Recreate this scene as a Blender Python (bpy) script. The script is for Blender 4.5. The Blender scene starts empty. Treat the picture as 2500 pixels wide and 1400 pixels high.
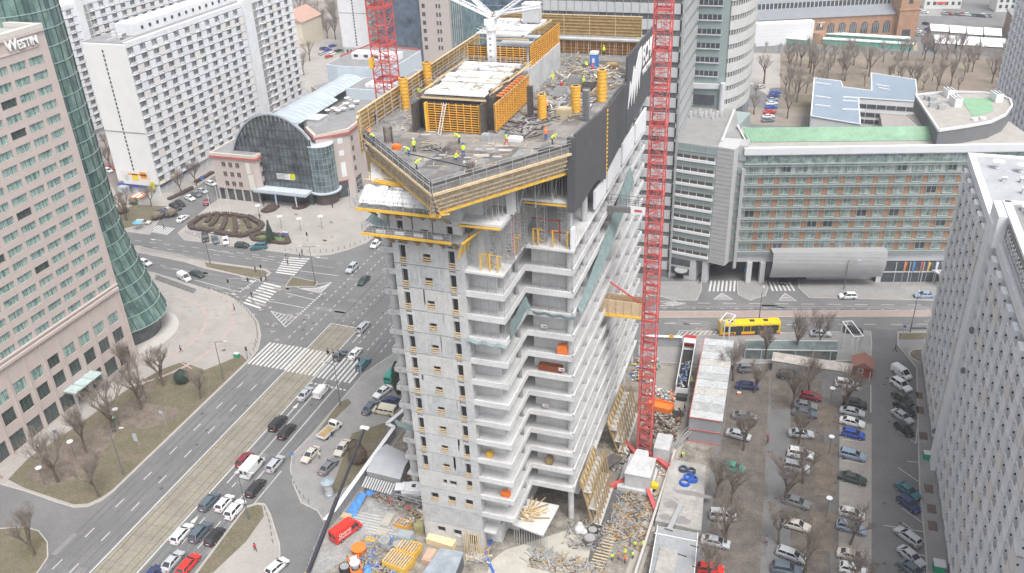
import bpy, math, random
from mathutils import Vector, Matrix
from math import sin, cos, pi, radians, sqrt, atan2
scene=bpy.context.scene
COL=scene.collection
RN=random.Random(11)
# ---------------- camera, sky, sun, exposure ----------------
FX,PITCH,ROLL,YAW,HC=2139.86,0.50249,0.042903,radians(19.6),105.0
def _axes():
    f=Vector((0,cos(PITCH),-sin(PITCH))); r=Vector((1,0,0)); d=f.cross(r)
    c,s=cos(ROLL),sin(ROLL)
    r2=r*c+d*s; d2=d*c-r*s
    g=lambda p: Vector((p.x*cos(YAW)-p.y*sin(YAW), p.x*sin(YAW)+p.y*cos(YAW), p.z))
    return g(r2),g(d2),g(f)
AR,AD,AF=_axes()
cam_d=bpy.data.cameras.new('camera'); cam=bpy.data.objects.new('camera',cam_d); COL.objects.link(cam)
m3=Matrix((AR,-AD,-AF)).transposed()
cam.matrix_world=Matrix.Translation((0,0,HC))@m3.to_4x4()
cam_d.sensor_width=36; cam_d.lens=FX/2500*36; cam_d.clip_start=1; cam_d.clip_end=5000
scene.camera=cam
def G(x,y,z=0.0):
    d=AR*((x-1250)/FX)+AD*((y-700)/FX)+AF
    t=(z-HC)/d.z
    return (d.x*t,d.y*t)
def GU(x,y,u):
    d=AR*((x-1250)/FX)+AD*((y-700)/FX)+AF; t=u/d.x
    return (d.x*t,d.y*t,HC+d.z*t)
w=bpy.data.worlds.new('World'); scene.world=w; w.use_nodes=True
nt=w.node_tree; bg=nt.nodes['Background']
sky=nt.nodes.new('ShaderNodeTexSky'); sky.sky_type='NISHITA'; sky.sun_disc=False
sky.sun_elevation=radians(62); sky.sun_rotation=radians(135); sky.dust_density=4; sky.ozone_density=0.5; sky.air_density=1
hs=nt.nodes.new('ShaderNodeHueSaturation'); hs.inputs['Saturation'].default_value=0.22
nt.links.new(sky.outputs[0],hs.inputs['Color']); nt.links.new(hs.outputs[0],bg.inputs[0]); bg.inputs[1].default_value=0.15
sl=bpy.data.lights.new('sun','SUN'); sl.energy=1.25; sl.angle=radians(28); sl.color=(1,.97,.93)
so=bpy.data.objects.new('sun',sl); COL.objects.link(so); so.location=(0,0,300)
az=radians(135); el=radians(62)
sd=Vector((sin(az)*cos(el),cos(az)*cos(el),sin(el)))
so.rotation_euler=sd.to_track_quat('Z','Y').to_euler()
scene.view_settings.view_transform='Standard'; scene.view_settings.look='None'; scene.view_settings.gamma=1
scene.view_settings.exposure=0.88
scene.cycles.max_bounces=5; scene.cycles.diffuse_bounces=3; scene.cycles.glossy_bounces=2; scene.cycles.transmission_bounces=2; scene.cycles.volume_bounces=0
scene.cycles.use_denoising=True
# ---------------- materials ----------------
MATS={}
def mat(name,col,rough=.85,metal=0.0,var=.12,scale=.6,spec=.3,var2=0,scale2=8.0,bump=0,emit=0,col2=None):
    if name in MATS: return MATS[name]
    m=bpy.data.materials.new(name); m.use_nodes=True; n=m.node_tree; b=n.nodes['Principled BSDF']
    b.inputs['Base Color'].default_value=(*col,1); b.inputs['Roughness'].default_value=rough
    b.inputs['Metallic'].default_value=metal; b.inputs['Specular IOR Level'].default_value=spec
    if var>0:
        tc=n.nodes.new('ShaderNodeTexCoord'); 
        def noise(s,det):
            t=n.nodes.new('ShaderNodeTexNoise'); t.inputs['Scale'].default_value=s; t.inputs['Detail'].default_value=det
            t.inputs['Roughness'].default_value=.65; n.links.new(tc.outputs['Object'],t.inputs['Vector']); return t
        t=noise(scale,6)
        r=n.nodes.new('ShaderNodeValToRGB'); r.color_ramp.elements[0].position=.3; r.color_ramp.elements[1].position=.7
        c2=col2 or col
        r.color_ramp.elements[0].color=(*[c*(1-var) for c in col],1); r.color_ramp.elements[1].color=(*[min(1,c*(1+var)) for c in c2],1)
        n.links.new(t.outputs['Fac'],r.inputs[0]); out=r.outputs[0]
        if var2>0:
            t2=noise(scale2,4); mx=n.nodes.new('ShaderNodeMixRGB'); mx.blend_type='MULTIPLY'; mx.inputs[0].default_value=1
            r2=n.nodes.new('ShaderNodeValToRGB'); r2.color_ramp.elements[0].position=.35; r2.color_ramp.elements[1].position=.65
            r2.color_ramp.elements[0].color=(1-var2,)*3+(1,); r2.color_ramp.elements[1].color=(1,1,1,1)
            n.links.new(t2.outputs['Fac'],r2.inputs[0]); n.links.new(out,mx.inputs[1]); n.links.new(r2.outputs[0],mx.inputs[2]); out=mx.outputs[0]
        n.links.new(out,b.inputs['Base Color'])
        if bump:
            bp=n.nodes.new('ShaderNodeBump'); bp.inputs['Strength'].default_value=bump; n.links.new(t.outputs['Fac'],bp.inputs['Height']); n.links.new(bp.outputs[0],b.inputs['Normal'])
    if emit: b.inputs['Emission Color'].default_value=(*col,1); b.inputs['Emission Strength'].default_value=emit
    MATS[name]=m; return m
asphalt=mat('asphalt',(.17,.17,.172),.9,var=.17,scale=.1,var2=.16,scale2=2.2)
asphalt2=mat('asphalt_old',(.17,.165,.16),.95,var=.2,scale=.12,var2=.2,scale2=1.1)
paving=mat('paving',(.34,.32,.3),.9,var=.12,scale=.15,var2=.12,scale2=2.5)
paving2=mat('paving_grey',(.27,.265,.26),.9,var=.15,scale=.2,var2=.12,scale2=2)
kerbm=mat('kerb_stone',(.38,.36,.34),.9,var=.1)
slabs=mat('tram_slab',(.27,.25,.205),.95,var=.16,scale=.25,var2=.25,scale2=2.2)
rust=mat('rust_steel',(.12,.09,.07),.7,var=.3,scale=2)
paint=mat('road_paint',(.64,.635,.62),.8,var=.14,scale=1.5,var2=.32,scale2=5)
grassm=mat('lawn',(.19,.185,.105),1,var=.28,scale=.35,var2=.35,scale2=3,col2=(.16,.13,.1))
soil=mat('bare_soil',(.2,.165,.135),1,var=.3,scale=.5,var2=.35,scale2=3)
mud=mat('mud',(.21,.175,.14),1,var=.35,scale=.5,var2=.35,scale2=2.5,col2=(.3,.28,.25))
conc=mat('concrete',(.5,.505,.51),.85,var=.16,scale=.45,var2=.16,scale2=2.5)
concb=mat('concrete_b',(.45,.46,.47),.85,var=.18,scale=.5,var2=.18,scale2=2.2)
concc=mat('concrete_c',(.52,.515,.505),.85,var=.14,scale=.4,var2=.15,scale2=3)
conc2=mat('concrete_slab',(.58,.58,.58),.85,var=.13,scale=.35,var2=.12,scale2=2.5)
concd=mat('concrete_dark',(.3,.3,.3),.9,var=.16,scale=.4,var2=.15,scale2=3)
white=mat('white_render',(.72,.73,.75),.8,var=.05,scale=.3,var2=.05,scale2=2)
offw=mat('grey_render',(.5,.51,.53),.85,var=.08,scale=.4)
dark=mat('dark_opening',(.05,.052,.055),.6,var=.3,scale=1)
dglass=mat('dark_glass',(.06,.07,.08),.12,var=.3,scale=.7,spec=.8)
black=mat('black_rubber',(.03,.03,.03),.8,var=0)
steel=mat('galvanised_steel',(.42,.43,.44),.5,metal=.3,var=.1,scale=3)
yform=mat('formwork_yellow',(.7,.43,.07),.6,var=.15,scale=2)
wood=mat('timber',(.6,.47,.3),.85,var=.2,scale=2,var2=.2,scale2=9)
wood2=mat('old_timber',(.42,.3,.15),.9,var=.25,scale=2,var2=.25,scale2=7)
ply=mat('plywood_film',(.1,.09,.085),.5,var=.3,scale=1.2)
redm=mat('crane_red',(.56,.11,.105),.6,var=.25,scale=1.2,var2=.15,scale2=6)
bluem=mat('tarp_blue',(.06,.2,.55),.5,var=.2,scale=2)
orangem=mat('orange_paint',(.75,.2,.04),.6,var=.15,scale=2)
greyroof=mat('roof_felt',(.25,.25,.255),.95,var=.14,scale=.3,var2=.12,scale2=2)
# ---------------- mesh helper ----------------
class MB:
    def __init__(s,ox=0,oy=0,ang=0,oz=0):
        s.v=[];s.f=[];s.mi=[];s.o=(ox,oy,oz);s.c=cos(ang);s.s=sin(ang)
    def T(s,p):
        x,y,z=p; return (s.o[0]+x*s.c-y*s.s, s.o[1]+x*s.s+y*s.c, s.o[2]+z)
    def poly(s,pts,m=0):
        b=len(s.v); s.v+= [s.T(p) for p in pts]; s.f.append(tuple(range(b,b+len(pts)))); s.mi.append(m)
    def box(s,x0,y0,z0,x1,y1,z1,m=0):
        b=len(s.v)
        for z in (z0,z1):
            for p in ((x0,y0),(x1,y0),(x1,y1),(x0,y1)): s.v.append(s.T((p[0],p[1],z)))
        for f in ((3,2,1,0),(4,5,6,7),(0,1,5,4),(1,2,6,5),(2,3,7,6),(3,0,4,7)): s.f.append(tuple(b+i for i in f)); s.mi.append(m)
    def cbox(s,x,y,z,a,bb,h,m=0): s.box(x-a/2,y-bb/2,z,x+a/2,y+bb/2,z+h,m)
    def prism(s,poly,z0,z1,m=0,mt=None):
        n=len(poly); b=len(s.v)
        A=sum(poly[i][0]*poly[(i+1)%n][1]-poly[(i+1)%n][0]*poly[i][1] for i in range(n))
        if A<0: poly=poly[::-1]
        for z in (z0,z1):
            for p in poly: s.v.append(s.T((p[0],p[1],z)))
        s.f.append(tuple(b+n+i for i in range(n))); s.mi.append(m if mt is None else mt)
        s.f.append(tuple(b+n-1-i for i in range(n))); s.mi.append(m)
        for i in range(n):
            j=(i+1)%n; s.f.append((b+i,b+j,b+n+j,b+n+i)); s.mi.append(m)
    def bar(s,a,b_,w,h=None,m=0,w2=None,n=4):
        a=Vector(a);c=Vector(b_);d=c-a
        if d.length<1e-6: return
        d.normalize(); up=Vector((0,0,1)) if abs(d.z)<.95 else Vector((1,0,0))
        x=d.cross(up).normalized(); y=x.cross(d); h=h or w; w2=w2 if w2 is not None else 1
        b=len(s.v)
        for P,k in ((a,1),(c,w2)):
            for i in range(n):
                t=2*pi*(i+.5)/n; q=P+x*(cos(t)*w*k/(2*cos(pi/n)))+y*(sin(t)*h*k/(2*cos(pi/n))); s.v.append(s.T(q))
        for i in range(n):
            j=(i+1)%n; s.f.append((b+i,b+j,b+n+j,b+n+i)); s.mi.append(m)
        s.f.append(tuple(b+n-1-i for i in range(n)));s.mi.append(m); s.f.append(tuple(b+n+i for i in range(n)));s.mi.append(m)
    def cyl(s,x,y,z0,z1,r,n=14,m=0,r2=None):
        r2=r if r2 is None else r2; b=len(s.v)
        for z,k in ((z0,r),(z1,r2)):
            for i in range(n): s.v.append(s.T((x+cos(2*pi*i/n)*k,y+sin(2*pi*i/n)*k,z)))
        for i in range(n):
            j=(i+1)%n; s.f.append((b+i,b+j,b+n+j,b+n+i)); s.mi.append(m)
        s.f.append(tuple(b+n-1-i for i in range(n)));s.mi.append(m); s.f.append(tuple(b+n+i for i in range(n)));s.mi.append(m)
    def ball(s,x,y,z,r,m=0,n=10,k=6,sz=1):
        b=len(s.v)
        for i in range(k+1):
            t=pi*i/k
            for j in range(n): s.v.append(s.T((x+r*sin(t)*cos(2*pi*j/n),y+r*sin(t)*sin(2*pi*j/n),z+r*cos(t)*sz)))
        for i in range(k):
            for j in range(n):
                jj=(j+1)%n; s.f.append((b+i*n+j,b+(i+1)*n+j,b+(i+1)*n+jj,b+i*n+jj)); s.mi.append(m)
    def build(s,name,mats,parent=None,smooth=False,**props):
        if not isinstance(mats,(list,tuple)): mats=[mats]
        L=Vector((0,0,0))
        if parent is not None:
            p=parent
            while p is not None: L+=p.location; p=p.parent
        me=bpy.data.meshes.new(name); me.from_pydata([(v[0]-L.x,v[1]-L.y,v[2]-L.z) for v in s.v],[],s.f)
        for m in mats: me.materials.append(m)
        me.polygons.foreach_set('material_index',s.mi)
        if smooth: me.polygons.foreach_set('use_smooth',[True]*len(me.polygons))
        me.update(); o=bpy.data.objects.new(name,me); COL.objects.link(o)
        if parent is not None: o.parent=parent
        for k,v in props.items(): o[k]=v
        return o
def top(name,label,cat,loc=(0,0,0),group=None):
    o=bpy.data.objects.new(name,None); o.empty_display_size=.5; COL.objects.link(o); o.location=(*loc[:2],loc[2] if len(loc)>2 else 0)
    o['label']=label; o['category']=cat
    if group: o['group']=group
    return o
def struct(mb,name,mats): return mb.build(name,mats,kind='structure')
def tag(o,label,cat,group=None):
    o['label']=label;o['category']=cat
    if group:o['group']=group
    return o
def copy_tree(o,parent=None):
    c=o.copy(); COL.objects.link(c); c.parent=parent
    for ch in o.children: copy_tree(ch,c)
    return c
def objmat(o,i,m):
    o.material_slots[i].link='OBJECT'; o.material_slots[i].material=m
def text_mesh(name,txt,size,mat_,parent,loc,xdir,ydir,extr=.05,sx=1.0,bold=0.0):
    cu=bpy.data.curves.new(name,'FONT'); cu.body=txt; cu.size=size; cu.extrude=extr; cu.offset=bold; cu.align_x='LEFT'
    to=bpy.data.objects.new(name,cu); COL.objects.link(to)
    dg=bpy.context.evaluated_depsgraph_get(); me=bpy.data.meshes.new_from_object(to.evaluated_get(dg))
    bpy.data.objects.remove(to)
    X=Vector(xdir).normalized()*sx; Y=Vector(ydir).normalized(); Z=X.normalized().cross(Y)
    M=Matrix((X,Y,Z)).transposed().to_4x4()
    me.transform(M); me.materials.clear(); me.materials.append(mat_)
    for p in me.polygons: p.material_index=0
    o=bpy.data.objects.new(name,me); COL.objects.link(o); o.parent=parent
    L=Vector((0,0,0)); p=parent
    while p is not None: L+=p.location; p=p.parent
    o.location=Vector(loc)-L
    return o
def lerp(a,b,t): return tuple(a[i]+(b[i]-a[i])*t for i in range(len(a)))

ORD=['first','second','third','fourth','fifth','sixth','seventh','eighth','ninth','tenth','eleventh','twelfth','thirteenth','fourteenth','fifteenth','sixteenth','seventeenth','eighteenth','nineteenth','twentieth','twenty-first','twenty-second','twenty-third','twenty-fourth','twenty-fifth','twenty-sixth','twenty-seventh','twenty-eighth','twenty-ninth','thirtieth']
def ordn(i): return ORD[i] if i<len(ORD) else ORD[i%len(ORD)]
# ---------------- ground and roads ----------------
mb=MB(); mb.poly([(-1500,-300,0),(1500,-300,0),(1500,2500,0),(-1500,2500,0)]); struct(mb,'ground',asphalt)
def slab(pts,name,m,z=.12,px=True,z0=0.0,edge=True):
    P=[G(*p) if px else p for p in pts]
    mb=MB(); mb.prism(P,z0,z,0); o=struct(mb,name,m)
    if edge:
        k=MB(); n=len(P)
        for i in range(n):
            a,b=P[i],P[(i+1)%n]
            k.bar((a[0],a[1],z-.04),(b[0],b[1],z-.04),.22,.14)
        struct(k,'kerb',kerbm)
    return o
def patch(pts,name,m,z,px=True):
    P=[G(*p) if px else p for p in pts]
    mb=MB(); mb.poly([(p[0],p[1],z) for p in P]); return struct(mb,name,m)
# west plaza
slab([(375,667),(450,690),(520,712),(566,727),(604,755),(630,787),(637,820),(630,855),(610,880),(586,904),(275,1203),(250,1222),(215,1238),(180,1240),(140,1228),(60,1200),(0,1183),(-500,1010),(-500,560),(250,640)],'pavement_west_plaza',paving)
patch([(20,1172),(70,1120),(190,1040),(300,960),(390,905),(445,885),(500,905),(590,868),(603,882),(275,1197),(248,1216),(215,1231),(180,1233),(140,1220),(60,1193)],'lawn_west',grassm,.126)
patch([(60,1165),(110,1110),(230,1050),(330,975),(400,905),(350,985),(300,1040),(250,1110),(180,1180),(110,1190)],'bare_soil_under_trees',soil,.132)
patch([(300,1000),(360,985),(440,1000),(420,1030),(350,1050),(290,1040)],'bare_soil_patch',soil,.133)
def ring(cx,cy,r0,r1,a0,a1,z,name,m,n=40):
    mb=MB()
    for i in range(n):
        a=a0+(a1-a0)*i/n;b=a0+(a1-a0)*(i+1)/n
        mb.poly([(cx+cos(a)*r0,cy+sin(a)*r0,z),(cx+cos(a)*r1,cy+sin(a)*r1,z),(cx+cos(b)*r1,cy+sin(b)*r1,z),(cx+cos(b)*r0,cy+sin(b)*r0,z)])
    return struct(mb,name,m)
redpav=mat('red_paving',(.38,.3,.28),.9,var=.1)
ring(-144.3,136,17.3,18.0,-1.4,1.6,.128,'paving_band_inner',redpav)
ring(-144.3,136,23.5,24.2,-.9,1.3,.128,'paving_band_outer',redpav)
lp=mat('light_paving',(.45,.43,.41),.9,var=.06)
ring(-144.3,136,0.1,11.4,0,2*pi,.13,'paving_disc',lp)
mb=MB()
for a in (-.35,.0,.35,.7,1.05): mb.bar((-144.3+cos(a)*11.5,136+sin(a)*11.5,.1),(-144.3+cos(a)*26,136+sin(a)*26,.1),.3,.06)
struct(mb,'paving_rays',redpav)
# south-west island
slab([(-200,1300),(0,1292),(60,1288),(95,1298),(116,1325),(117,1362),(95,1395),(60,1440),(-200,1600)],'pavement_island',grassm)
# east pavement by site
slab([(888,914),(764,1060),(714,1111),(709,1146),(716,1182),(736,1229),(775,1248),(804,1296),(900,1180),(1020,1000),(1200,860),(1200,700),(1040,690),(985,850),(930,885)],'pavement_east',paving2)
patch([(860,1060),(935,1035),(975,1035),(890,1160),(800,1220),(830,1140),(845,1090)],'lawn_by_hoarding',grassm,.127)
patch([(828,984),(850,975),(858,985),(800,1042),(770,1066)],'verge_strip',grassm,.127)
slab([(600,1239),(628,1230),(646,1232),(660,1257),(671,1293),(682,1328),(684,1353),(678,1410),(640,1500),(380,1500),(478,1400)],'pavement_south',paving)
patch([(600,1243),(628,1234),(640,1236),(645,1262),(600,1325),(520,1400),(480,1405)],'verge_south',grassm,.127)
# north plaza
K=[(-163,182.4),(-122.4,182.4),G(803,623.6),G(852,610.7),G(893.6,594.6),G(913,578.6),(-109.4,200),(-109.4,420),(-171,420),(-171,205),(-168,186)]
slab(K,'pavement_north_plaza',paving,px=False)
slab([(-420,182.4),G(365,574),G(384,545),(-185,205),(-185,420),(-420,420)],'pavement_by_block',paving,px=False)
patch([(384,540),(300,560),(290,520),(330,500),(400,505),(440,500),(430,520)],'verge_bushes',grassm,.127)
# medians
slab([(330,601),(450,627),(500,638),(650,659),(662,668),(640,688),(615,681),(500,657),(450,641),(330,617)],'median_strip',paving,z=.14)
patch([(500,642),(645,662),(655,668),(636,684),(560,666),(505,653)],'median_lawn',grassm,.147)
slab([(713,677),(775,690),(771,701),(697,701)],'traffic_island',grassm,z=.14)
# right-hand street
slab([(1500,738),(1600,722),(1640,733),(1700,735),(1712,710),(1712,690),(1500,690)],'pavement_by_office',paving2)
slab([(1800,705),(1803,722),(1830,735),(1868,722),(1875,705),(1870,688),(1800,688)],'pavement_refuge',paving2)
slab([(1950,705),(1975,728),(2300,735),(2500,738),(2500,640),(1950,672)],'pavement_by_hotel',paving2)
slab([(1560,762),(2600,758),(2600,772),(1560,777)],'median_strip_east',mat('median_pink',(.32,.25,.23),.9,var=.1),z=.13)
slab([(1560,832),(1640,836),(1700,820),(2020,812),(2125,810),(2128,835),(2125,880),(1800,890),(1560,885)],'pavement_site_front',paving2)
slab([(2192,812),(2400,806),(2400,815),(2500,880),(2350,1500),(2265,1400),(2245,1190),(2240,1000),(2238,900),(2192,845)],'pavement_by_tower_block',paving2)
patch([(2194,816),(2400,811),(2400,828),(2194,831)],'verge_east',grassm,.128)
# parking surfaces
patch([(1790,880),(2110,850),(2128,900),(2128,1700),(1650,1700),(1740,1200)],'parking_ground',asphalt2,.006)
patch([(1930,1000),(1880,1000),(1870,1400),(1850,1650),(1930,1650)],'parking_lane',asphalt,.012)
gravelm=mat('worn_earth',(.16,.14,.125),1,var=.3,scale=.4,var2=.35,scale2=3)
patch([(1790,900),(1880,890),(1875,1000),(1855,1400),(1840,1650),(1680,1650),(1745,1200)],'earth_strip_west',gravelm,.014)
patch([(1880,840),(2000,830),(2040,1650),(1895,1650),(1905,1200),(1880,960)],'earth_strip_middle',gravelm,.010)
patch([(1995,990),(2045,990),(2048,1050),(2000,1050)],'flower_bed',soil,.02)
patch([(1992,1085),(2045,1080),(2040,1212),(1988,1208)],'flower_bed_middle',soil,.02)
patch([(1985,1252),(2040,1250),(2036,1345),(1984,1345)],'flower_bed_south',soil,.02)
patch([(2050,1040),(2128,1035),(2128,1400),(2128,1650),(2045,1650)],'paver_strip',mat('pavers',(.33,.31,.28),.95,var=.12,scale=.8,var2=.2,scale2=3),.018)
patch([(1500,890),(1640,880),(1700,800),(1800,820),(1745,1090),(1680,1400),(1600,1700),(1000,1700),(745,1400),(890,1060),(1000,975),(1060,900)],'site_ground',mud,.008)
# ---------------- markings ----------------
mk=MB()
MZ=.012
def ln(a,b,w=.18,z=None):
    z=z or MZ; a=Vector(a);b=Vector(b);d=(b-a).normalized();n=Vector((-d.y,d.x))*w/2
    mk.poly([(*(a+n),z),(*(a-n),z),(*(b-n),z),(*(b+n),z)])
def pl(x0,y0,x1,y1,w=.18): ln(G(x0,y0),G(x1,y1),w)
def dash(a,b,w,on,off,z=None):
    a=Vector(a);b=Vector(b);L=(b-a).length;d=(b-a).normalized();t=0
    while t<L: ln(a+d*t,a+d*min(L,t+on),w,z); t+=on+off
def pd(x0,y0,x1,y1,w=.18,on=1.5,off=2.5): dash(G(x0,y0),G(x1,y1),w,on,off)
MZ=.03
ln((-99.6,20),(-99.6,152.3),.22); ln((-92.2,20),(-92.2,151.3),.22); ln((-99.6,152.3),(-92.2,152),.22)
ln((-86.0,92),(-86.0,132),.18); ln((-89.2,100),(-89.2,134.5),.16)
dash((-102.8,20),(-102.8,128),.16,2.2,5.2); dash((-106.1,20),(-106.1,128),.16,2.2,5.2)
dash((-86.0,20),(-86.0,92),.16,1.6,3.2); dash((-89.2,20),(-89.2,98),.16,1.6,3.2); ln((-82.9,20),(-82.9,103),.14)
# zebra over the boulevard
for i in range(19):
    u=-109.0+i*1.0
    if u<-99.7: ln((u,132.2-(u+109)*.0),(u,141.2),.5)
for i in range(7): ln((-98.9+i*1.02,131.8),(-98.9+i*1.02,141.0),.5,.045)
for i in range(8):
    u=-91.4+i*1.05; ln((u,131.5),(u,140.0),.5)
dash((-92.0,129.4),(-83.0,129.0),.45,.55,.45)
for u in (-106.1,-102.8,-97.2,-94.6,-89.2,-86.0,-82.8): dash((u,144 if u<-99 or u>-92 else 153.5),(u,215),.18,1.0,1.2)
# arrows on the boulevard
def arrow(u,v,a,L=4.0,w=.2):
    c,s=cos(a),sin(a); q=lambda x,y:(u+x*c-y*s,v+x*s+y*c,MZ+.004)
    mk.poly([q(0,-w/2),q(L*.62,-w/2),q(L*.62,w/2),q(0,w/2)]); mk.poly([q(L*.6,-.45),q(L,0),q(L*.6,.45)])
for u,v in ((-90.7,118.0),(-90.7,146.0),(-90.7,97.5),(-90.6,84.5)): arrow(u,v,pi/2,4.5)
# cross street, west arm
pd(330,588,770,640,.16,2.2,2.6); pd(340,572,770,617,.14,.01,50)
pd(520,612,700,640,.14,7,6); pd(335,600,690,642,.14,2.0,3.0)
pl(600,583,758,607,.01)
for (x0,y0,x1,y1) in ((498,645,605,682),(475,684,585,714),(700,716,768,733),(654,735,742,752),(733,662,826,674)): pl(x0,y0,x1,y1,.18)
pl(452,655,480,640,.01); pd(360,640,460,665,.14,2.2,2.6); pd(345,650,440,674,.14,.01,60)
for (x,y,a) in ((560,582,pi),(680,602,pi),(395,588,pi),(800,632,pi),(545,715,0),(590,684,0)): arrow(*G(x,y),a,4.2)
pd(585,714,626,684,.4,.6,.4)
# zebras west arm: given by quad corners
def zebra(a,b,c,d,n,f=.5):
    A,B,C_,D=[Vector(G(*p)) for p in (a,b,c,d)]   # a->b one kerb side edge, d->c the other; stripes run a->d
    for i in range(n):
        t=i/n;t2=(i+f)/n
        p=[A.lerp(B,t),A.lerp(B,t2),D.lerp(C_,t2),D.lerp(C_,t)]
        mk.poly([(*q,MZ) for q in p])
zebra((696,628),(671,669),(716,676),(757,632),8)
zebra((645,690),(588,743),(632,758),(687,700),9)
zebra((386,552),(366,567),(408,572),(430,558),1,.01)
for i in range(8):
    t=i/8; a=Vector(G(366,567)).lerp(Vector(G(412,575)),t); b=Vector(G(386,551)).lerp(Vector(G(430,559)),t); ln(a,b,.5)
# hatched triangles
def hatch(pts,n,w=.25):
    P=[Vector(G(*p)) for p in pts]
    for i in range(len(P)): ln(P[i],P[(i+1)%len(P)],.18)
    for i in range(1,n): ln(P[0].lerp(P[1],i/n),P[0].lerp(P[2],i/n) if len(P)==3 else P[3].lerp(P[2],i/n),w)
hatch([(661,760),(697,799),(722,776)],7)
hatch([(782,716),(810,690),(722,700),(735,706)],1); hatch([(735,705),(782,714),(808,691),(775,702)],9)
pd(722,776,788,716,.5,.5,.45)
# right-hand street markings
hatch([(1763,716),(1743,731),(1789,732)],5); hatch([(1916,716),(1902,734),(1944,735)],5)
for i in range(5): pl(1618+i*5,742+i*1.5,1650+i*6,737+i*1.2,.2)
pl(1612,737,1650,735,.16); pl(1612,747,1652,746,.16)
for i in range(7): pl(1740+i*9.5-3,686,1732+i*10,712,.45)
for i in range(6): pl(1879+i*9.5,689,1887+i*10.5,711,.45)
for i in range(9): pl(1815+i*7,724+4*sin(i/8*pi),1806+i*7.2,719+12*sin(i/8*pi),.15)
pd(1640,740,2300,746,.16,3,3); pd(1640,748,2300,751,.14,6,1.5); pd(1620,753,2290,757,.14,.8,2.5); pd(1560,790,1745,791,.16,2.5,3.2); pd(1920,793,2290,792,.16,2.5,3.2)
pl(1560,823,1750,806,.01); 
for i in range(9):
    x=1652+i*12; pl(x,824-i*.3,x+16,811-i*.25,.22)
pl(1648,824,1660,810,.18); pl(1655,808,1920,813,.16); pl(1790,823,2128,826,.12)
for (x,y) in ((1905,812),(1880,812),(1855,813),(1830,813)): pl(x,y+6,x+12,y+1,.15)
# parking bay lines
for (x0,y0,x1,y1) in ((2193,1143,2242,1176),(2202,1241,2252,1277),(2203,1276,2224,1291),(2157,1283,2300,1306),(2192,1053,2236,1083),(2240,1040,2236,1083),(2242,1129,2263,1400),(2215,1127,2242,1129),(2228,1352,2300,1366),(2240,1355,2265,1420),(2058,1073,2112,1081),(2058,1125,2112,1134),(2058,1018,2100,1022),(2126,940,2126,1008),(2035,948,2100,954),(2036,938,2040,946),(2096,945,2104,950)): pl(x0,y0,x1,y1,.13)
mk.build('road_markings',paint,kind='structure')
# tram bed
tb=MB(); tr=MB()
for v0,v1 in ((20,152),(230,420)):
    k=0;v=v0
    while v<v1:
        for j in range(4):
            u=-99.3+j*1.72; tb.box(u+.02,v+.02,.0,u+1.70,min(v1,v+2.9)-.03,.02+.006*((k*7+j*3)%4))
        v+=2.95;k+=1
struct(tb,'tram_track_slabs',slabs)
for u in (-98.55,-97.1,-94.75,-93.3): tr.box(u-.05,20,.0,u+.05,420,.052)
struct(tr,'tram_rails',rust)
mb=MB()
for (x,y) in ((2243,967),(2246,1003),(2254,1066),(2262,1115),(2267,1195),(2274,1244),(2277,1286)):
    u,v=G(x,y); mb.box(u-.7,v-1.1,.12,u+.7,v+1.1,.15)
struct(mb,'ground_basement_hatches',mat('hatch_brown',(.13,.1,.09),.9,var=.2))

# wear on the roads
RN.seed(17); wr=[MB(),MB(),MB()]
wm_=[mat('asphalt_wheel_track',(.135,.135,.138),.85,var=.12,scale=.3,var2=.1,scale2=3),mat('asphalt_repair',(.21,.21,.205),.95,var=.1,scale=.5,var2=.12,scale2=3),mat('asphalt_seam',(.09,.09,.09),.9,var=.1)]
for u in (-108.3,-106.9,-105.0,-103.6,-101.8,-100.4,-91.4,-90.0,-88.3,-86.9,-85.0,-83.6):
    v=20
    while v<128: L_=RN.uniform(9,30); wr[0].poly([(u-.22,v,.006),(u+.22,v,.006),(u+.26,v+L_,.006),(u-.2,v+L_,.006)]); v+=L_+RN.uniform(0,4)
for v0,v1 in ((176,181),(163,172)):
    for k in range(5):
        v=v0+(v1-v0)*k/4; wr[0].poly([(-165,v-.2,.006),(-112,v-.2,.006),(-112,v+.25,.006),(-165,v+.2,.006)])
for i in range(46):
    a=RN.random()<.5; u=RN.uniform(-109,-83) if a else RN.uniform(-160,-84); v=RN.uniform(60,178) if a else RN.uniform(150,180); l,w_=(RN.uniform(1,9),RN.uniform(.5,1.6)); 
    if -99.6<u<-92: continue
    (l,w_)=(w_,l) if a else (l,w_); wr[1].poly([(u,v,.009),(u+l,v,.009),(u+l,v+w_,.009),(u,v+w_,.009)])
for i in range(46):
    u=RN.uniform(-109,-83); v=RN.uniform(30,180)
    if -99.6<u<-92: continue
    c=[(u+cos(k*pi/6)*.38,v+sin(k*pi/6)*.38,.014) for k in range(12)]; wr[2].poly(c)
for u in (-104.5,-87.6,-101.2):
    v=25;x=u
    while v<128: nx=u+RN.uniform(-.12,.12); wr[2].poly([(x-.03,v,.013),(x+.03,v,.013),(nx+.03,v+3,.013),(nx-.03,v+3,.013)]); v+=3;x=nx
for i in range(30):
    u,v=G(RN.uniform(1620,2280),RN.uniform(742,760) if RN.random()<.5 else RN.uniform(780,806)); wr[1].poly([(u,v,.009),(u+RN.uniform(2,9),v+.8,.009),(u+RN.uniform(2,8),v+1.6,.009),(u,v+.8,.009)])
for i in range(40):
    u,v=G(RN.uniform(1860,2250),RN.uniform(880,1400)); wr[2].poly([(u+cos(k*pi/4)*RN.uniform(.2,.5),v+sin(k*pi/4)*RN.uniform(.2,.4),.022) for k in range(8)])
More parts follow.
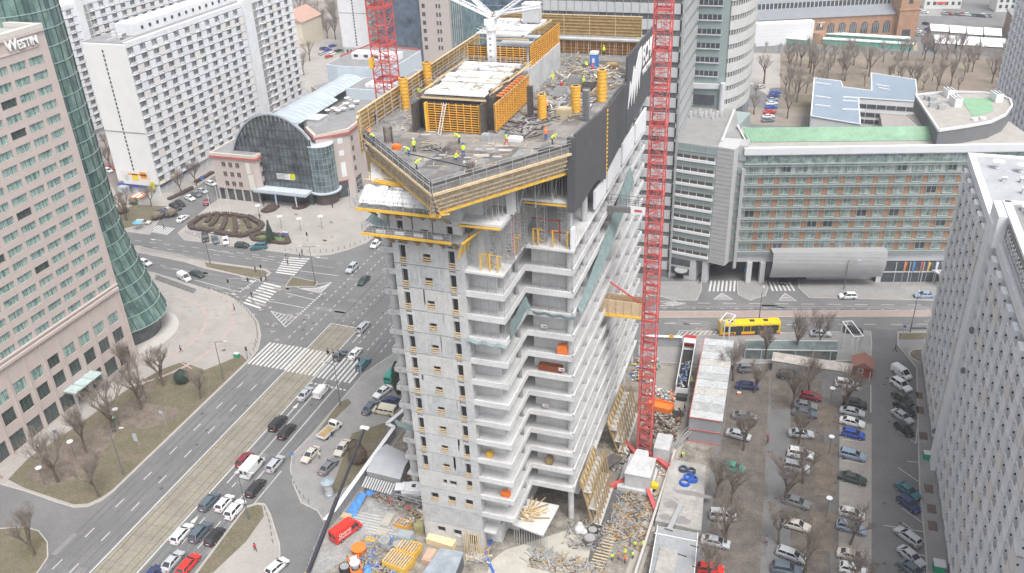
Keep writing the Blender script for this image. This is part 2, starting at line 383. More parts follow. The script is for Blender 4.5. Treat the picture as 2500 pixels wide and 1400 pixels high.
for i,n_ in enumerate(('road_wheel_tracks','road_repairs','road_manholes_and_seams')): struct(wr[i],n_,wm_[i])
ms=MB(); RN.seed(19)
for i in range(90):   # slab seams and stains on plazas
    u=-150+RN.uniform(0,45); v=RN.uniform(135,165)
    if (u+144)**2+(v-136)**2<150: continue
    ms.poly([(u+cos(k*pi/5)*RN.uniform(.2,1.1),v+sin(k*pi/5)*RN.uniform(.2,.8),.1325) for k in range(10)])
for i in range(90):
    u=RN.uniform(-165,-112); v=RN.uniform(186,207); ms.poly([(u+cos(k*pi/5)*RN.uniform(.2,1.0),v+sin(k*pi/5)*RN.uniform(.2,.8),.1325) for k in range(10)])
struct(ms,'paving_stains',mat('paving_stain',(.29,.275,.26),.95,var=.1))
# ---------------- tower under construction ----------------
LV=[4.2+3.6*k for k in range(17)]
FP=[(-58,104.6),(-50.3,104.6),(-50.3,95.3),(-35,95),(-35,104.2),(-28,104.2),(-28,157),(-58,157)]
TW=top('office_tower_shell','unfinished concrete high-rise with open floors and yellow formwork on its roof','building under construction',(-44,125,0))
def wall_holes(mb,a0,a1,z0,z1,b0,b1,holes,axis='u',m=0):
    hs=sorted(holes); x=a0
    bx=(lambda p,q,r,s: mb.box(p,b0,r,q,b1,s,m)) if axis=='u' else (lambda p,q,r,s: mb.box(b0,p,r,b1,q,s,m))
    xs=sorted(set([a0,a1]+[h[0] for h in holes]+[h[1] for h in holes]))
    for i in range(len(xs)-1):
        p,q=xs[i],xs[i+1]; mid=(p+q)/2; hz=sorted([(h[2],h[3]) for h in holes if h[0]<=mid<=h[1]]); z=z0
        for c,d in hz:
            if c>z+1e-3: bx(p,q,z,c)
            z=max(z,d)
        if z<z1-1e-3: bx(p,q,z,z1)
for k,z in enumerate(LV):
    if k==14: poly=[(-57,112),(-50.3,104.6),(-50.3,95.4),(-41.2,95.4),(-41.2,108),(-30,112),(-30,156),(-57,156)]
    elif k==16: poly=[(-57.5,104.2),(-53.5,96.5),(-50.3,95.3),(-41,95.3),(-41,100),(-30.2,108),(-30.2,156),(-57.5,156)]
    elif k==15: poly=FP
    elif k==0: poly=[(-58,104.6),(-50.3,104.6),(-50.3,95.35),(-38.4,95.3),(-38.4,108),(-28.2,108),(-28.2,157),(-58,157)]
    else: poly=FP
    mb=MB(); mb.prism(poly,z-.32,z)
    if k in (13,15):
        pass
    if 1<=k<=12:   # raised edge beams
        t=.6
        for (a,b) in ((3,4),(4,5),(5,6),(6,7),(7,0),(0,1)):
            A_=Vector(FP[a]);B_=Vector(FP[b]); d=(B_-A_).normalized(); n=Vector((-d.y,d.x))*.14
            mb.bar((*(A_+n),z+.28),(*(B_+n),z+.28),.26,.62)
        mb.box(-41.0,95.02,z-.3,-35.02,95.26,z+.58); 
    mb.build('floor_slab',conc2,TW)
hb=MB(); hb.box(-49.9,97.6,0,-38.4,101,61.4); hb.box(-38.4,97.6,7.9,-36.9,97.9,50.6); hb.box(-57,112,0,-36.5,150,61.4)
hb.box(-41.0,95.6,4.3,-40.75,98.7,61.4); hb.box(-50.2,95.65,4.3,-49.95,104,61.4); hb.box(-34.8,106.6,7.9,-29.3,106.9,50.6); hb.box(-50,101,0,-36.5,112,61.4)
hb.build('inner_core_wall',conc2,TW)
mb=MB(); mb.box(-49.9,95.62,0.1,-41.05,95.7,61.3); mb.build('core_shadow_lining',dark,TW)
for k in range(-1,16):
    z0=(LV[k] if k>=0 else 0)+.06; z1=LV[k+1]-.06
    if k==15: z1=LV[16]
    mb=MB(); H=z1-z0; hl=[]
    if k>=3:
        hl=[(-49.7,-48.8,z0+.15,z0+2.75),(-46.3,-45.2,z0+.55,z0+1.8),(-42.6,-41.7,z0+.1,z0+2.65),(-49.75,-48.85,z1-.42,z1-.12),(-42.65,-41.75,z1-.42,z1-.12)]
    elif k==2: hl=[(-46.6,-45.9,z0+1.2,z0+2.2),(-45.5,-44.3,z0+1.2,z0+2.2),(-42.6,-41.7,z0+1.2,z0+2.9)]
    elif k==1: hl=[(-48.9,-47.6,z0+1,z0+2.6),(-46,-44.7,z0+1,z0+2.6),(-43.1,-41.8,z0+1,z0+2.6)]
    elif k==-1: hl=[(-48.4,-47,z0+2.1,z0+3.4),(-45.6,-44.2,z0+2.1,z0+3.4),(-43,-41.6,z0+.6,z0+3.0)]
    if k==15: hl=[]
    wall_holes(mb,-50.4,-41.0,z0,z1,95,95.55,hl)
    mb.box(-41.0,94.98,z0-.06,-40.45,96.1,z1+.06); mb.box(-50.7,95.05,z0,-50.4,96.6,z1)
    mb.build('core_wall_panel',(conc,concb,concc)[(k*5+1)%3],TW)
    pl_=MB()
    for (a,b,c,d) in hl[:3]:
        if d-c>1.0 and k>=1 and k<14:
            for j in range(3): pl_.box(a-.04,94.9,c-.05+j*.36,b+.04,94.96,c+.14+j*.36)
    if pl_.v: pl_.build('safety_boards',wood,TW)
    st=MB(); rn_=random.Random(k+50)
    for j in range(7):
        a=rn_.uniform(-48.6,-43); w_=rn_.uniform(.1,.5); h_=rn_.uniform(.8,3.2)
        if not(-46.5<a+w_ and a<-45): st.box(a,94.985,max(z0,z1-h_),a+w_,95.0,z1-.02)
    for a in (-48.3,-47.2,-44.9,-43.9,-43.2): st.box(a,94.98,z0+.02,a+.035,95.0,z1-.02,1)
    for a in (-48.4,-46.9,-44.8,-43.4):
        for h_ in (.8,2.4): st.box(a,94.97,z0+h_,a+.1,95.0,z0+h_+.1,2)
    if k>2: st.build('water_streaks_and_ties',[concc if k%2 else mat('pale_bloom',(.5,.5,.49),.9,var=.1),concb,concd],TW)
for (cu,cv,r) in [(-29.0,v,.5) for v in (106,114.2,122.4,130.6,138.8,147,155)]+[(-57,105.6,.72)]+[(-57,v,.55) for v in (114,122,130,138,146,154)]+[(-36.0,103,.3),(-53,106,.4)]:
    mb=MB()
    top_z={-29.0:58.0,-57:65.4}.get(cu,50.8)
    mb.cyl(cu,cv,0,top_z,r,16); 
    if r==.72:
        for z in LV[1:15]: mb.cyl(cu-.1,cv-.1,z-.45,z+.35,.98,12)
        for z in LV[1:15]: mb.box(cu,cv-.5,z-.4,-50.3,cv+.3,z+.1)
    mb.build('column',concd if r<.45 else conc,TW,smooth=False)
# stair flights seen beside the corner column
for z in LV[2:14]:
    mb=MB()
    for j in range(3): mb.bar((-52.6,104.9-j*.0,z+.8+j*.75),(-51.2,104.9,z+1.4+j*.75),.16)
    mb.build('railing_boards',steel,TW)
# rebar stubs on slab edges
rb=MB()
for z in (LV[13],LV[12],LV[11],LV[10],LV[9],LV[8]):
    for i in range(22):
        v=95.3+i*.42; rb.bar((-35.1,v,z),(-35.1,v,z+1.25),.035)
    if z>=LV[11]:
        for i in range(60):
            v=104.5+i*.85; rb.bar((-28.15,v,z),(-28.15,v,z+1.15),.035)
    for i in range(18): rb.bar((-40.6+i*.32,95.15,z+.55),(-40.6+i*.32,95.15,z+.85),.03)
    for i in range(16): rb.bar((-34.6+i*.42,104.3,z+.2),(-34.6+i*.42,104.3,z+.9),.03)
rb.build('starter_bars',concd,TW,kind='stuff')
# telescopic props
PL=[]
for z in (LV[12],LV[11],LV[10]):
    for i in range(5):
        u=-40.2+i*1.15; PL+=[(u,96.6,z,z+3.25),(u+.3,98,z,z+3.25)]
    PL+=[(-34.4+i*1.2,105.4,z,z+3.25) for i in range(6)]+[(-29.2,106+i*2.2,z,z+3.25) for i in range(22)]
for i in range(14):
    u=-40+.85*i; v=96.5 if u<-35.4 else 105.5
    PL+=[(u,v,LV[15],65.6),(u,v+1.5,LV[15],65.6)]
PL+=[(-28.9,106+i*2.2,LV[15],65.6) for i in range(22)]
PL+=[(-56.5+i/11*16,104-i/11*14+.8,61.8,65.5) for i in range(12)]
PL+=[(-44+i*1.15,150.2,66,68.4) for i in range(14)]
PL.sort(key=lambda p:p[0]**2+p[1]**2+(p[2]-HC)**2); rest=MB()
for i,(u,v,z0,z1) in enumerate(PL):
    m_=MB() if i<99 else rest; m_.bar((u,v,z0),(u,v,z1),.07); m_.box(u-.12,v-.12,z0,u+.12,v+.12,z0+.02)
    if i<99: m_.build('steel_prop',steel,TW)
rest.build('steel_props',steel,TW,kind='stuff')
# scaffold towers under the double height level
def scaf(u,v,z0,z1,w=1.1,m=steel,name='scaffold_tower'):
    mb=MB()
    for a in (0,w):
        for b in (0,w): mb.bar((u+a,v+b,z0),(u+a,v+b,z1),.07)
    z=z0+.15;k=0
    while z<z1-.2:
        for (a,b,c,d) in ((0,0,w,0),(0,w,w,w),(0,0,0,w),(w,0,w,w)): mb.bar((u+a,v+b,z),(u+c,v+d,z),.05)
        if k%2==0 and z+1<z1:
            mb.bar((u,v,z),(u+w,v,z+1),.04); mb.bar((u+w,v+w,z),(u,v+w,z+1),.04); mb.bar((u,v,z+1),(u,v+w,z),.04)
        z+=.5;k+=1
    return mb.build(name,m,TW)
for (u,v) in ((-33.4,105.2),(-29.9,105.4),(-40.3,96.6),(-37.2,96.3),(-35.9,98.4),(-35.9,101),(-35.8,103.6),(-31.6,109.5),(-34.5,109),(-38.6,100)): scaf(u,v,LV[13],LV[15]-.35)
mb=MB()
for (a,b) in (((-34.6,106.4,54.3),(-30.5,106.4,54.3)),((-30.5,106.4,54.3),(-30.5,106.4,51.2)),((-34.6,106.9,52.3),(-29.5,106.9,52.3)),((-35.2,100,51.2),(-35.2,100,57.2)),((-35.2,103,51.2),(-35.2,103,57.2))): mb=MB(); mb.bar(a,b,.16); mb.build('red_steel_beam',redm,TW)
for (u,v,h,) in ((-33.9,104.6,2.6),(-33.2,104.6,2.6),(-31.1,104.6,2.6),(-29,104.6,2.6),(-38.4,95.6,2.5),(-37.1,95.6,2.5),(-36.0,95.5,2.5),(-35.4,100.5,3),(-35.4,101.2,3),(-37.9,96.8,2.2)):
    mb=MB(); mb.box(u,v,LV[13]+.02,u+.14,v+.2,LV[13]+h); mb.bar((u+.07,v+.1,LV[13]+h*.95),(u+.07,v+1.5,LV[13]+.1),.1); mb.bar((u+.07,v+.1,LV[13]+h*.5),(u+.5,v+1.1,LV[13]+.1),.07)
    mb.bar((u,v+.1,LV[13]+h),(u+.9,v+.1,LV[13]+h*.98),.08)
    mb.build('yellow_brace',yform,TW)
# yellow beams under the upper slab edge
mb=MB()
z=LV[15]-.5
mb.bar((-40.8,94.9,z),(-35,94.9,z),.2,.25); mb.bar((-35,104.0,z),(-28,104.0,z),.2,.22)
mb.build('edge_beam_yellow',yform,TW)
mb=MB(); mb.bar((-34.9,95,z+.1),(-34.9,104,z+.1),.2,.3); mb.build('edge_beam_grey',steel,TW)
# climbing platforms on the core face
def platform(u0,u1,v0,v1,z,name='climbing_platform'):
    mb=MB(); mb.box(u0,v0,z-.12,u1,v1,z); mb.build(name,[greyroof,yform],TW)
    y=MB(); y.box(u0-.1,v0-.16,z-.3,u1+.1,v0-.01,z+.08); y.box(u0-.1,v0+.9,z-.34,u1,v0+1.1,z-.125); y.build('platform_edge_beam',yform,TW)
    r=MB(); n=int((u1-u0)/1.5)
    for i in range(n+1):
        u=u0+(u1-u0)*i/n; r.bar((u,v0-.05,z),(u,v0-.05,z+1.2),.05)
    for h in (.45,.8,1.18): r.bar((u0,v0-.05,z+h),(u1,v0-.05,z+h),.045); r.bar((u0,v0-.05,z+h),(u0,v1,z+h),.045)
    r.build('platform_railing',steel,TW)
    for i in range(7):
        u=u0+1.2+(u1-u0-1.6)*i/6; b=MB(); b.bar((u,v0+.1,z-.2),(u+.25,v1,z-2.1),.22,.2); b.bar((u,v1,z-.2),(u,v1-.1,z-2.2),.18); b.bar((u,v0,z-.22),(u,v1,z-.22),.18)
        b.build('bracket',wood2,TW)
platform(-53.6,-41.0,92.6,94.9,56.3)
platform(-53.9,-42.2,92.4,95.2,59.9)
mb=MB(); mb.box(-41.0,92.6,56.14,-39.6,98.5,56.27); mb.build('climbing_platform',greyroof,TW)
mb=MB(); mb.bar((-39.5,92.6,56.2),(-38.4,98.2,56.2),.16,.25)
for i in range(3): mb.bar((-39.6,93+i*1.6,56.1),(-40.4,93.2+i*1.6,53.6),.2); mb.bar((-39.6,93+i*1.6,56.1),(-40.4,93.2+i*1.6,56.1),.16)
mb.build('corner_bracket',yform,TW)
mb=MB()
for i in range(4): mb.box(-51.7+i*2.7,92.9,56.35,-50.4+i*2.7,93.05,56.75)
mb.build('toe_boards',white,TW)
# white sheets, beams and clutter on the ledge
mb=MB()
for i in range(26):
    u=-53.8+i*.42; zz=61.88+.12*sin(i*1.3); mb.poly([(u,92.9,60.4+.06*sin(i)),(u+.42,92.9,60.4+.06*sin(i+1)),(u+.42,95.4,zz+.1*sin(i+1)),(u,95.4,zz)])
mb.build('protective_sheet',white,TW)
mb=MB()
for i in range(5): mb.bar((-53.2,96.2+i*.22,62.0+.1*(i%2)),(-48.6,95.6+i*.22,62.0),.16,.18)
mb.build('beam_bundle',yform,TW)
RN.seed(3); mb=MB()
for i in range(60):
    u=RN.uniform(-54,-42);v=RN.uniform(96,103);a=RN.uniform(0,3);l=RN.uniform(.6,3)
    if v<104-(u+57.7)*.9+.3: mb.bar((u,v,61.9+RN.random()*.3),(u+cos(a)*l,v+sin(a)*l,61.95+RN.random()*.3),RN.uniform(.08,.25),.08)
mb.build('loose_boards',wood,TW)
mb=MB()
for i in range(9): mb.bar((-54+i*1.4,92.2,60),(-54+i*1.4,92.2,62.6),.05)
for h in (60.6,61.3,62.0,62.6): mb.bar((-54.2,92.2,h),(-42.4,92.2,h),.045)
for i in range(6): mb.bar((-54.6,92.2+i*2,60),(-54.6,92.2+i*2,62.8),.05)
for h in (60.7,61.5,62.3): mb.bar((-54.6,92.2,h),(-55.4,103,h),.045)
mb.build('guard_rail',steel,TW)
# roof deck
DK=[(-40.4,86.9),(-28,104.0),(-28,157),(-57.8,157),(-57.8,103.4)]
deckm=mat('wet_deck',(.18,.177,.172),.75,var=.28,scale=.35,var2=.3,scale2=2.2,col2=(.26,.255,.25))
mb=MB(); mb.prism(DK,65.3,66.0); mb.build('roof_deck_slab',[deckm],TW)
mb=MB()
for a,b in ((DK[0],DK[1]),(DK[0],DK[4])):
    A_,B_=Vector(a),Vector(b); d=(B_-A_).normalized(); c=(Vector((-44,120))-A_).normalized(); n=Vector((-d.y,d.x)); n=n if n.dot(c)>0 else -n
    mb.bar((*(A_+n*.35+d*.3),66.25),(*(B_+n*.35),66.25),.12,.5)
mb.build('deck_edge_form',ply,TW)
def edge_set(a,b,side):
    A_,B_=Vector(a),Vector(b); d=(B_-A_).normalized(); c=(Vector((-44,120))-A_); n=Vector((-d.y,d.x)); n=n if n.dot(c)>0 else -n; L=(B_-A_).length
    e=MB(); e.bar((*(A_-n*.15),65.25),(*(B_-n*.15),65.25),.25,.3); e.build('deck_edge_timber',wood,TW)
    r=MB(); k=int(L/1.9)
    for i in range(k+1):
        p=A_+d*L*i/k-n*.2; r.bar((*p,64.9),(*p,67.2),.06)
    for h in (66.3,66.75,67.15): r.bar((*(A_-n*.2),h),(*(B_-n*.2),h),.05)
    r.build('deck_railing',steel,TW)
    f=MB(); q=A_+n*.9; w_=B_+n*.9; m_=24
    for i in range(m_):
        p0=A_.lerp(B_,i/m_)+n*.1; p1=A_.lerp(B_,(i+.94)/m_)+n*.1; s0=q.lerp(w_,i/m_); s1=q.lerp(w_,(i+.94)/m_)
        f.poly([(*p0,65.1),(*p1,65.1),(*s1,62.4),(*s0,62.4)])
        f.bar((*p0,65.1),(*s0,62.4),.09)
    for h in (63.0,63.6,64.3): 
        t=(65.1-h)/2.7; f.bar((*(A_+n*(.1+.8*t-.12)),h),(*(B_+n*(.1+.8*t-.12)),h),.12)
    f.build('edge_formwork',mat('pale_planks',(.5,.4,.27),.85,var=.25,scale=1.5,var2=.25,scale2=6),TW)
    y=MB(); y.bar((*(q-n*.1),62.3),(*(w_-n*.1),62.3),.22,.32); 
    for i in range(18): 
        p=q.lerp(w_,(i+.5)/18); y.bar((*p,62.2),(*(p+n*1.4),62.0),.12,.2)
    y.build('edge_beam_yellow',yform,TW)
    r=MB()
    for i in range(k+1):
        p=q.lerp(w_,i/k)-n*.75; r.bar((*p,62.3),(*p,64.3),.05)
    for h in (63.2,64.2): r.bar((*(q-n*.75),h),(*(w_-n*.75),h),.045)
    r.build('lower_railing',steel,TW)
edge_set(DK[0],DK[1],1); edge_set(DK[0],DK[4],-1)
# perimeter formwork walls
def formwall(a,b,z0,z1,name,m=wood,mb_=yform,ribs=.9,th=.12,inward=1):
    A_,B_=Vector(a),Vector(b); d=(B_-A_).normalized(); n=Vector((-d.y,d.x))*inward; L=(B_-A_).length
    mb=MB(); mb.bar((*A_,(z0+z1)/2),(*B_,(z0+z1)/2),th,z1-z0)
    h=z0+.3
    while h<z1: mb.bar((*(A_+n*.14),h),(*(B_+n*.14),h),.14,.1); h+=.55
    o=mb.build(name,m,TW)
    y=MB(); k=max(1,int(L/ribs))
    for i in range(k+1):
        p=A_+d*L*i/k+n*.26; y.bar((*p,z0),(*p,z1),.1,.1)
    y.bar((*(A_),z1+.05),(*B_,z1+.05),.35,.1)
    y.build('formwork_rib',mb_,TW)
formwall((-57.9,103),(-57.9,150),66,69,'formwork_wall',wood2,wood,2.4,inward=-1)
formwall((-57.9,103),(-57.4,101.8),63.5,68.6,'formwork_wall',wood2,wood,.8)
formwall((-58.2,104.5),(-54.6,102),60,63,'formwork_wall',wood2,yform,.8)
formwall((-56,151.8),(-28.4,151.8),69.0,72.4,'formwork_wall',wood2,wood,4.5,inward=-1)
formwall((-44.5,151.2),(-28.4,151.2),66,68.2,'formwork_wall',mat('brown_panel',(.3,.16,.07),.9,var=.2),wood,2.2,inward=-1)
mb=MB(); mb.box(-56,150.6,68.45,-28.4,152.2,68.7); mb.build('wall_head_slab',conc,TW)
# core formwork boxes
CF=mat('formwork_orange',(.7,.36,.07),.7,var=.2,scale=2)
def gridform(u0,u1,v,z0,z1,name='wall_formwork',back=dark,axis='u',sg=-1):
    b=MB()
    P=(lambda a,o,z:(a,v+sg*o,z)) if axis=='u' else (lambda a,o,z:(v+sg*o,a,z))
    b.bar(P((u0),.0,(z0+z1)/2),P(u1,.0,(z0+z1)/2),.06,z1-z0); b.build(name,back,TW)
    g=MB(); z=z0+.1
    while z<z1: g.bar(P(u0,.14,z),P(u1,.14,z),.12,.1); z+=.33
    a=u0
    while a<=u1+.01: g.bar(P(a,.28,z0),P(a,.28,z1),.1,.1); a+=1.05
    g.build('formwork_grid',CF,TW)
gridform(-48.9,-41.4,106.5,66.1,70.1)
gridform(-50.4,-41,126.2,70.0,73.0); gridform(126.2,142,-40.6,70.0,73.2,axis='v',sg=1)
gridform(107,122,-39.6,66.3,70.1,back=wood2,axis='v',sg=1,name='side_formwork')
for (a,b,c,d,z0,z1) in ((-50.9,-50.6,105.2,109,66,70),(-41.2,-40.9,105.9,108.3,66,70.3),(-40.9,-40.1,108.3,121,66,70.6)):
    mb=MB(); mb.box(a,c,z0,b,d,z1)
    z=z0+.3
    while z<z1: mb.box(a-.04,c-.05,z,b+.04,c,z+.08); z+=.4
    mb.build('film_faced_panel',ply,TW)
mb=MB(); mb.box(-49.3,105.9,66,-49,106.6,70); mb.box(-41.35,106.1,66,-41.1,106.5,70); mb.build('yellow_end_form',yform,TW)
mb=MB(); mb.box(-50.3,107.2,66,-41.2,124,70.2); mb.build('core_stub',dark,TW)
mb=MB(); mb.box(-50.3,124.2,66,-40.2,142,70.0); mb.build('core_concrete',conc,TW)
RN.seed(5)
cov=MB(); 
for i in range(8):
    v=107.0+i*2.1; cov=MB(); cov.box(-49.6+RN.uniform(-.3,.3),v,70.75+RN.random()*.3,-41+RN.uniform(-.3,.3),v+1.7,70.95+RN.random()*.3); cov.build('white_cover_board',white,TW)
for i in range(5):
    v=128.0+i*2.3; cov=MB(); cov.box(-49.6+RN.uniform(-.2,.2),v,74.0+RN.random()*.3,-41.6,v+2.0,74.2+RN.random()*.3); cov.build('white_cover_board',white,TW)
mb=MB()
for (u0,u1,v,z) in ((-50,-40.6,106.9,70.5),(-49.5,-41,107.6,70.55),(-50,-41,123.6,71),(-50,-41,127.4,73.8)): mb.bar((u0,v,z),(u1,v,z),.2,.2)
for i in range(16):
    u=-41.6+RN.uniform(0,1.8); v=108+i*.95; mb.bar((u,v,71.0),(u+RN.uniform(.2,.8),v+3.0,71.2),.16,.14)
for i in range(10):
    v=108+i*1.6; mb.bar((-50.6,v,70.9),(-50.3+RN.uniform(-.3,.3),v+3.4,71),.14)
for i in range(8): mb.bar((-42.5+i*.2,128+i,74),(-41.3+i*.1,131.5+i,74.4),.16)
mb.build('timber_beams',wood,TW)
mb=MB()
for i in range(9): mb.box(-40.6+.1*(i%3),109.5+i*1.2,70.4,-39.2,109.9+i*1.2,70.55)
mb.build('orange_beams',orangem,TW)
mb=MB()
for i in range(12): mb.bar((-50.3+i*.84,123.7,70.6),(-50.3+i*.84,123.7,72.0),.06)
for h in (70.9,71.4,71.9): mb.bar((-50.6,123.7,h),(-40.6,123.7,h),.05)
for i in range(4): mb.bar((-52+i*3.6,125.2,66.2),(-52+i*3.6,125.2,73.5),.06)
for i in range(14): mb.bar((-51.2,107+i*2.4,66),(-51.2,107+i*2.4,71.5),.05)
for h in (70.4,71.3): mb.bar((-51.2,107,h),(-51.2,141,h),.045); mb.bar((-39,107,h),(-39,122,h),.045)
mb.build('safety_railing',steel,TW)
lad=MB(); a=(-47.1,104.9,66.1);b=(-46.4,106.0,70.2)
for s in (0,.42): lad.bar((a[0]+s,a[1],a[2]),(b[0]+s,b[1],b[2]),.07)
for i in range(12):
    p=lerp(a,b,i/12); lad.bar(p,(p[0]+.42,p[1],p[2]),.05)
tag(lad.build('ladder',white),'white ladder leaning on the orange formwork grid of the core','ladder')
# dark cladding with the builder's sign
clad=mat('charcoal_panel',(.085,.087,.095),.6,var=.12,scale=.5)
for (pts) in ([(104.25,57),(105.5,57),(107.3,56.7),(116,56.7),(122.2,54.6),(122.2,65.9),(112.5,66.9),(102.9+1.35,67.7)],[(123.2,55.5),(125.4,55.8),(136.2,56.8),(136.4,65.6),(123.2,65.4)],[(136.5,56.8),(147.8,57.4),(160.6,58.3),(160.6,69.4),(136.5,69.5)]):
    mb=MB(); n=len(pts); b=0
    for x in (-27.9,-27.6): mb.v+=[(x,p[0],p[1]) for p in pts]
    mb.f=[tuple(range(n)),tuple(range(2*n-1,n-1,-1))]+[(i,(i+1)%n,n+(i+1)%n,n+i) for i in range(n)]; mb.mi=[0]*len(mb.f)
    mb.build('charcoal_cladding',clad,TW)
mb=MB(); mb.box(-28.6,103.6,57,-27.62,104.2,67.4); mb.build('charcoal_corner',clad,TW)
mb=MB(); 
for i in range(16): mb.box(-28.1,122.3,55.2+i*.65,-27.6,123.1,55.5+i*.65)
mb.build('yellow_joint_blocks',yform,TW)
signw=mat('sign_white',(.75,.75,.75),.6,var=0)
mb=MB()
lg=[(137.2,61.2),(138.6,65.4),(139.6,64.2),(141.4,67.2),(142.2,66.0),(145.2,68.6),(147.3,69.0),(148.0,68.2),(147.9,65.4),(146.8,64.2),(146.5,61.9),(145.6,64.4),(144.4,61.2),(143.6,64.2),(142.2,60.6),(141.6,63.9),(139.9,60.9),(139.7,63.6)]
n=len(lg)
for x in (-27.58,-27.5): mb.v+=[(x,p[0],p[1]-.35) for p in lg]
mb.f=[tuple(range(n)),tuple(range(2*n-1,n-1,-1))]+[(i,(i+1)%n,n+(i+1)%n,n+i) for i in range(n)]; mb.mi=[0]*len(mb.f)
mb.build('sign_emblem',signw,TW)
text_mesh('sign_letters','ECHO',4.6,signw,TW,(-27.55,148.7,64.9),(0,1,0),(0,0,1),.05,.86,.12)
text_mesh('sign_letters','INVESTMENT',1.5,signw,TW,(-27.55,149.2,63.1),(0,1,0),(0,0,1),.05,.95,.01)
# white infill under the cladding
for q in ((-28.4,104.3,50.6,-27.95,105.4,54.2),(-28.3,117,54.9-3.2,-27.95,124,54.6),(-28.3,125,51.6,-27.95,134.5,55.2),(-28.3,136,51.6,-27.95,145.5,55.2),(-28.3,147,51.6,-27.95,156.5,55.2)):
    mb=MB(); mb.box(*q); mb.build('white_infill_panel',white,TW)
# debris netting
netm=mat('green_net',(.19,.25,.25),.9,var=.2,scale=.8)
def net(pts,name='debris_net'):
    mb=MB()
    for i in range(len(pts)-1):
        a,b=pts[i],pts[i+1]; n=10
        for j in range(n):
            t0,t1=j/n,(j+1)/n; p=lerp(a[0],b[0],t0);q=lerp(a[0],b[0],t1);r=lerp(a[1],b[1],t1);s=lerp(a[1],b[1],t0)
            w0=.18*sin((i*n+j)*1.7); w1=.18*sin((i*n+j+1)*1.7)
            mb.poly([(p[0],p[1],p[2]+w0),(q[0],q[1],q[2]+w1),(r[0],r[1],r[2]+w1*.7),(s[0],s[1],s[2]+w0*.7)])
    return mb.build(name,netm,TW)
z=LV[10]
net([((-34.85,96.5,z+2.6),(-34.8,96.5,z-.1)),((-34.85,103.6,z+3.2),(-34.8,103.6,z+.9)),((-34,103.95,z+.1),(-34,103.8,z+.6)),((-28,104,z-.2),(-28,103.9,z+.4)),((-27.8,104.2,z),(-27.8,104.2,z+.6))])
net([((-27.85,106,z+.8),(-27.2,106,z-.2)),((-27.85,118,z+3.2),(-27.0,118,z+1)),((-27.85,130,z+6),(-27.0,130,z+3.4)),((-27.85,142,z+9),(-27.0,142,z+6))])
net([((-40.8,94.9,z+.2),(-40.8,94.6,z-.15)),((-35,94.9,z+.0),(-35,94.6,z-.25))])
net([((-58,103.6,53.8),(-58.6,102.6,53)),((-52,104,50.5),(-53,103,50))])
net([((-59,104,16),(-58,103.4,15.2)),((-51.5,104,14.4),(-52,104,13.6))])
# signs, crates and orange bags on the floors
for (u,z,t) in ((-33.2,LV[9],0),(-30.6,LV[7],0),(-33.3,LV[5],0)):
    mb=MB(); mb.box(u,105.2,z+.7,u+.95,105.28,z+1.25); mb.box(u+.3,105.17,z+.88,u+.85,105.2,z+1.05,1)
    tag(mb.build('floor_sign',[white,redm]),'small white sign with a red band on '+{9:'an upper',7:'a middle',5:'a lower'}[{LV[9]:9,LV[7]:7,LV[5]:5}[z]]+' open floor of the concrete tower','sign','white signs on the open floors')
def crate(name,label,u0,v0,z0,a,b,h,m,cat='crate'):
    mb=MB(); mb.box(u0,v0,z0,u0+a,v0+b,z0+h)
    for i in range(5): mb.box(u0-.04,v0-.04,z0+h*i/5,u0+a+.04,v0+b+.04,z0+h*i/5+.05)
    mb.box(u0+a*.1,v0+b*.1,z0+h,u0+a*.9,v0+b*.9,z0+h+.08)
    return tag(mb.build(name,m),label,cat)
crate('formwork_bin','orange stack of panels on the eighth floor near the tower corner',-30.6,104.7,LV[8],1.3,1.0,1.7,orangem)
crate('formwork_bin','brick-red pile of panels on the seventh floor of the tower notch',-33.9,105.6,LV[7]+.01,3.6,1.2,.9,mat('rust_panels',(.35,.12,.06),.8,var=.3),'stack')
crate('timber_box','orange timber box on the second open floor above the site',-33,105.2,LV[2],1.0,1,1.2,wood2)
crate('yellow_bundle','yellow bundle on a low floor beside the core wall',-39.6,96.3,LV[4],.9,.8,.7,yform,'bundle')
crate('orange_bundle','orange bundle on the lowest front bay floor of the tower',-37.5,96.2,LV[2],1.3,.8,.8,orangem,'bundle')
# deck columns
def coltop(n,lab,u,v,h,r,m,kind):
    t=top(n,lab,'column form',(u,v,66),'round column forms on the roof deck' if kind=='y' else None)
    if kind=='y':
        mb=MB(); mb.cyl(u,v,66,66+h,r,18); mb.cyl(u,v,66+h-.02,66+h+.02,r*.75,14,1); mb.build('form_shell',[yform,dark],t)
        mb=MB()
        for i in range(9): mb.cyl(u,v,66.15+i*(h-.3)/8,66.25+i*(h-.3)/8,r+.07,18)
        for a in (0,pi): mb.box(u+cos(a)*(r+.05)-.05,v-.06,66,u+cos(a)*(r+.05)+.05,v+.06,66+h)
        mb.build('form_ring',CF,t)
    return t
coltop('column_form','yellow round column form nearest the middle of the roof deck',-35.2,114.6,3.5,.55,yform,'y')
coltop('column_form','yellow round column form beside a beige crate stack on the deck',-31.3,118.3,3.9,.62,yform,'y')
coltop('column_form','yellow round column form with a dark half shell by the east deck edge',-28.9,124.2,4.7,.62,yform,'y')
coltop('column_form','yellow round column form at the west deck edge, nearer the chevron tip',-56.6,115.2,4.6,.6,yform,'y')
coltop('column_form','yellow round column form at the west deck edge by the white core covers',-56.6,124.0,4.6,.6,yform,'y')
mb=MB(); mb.cbox(-37.1,115.2,66,.7,.7,4.4); tag(mb.build('steel_column',mat('dark_steel',(.09,.08,.075),.7,var=.2)),'dark brown square column standing between core formwork and yellow column form','column')
mb=MB()
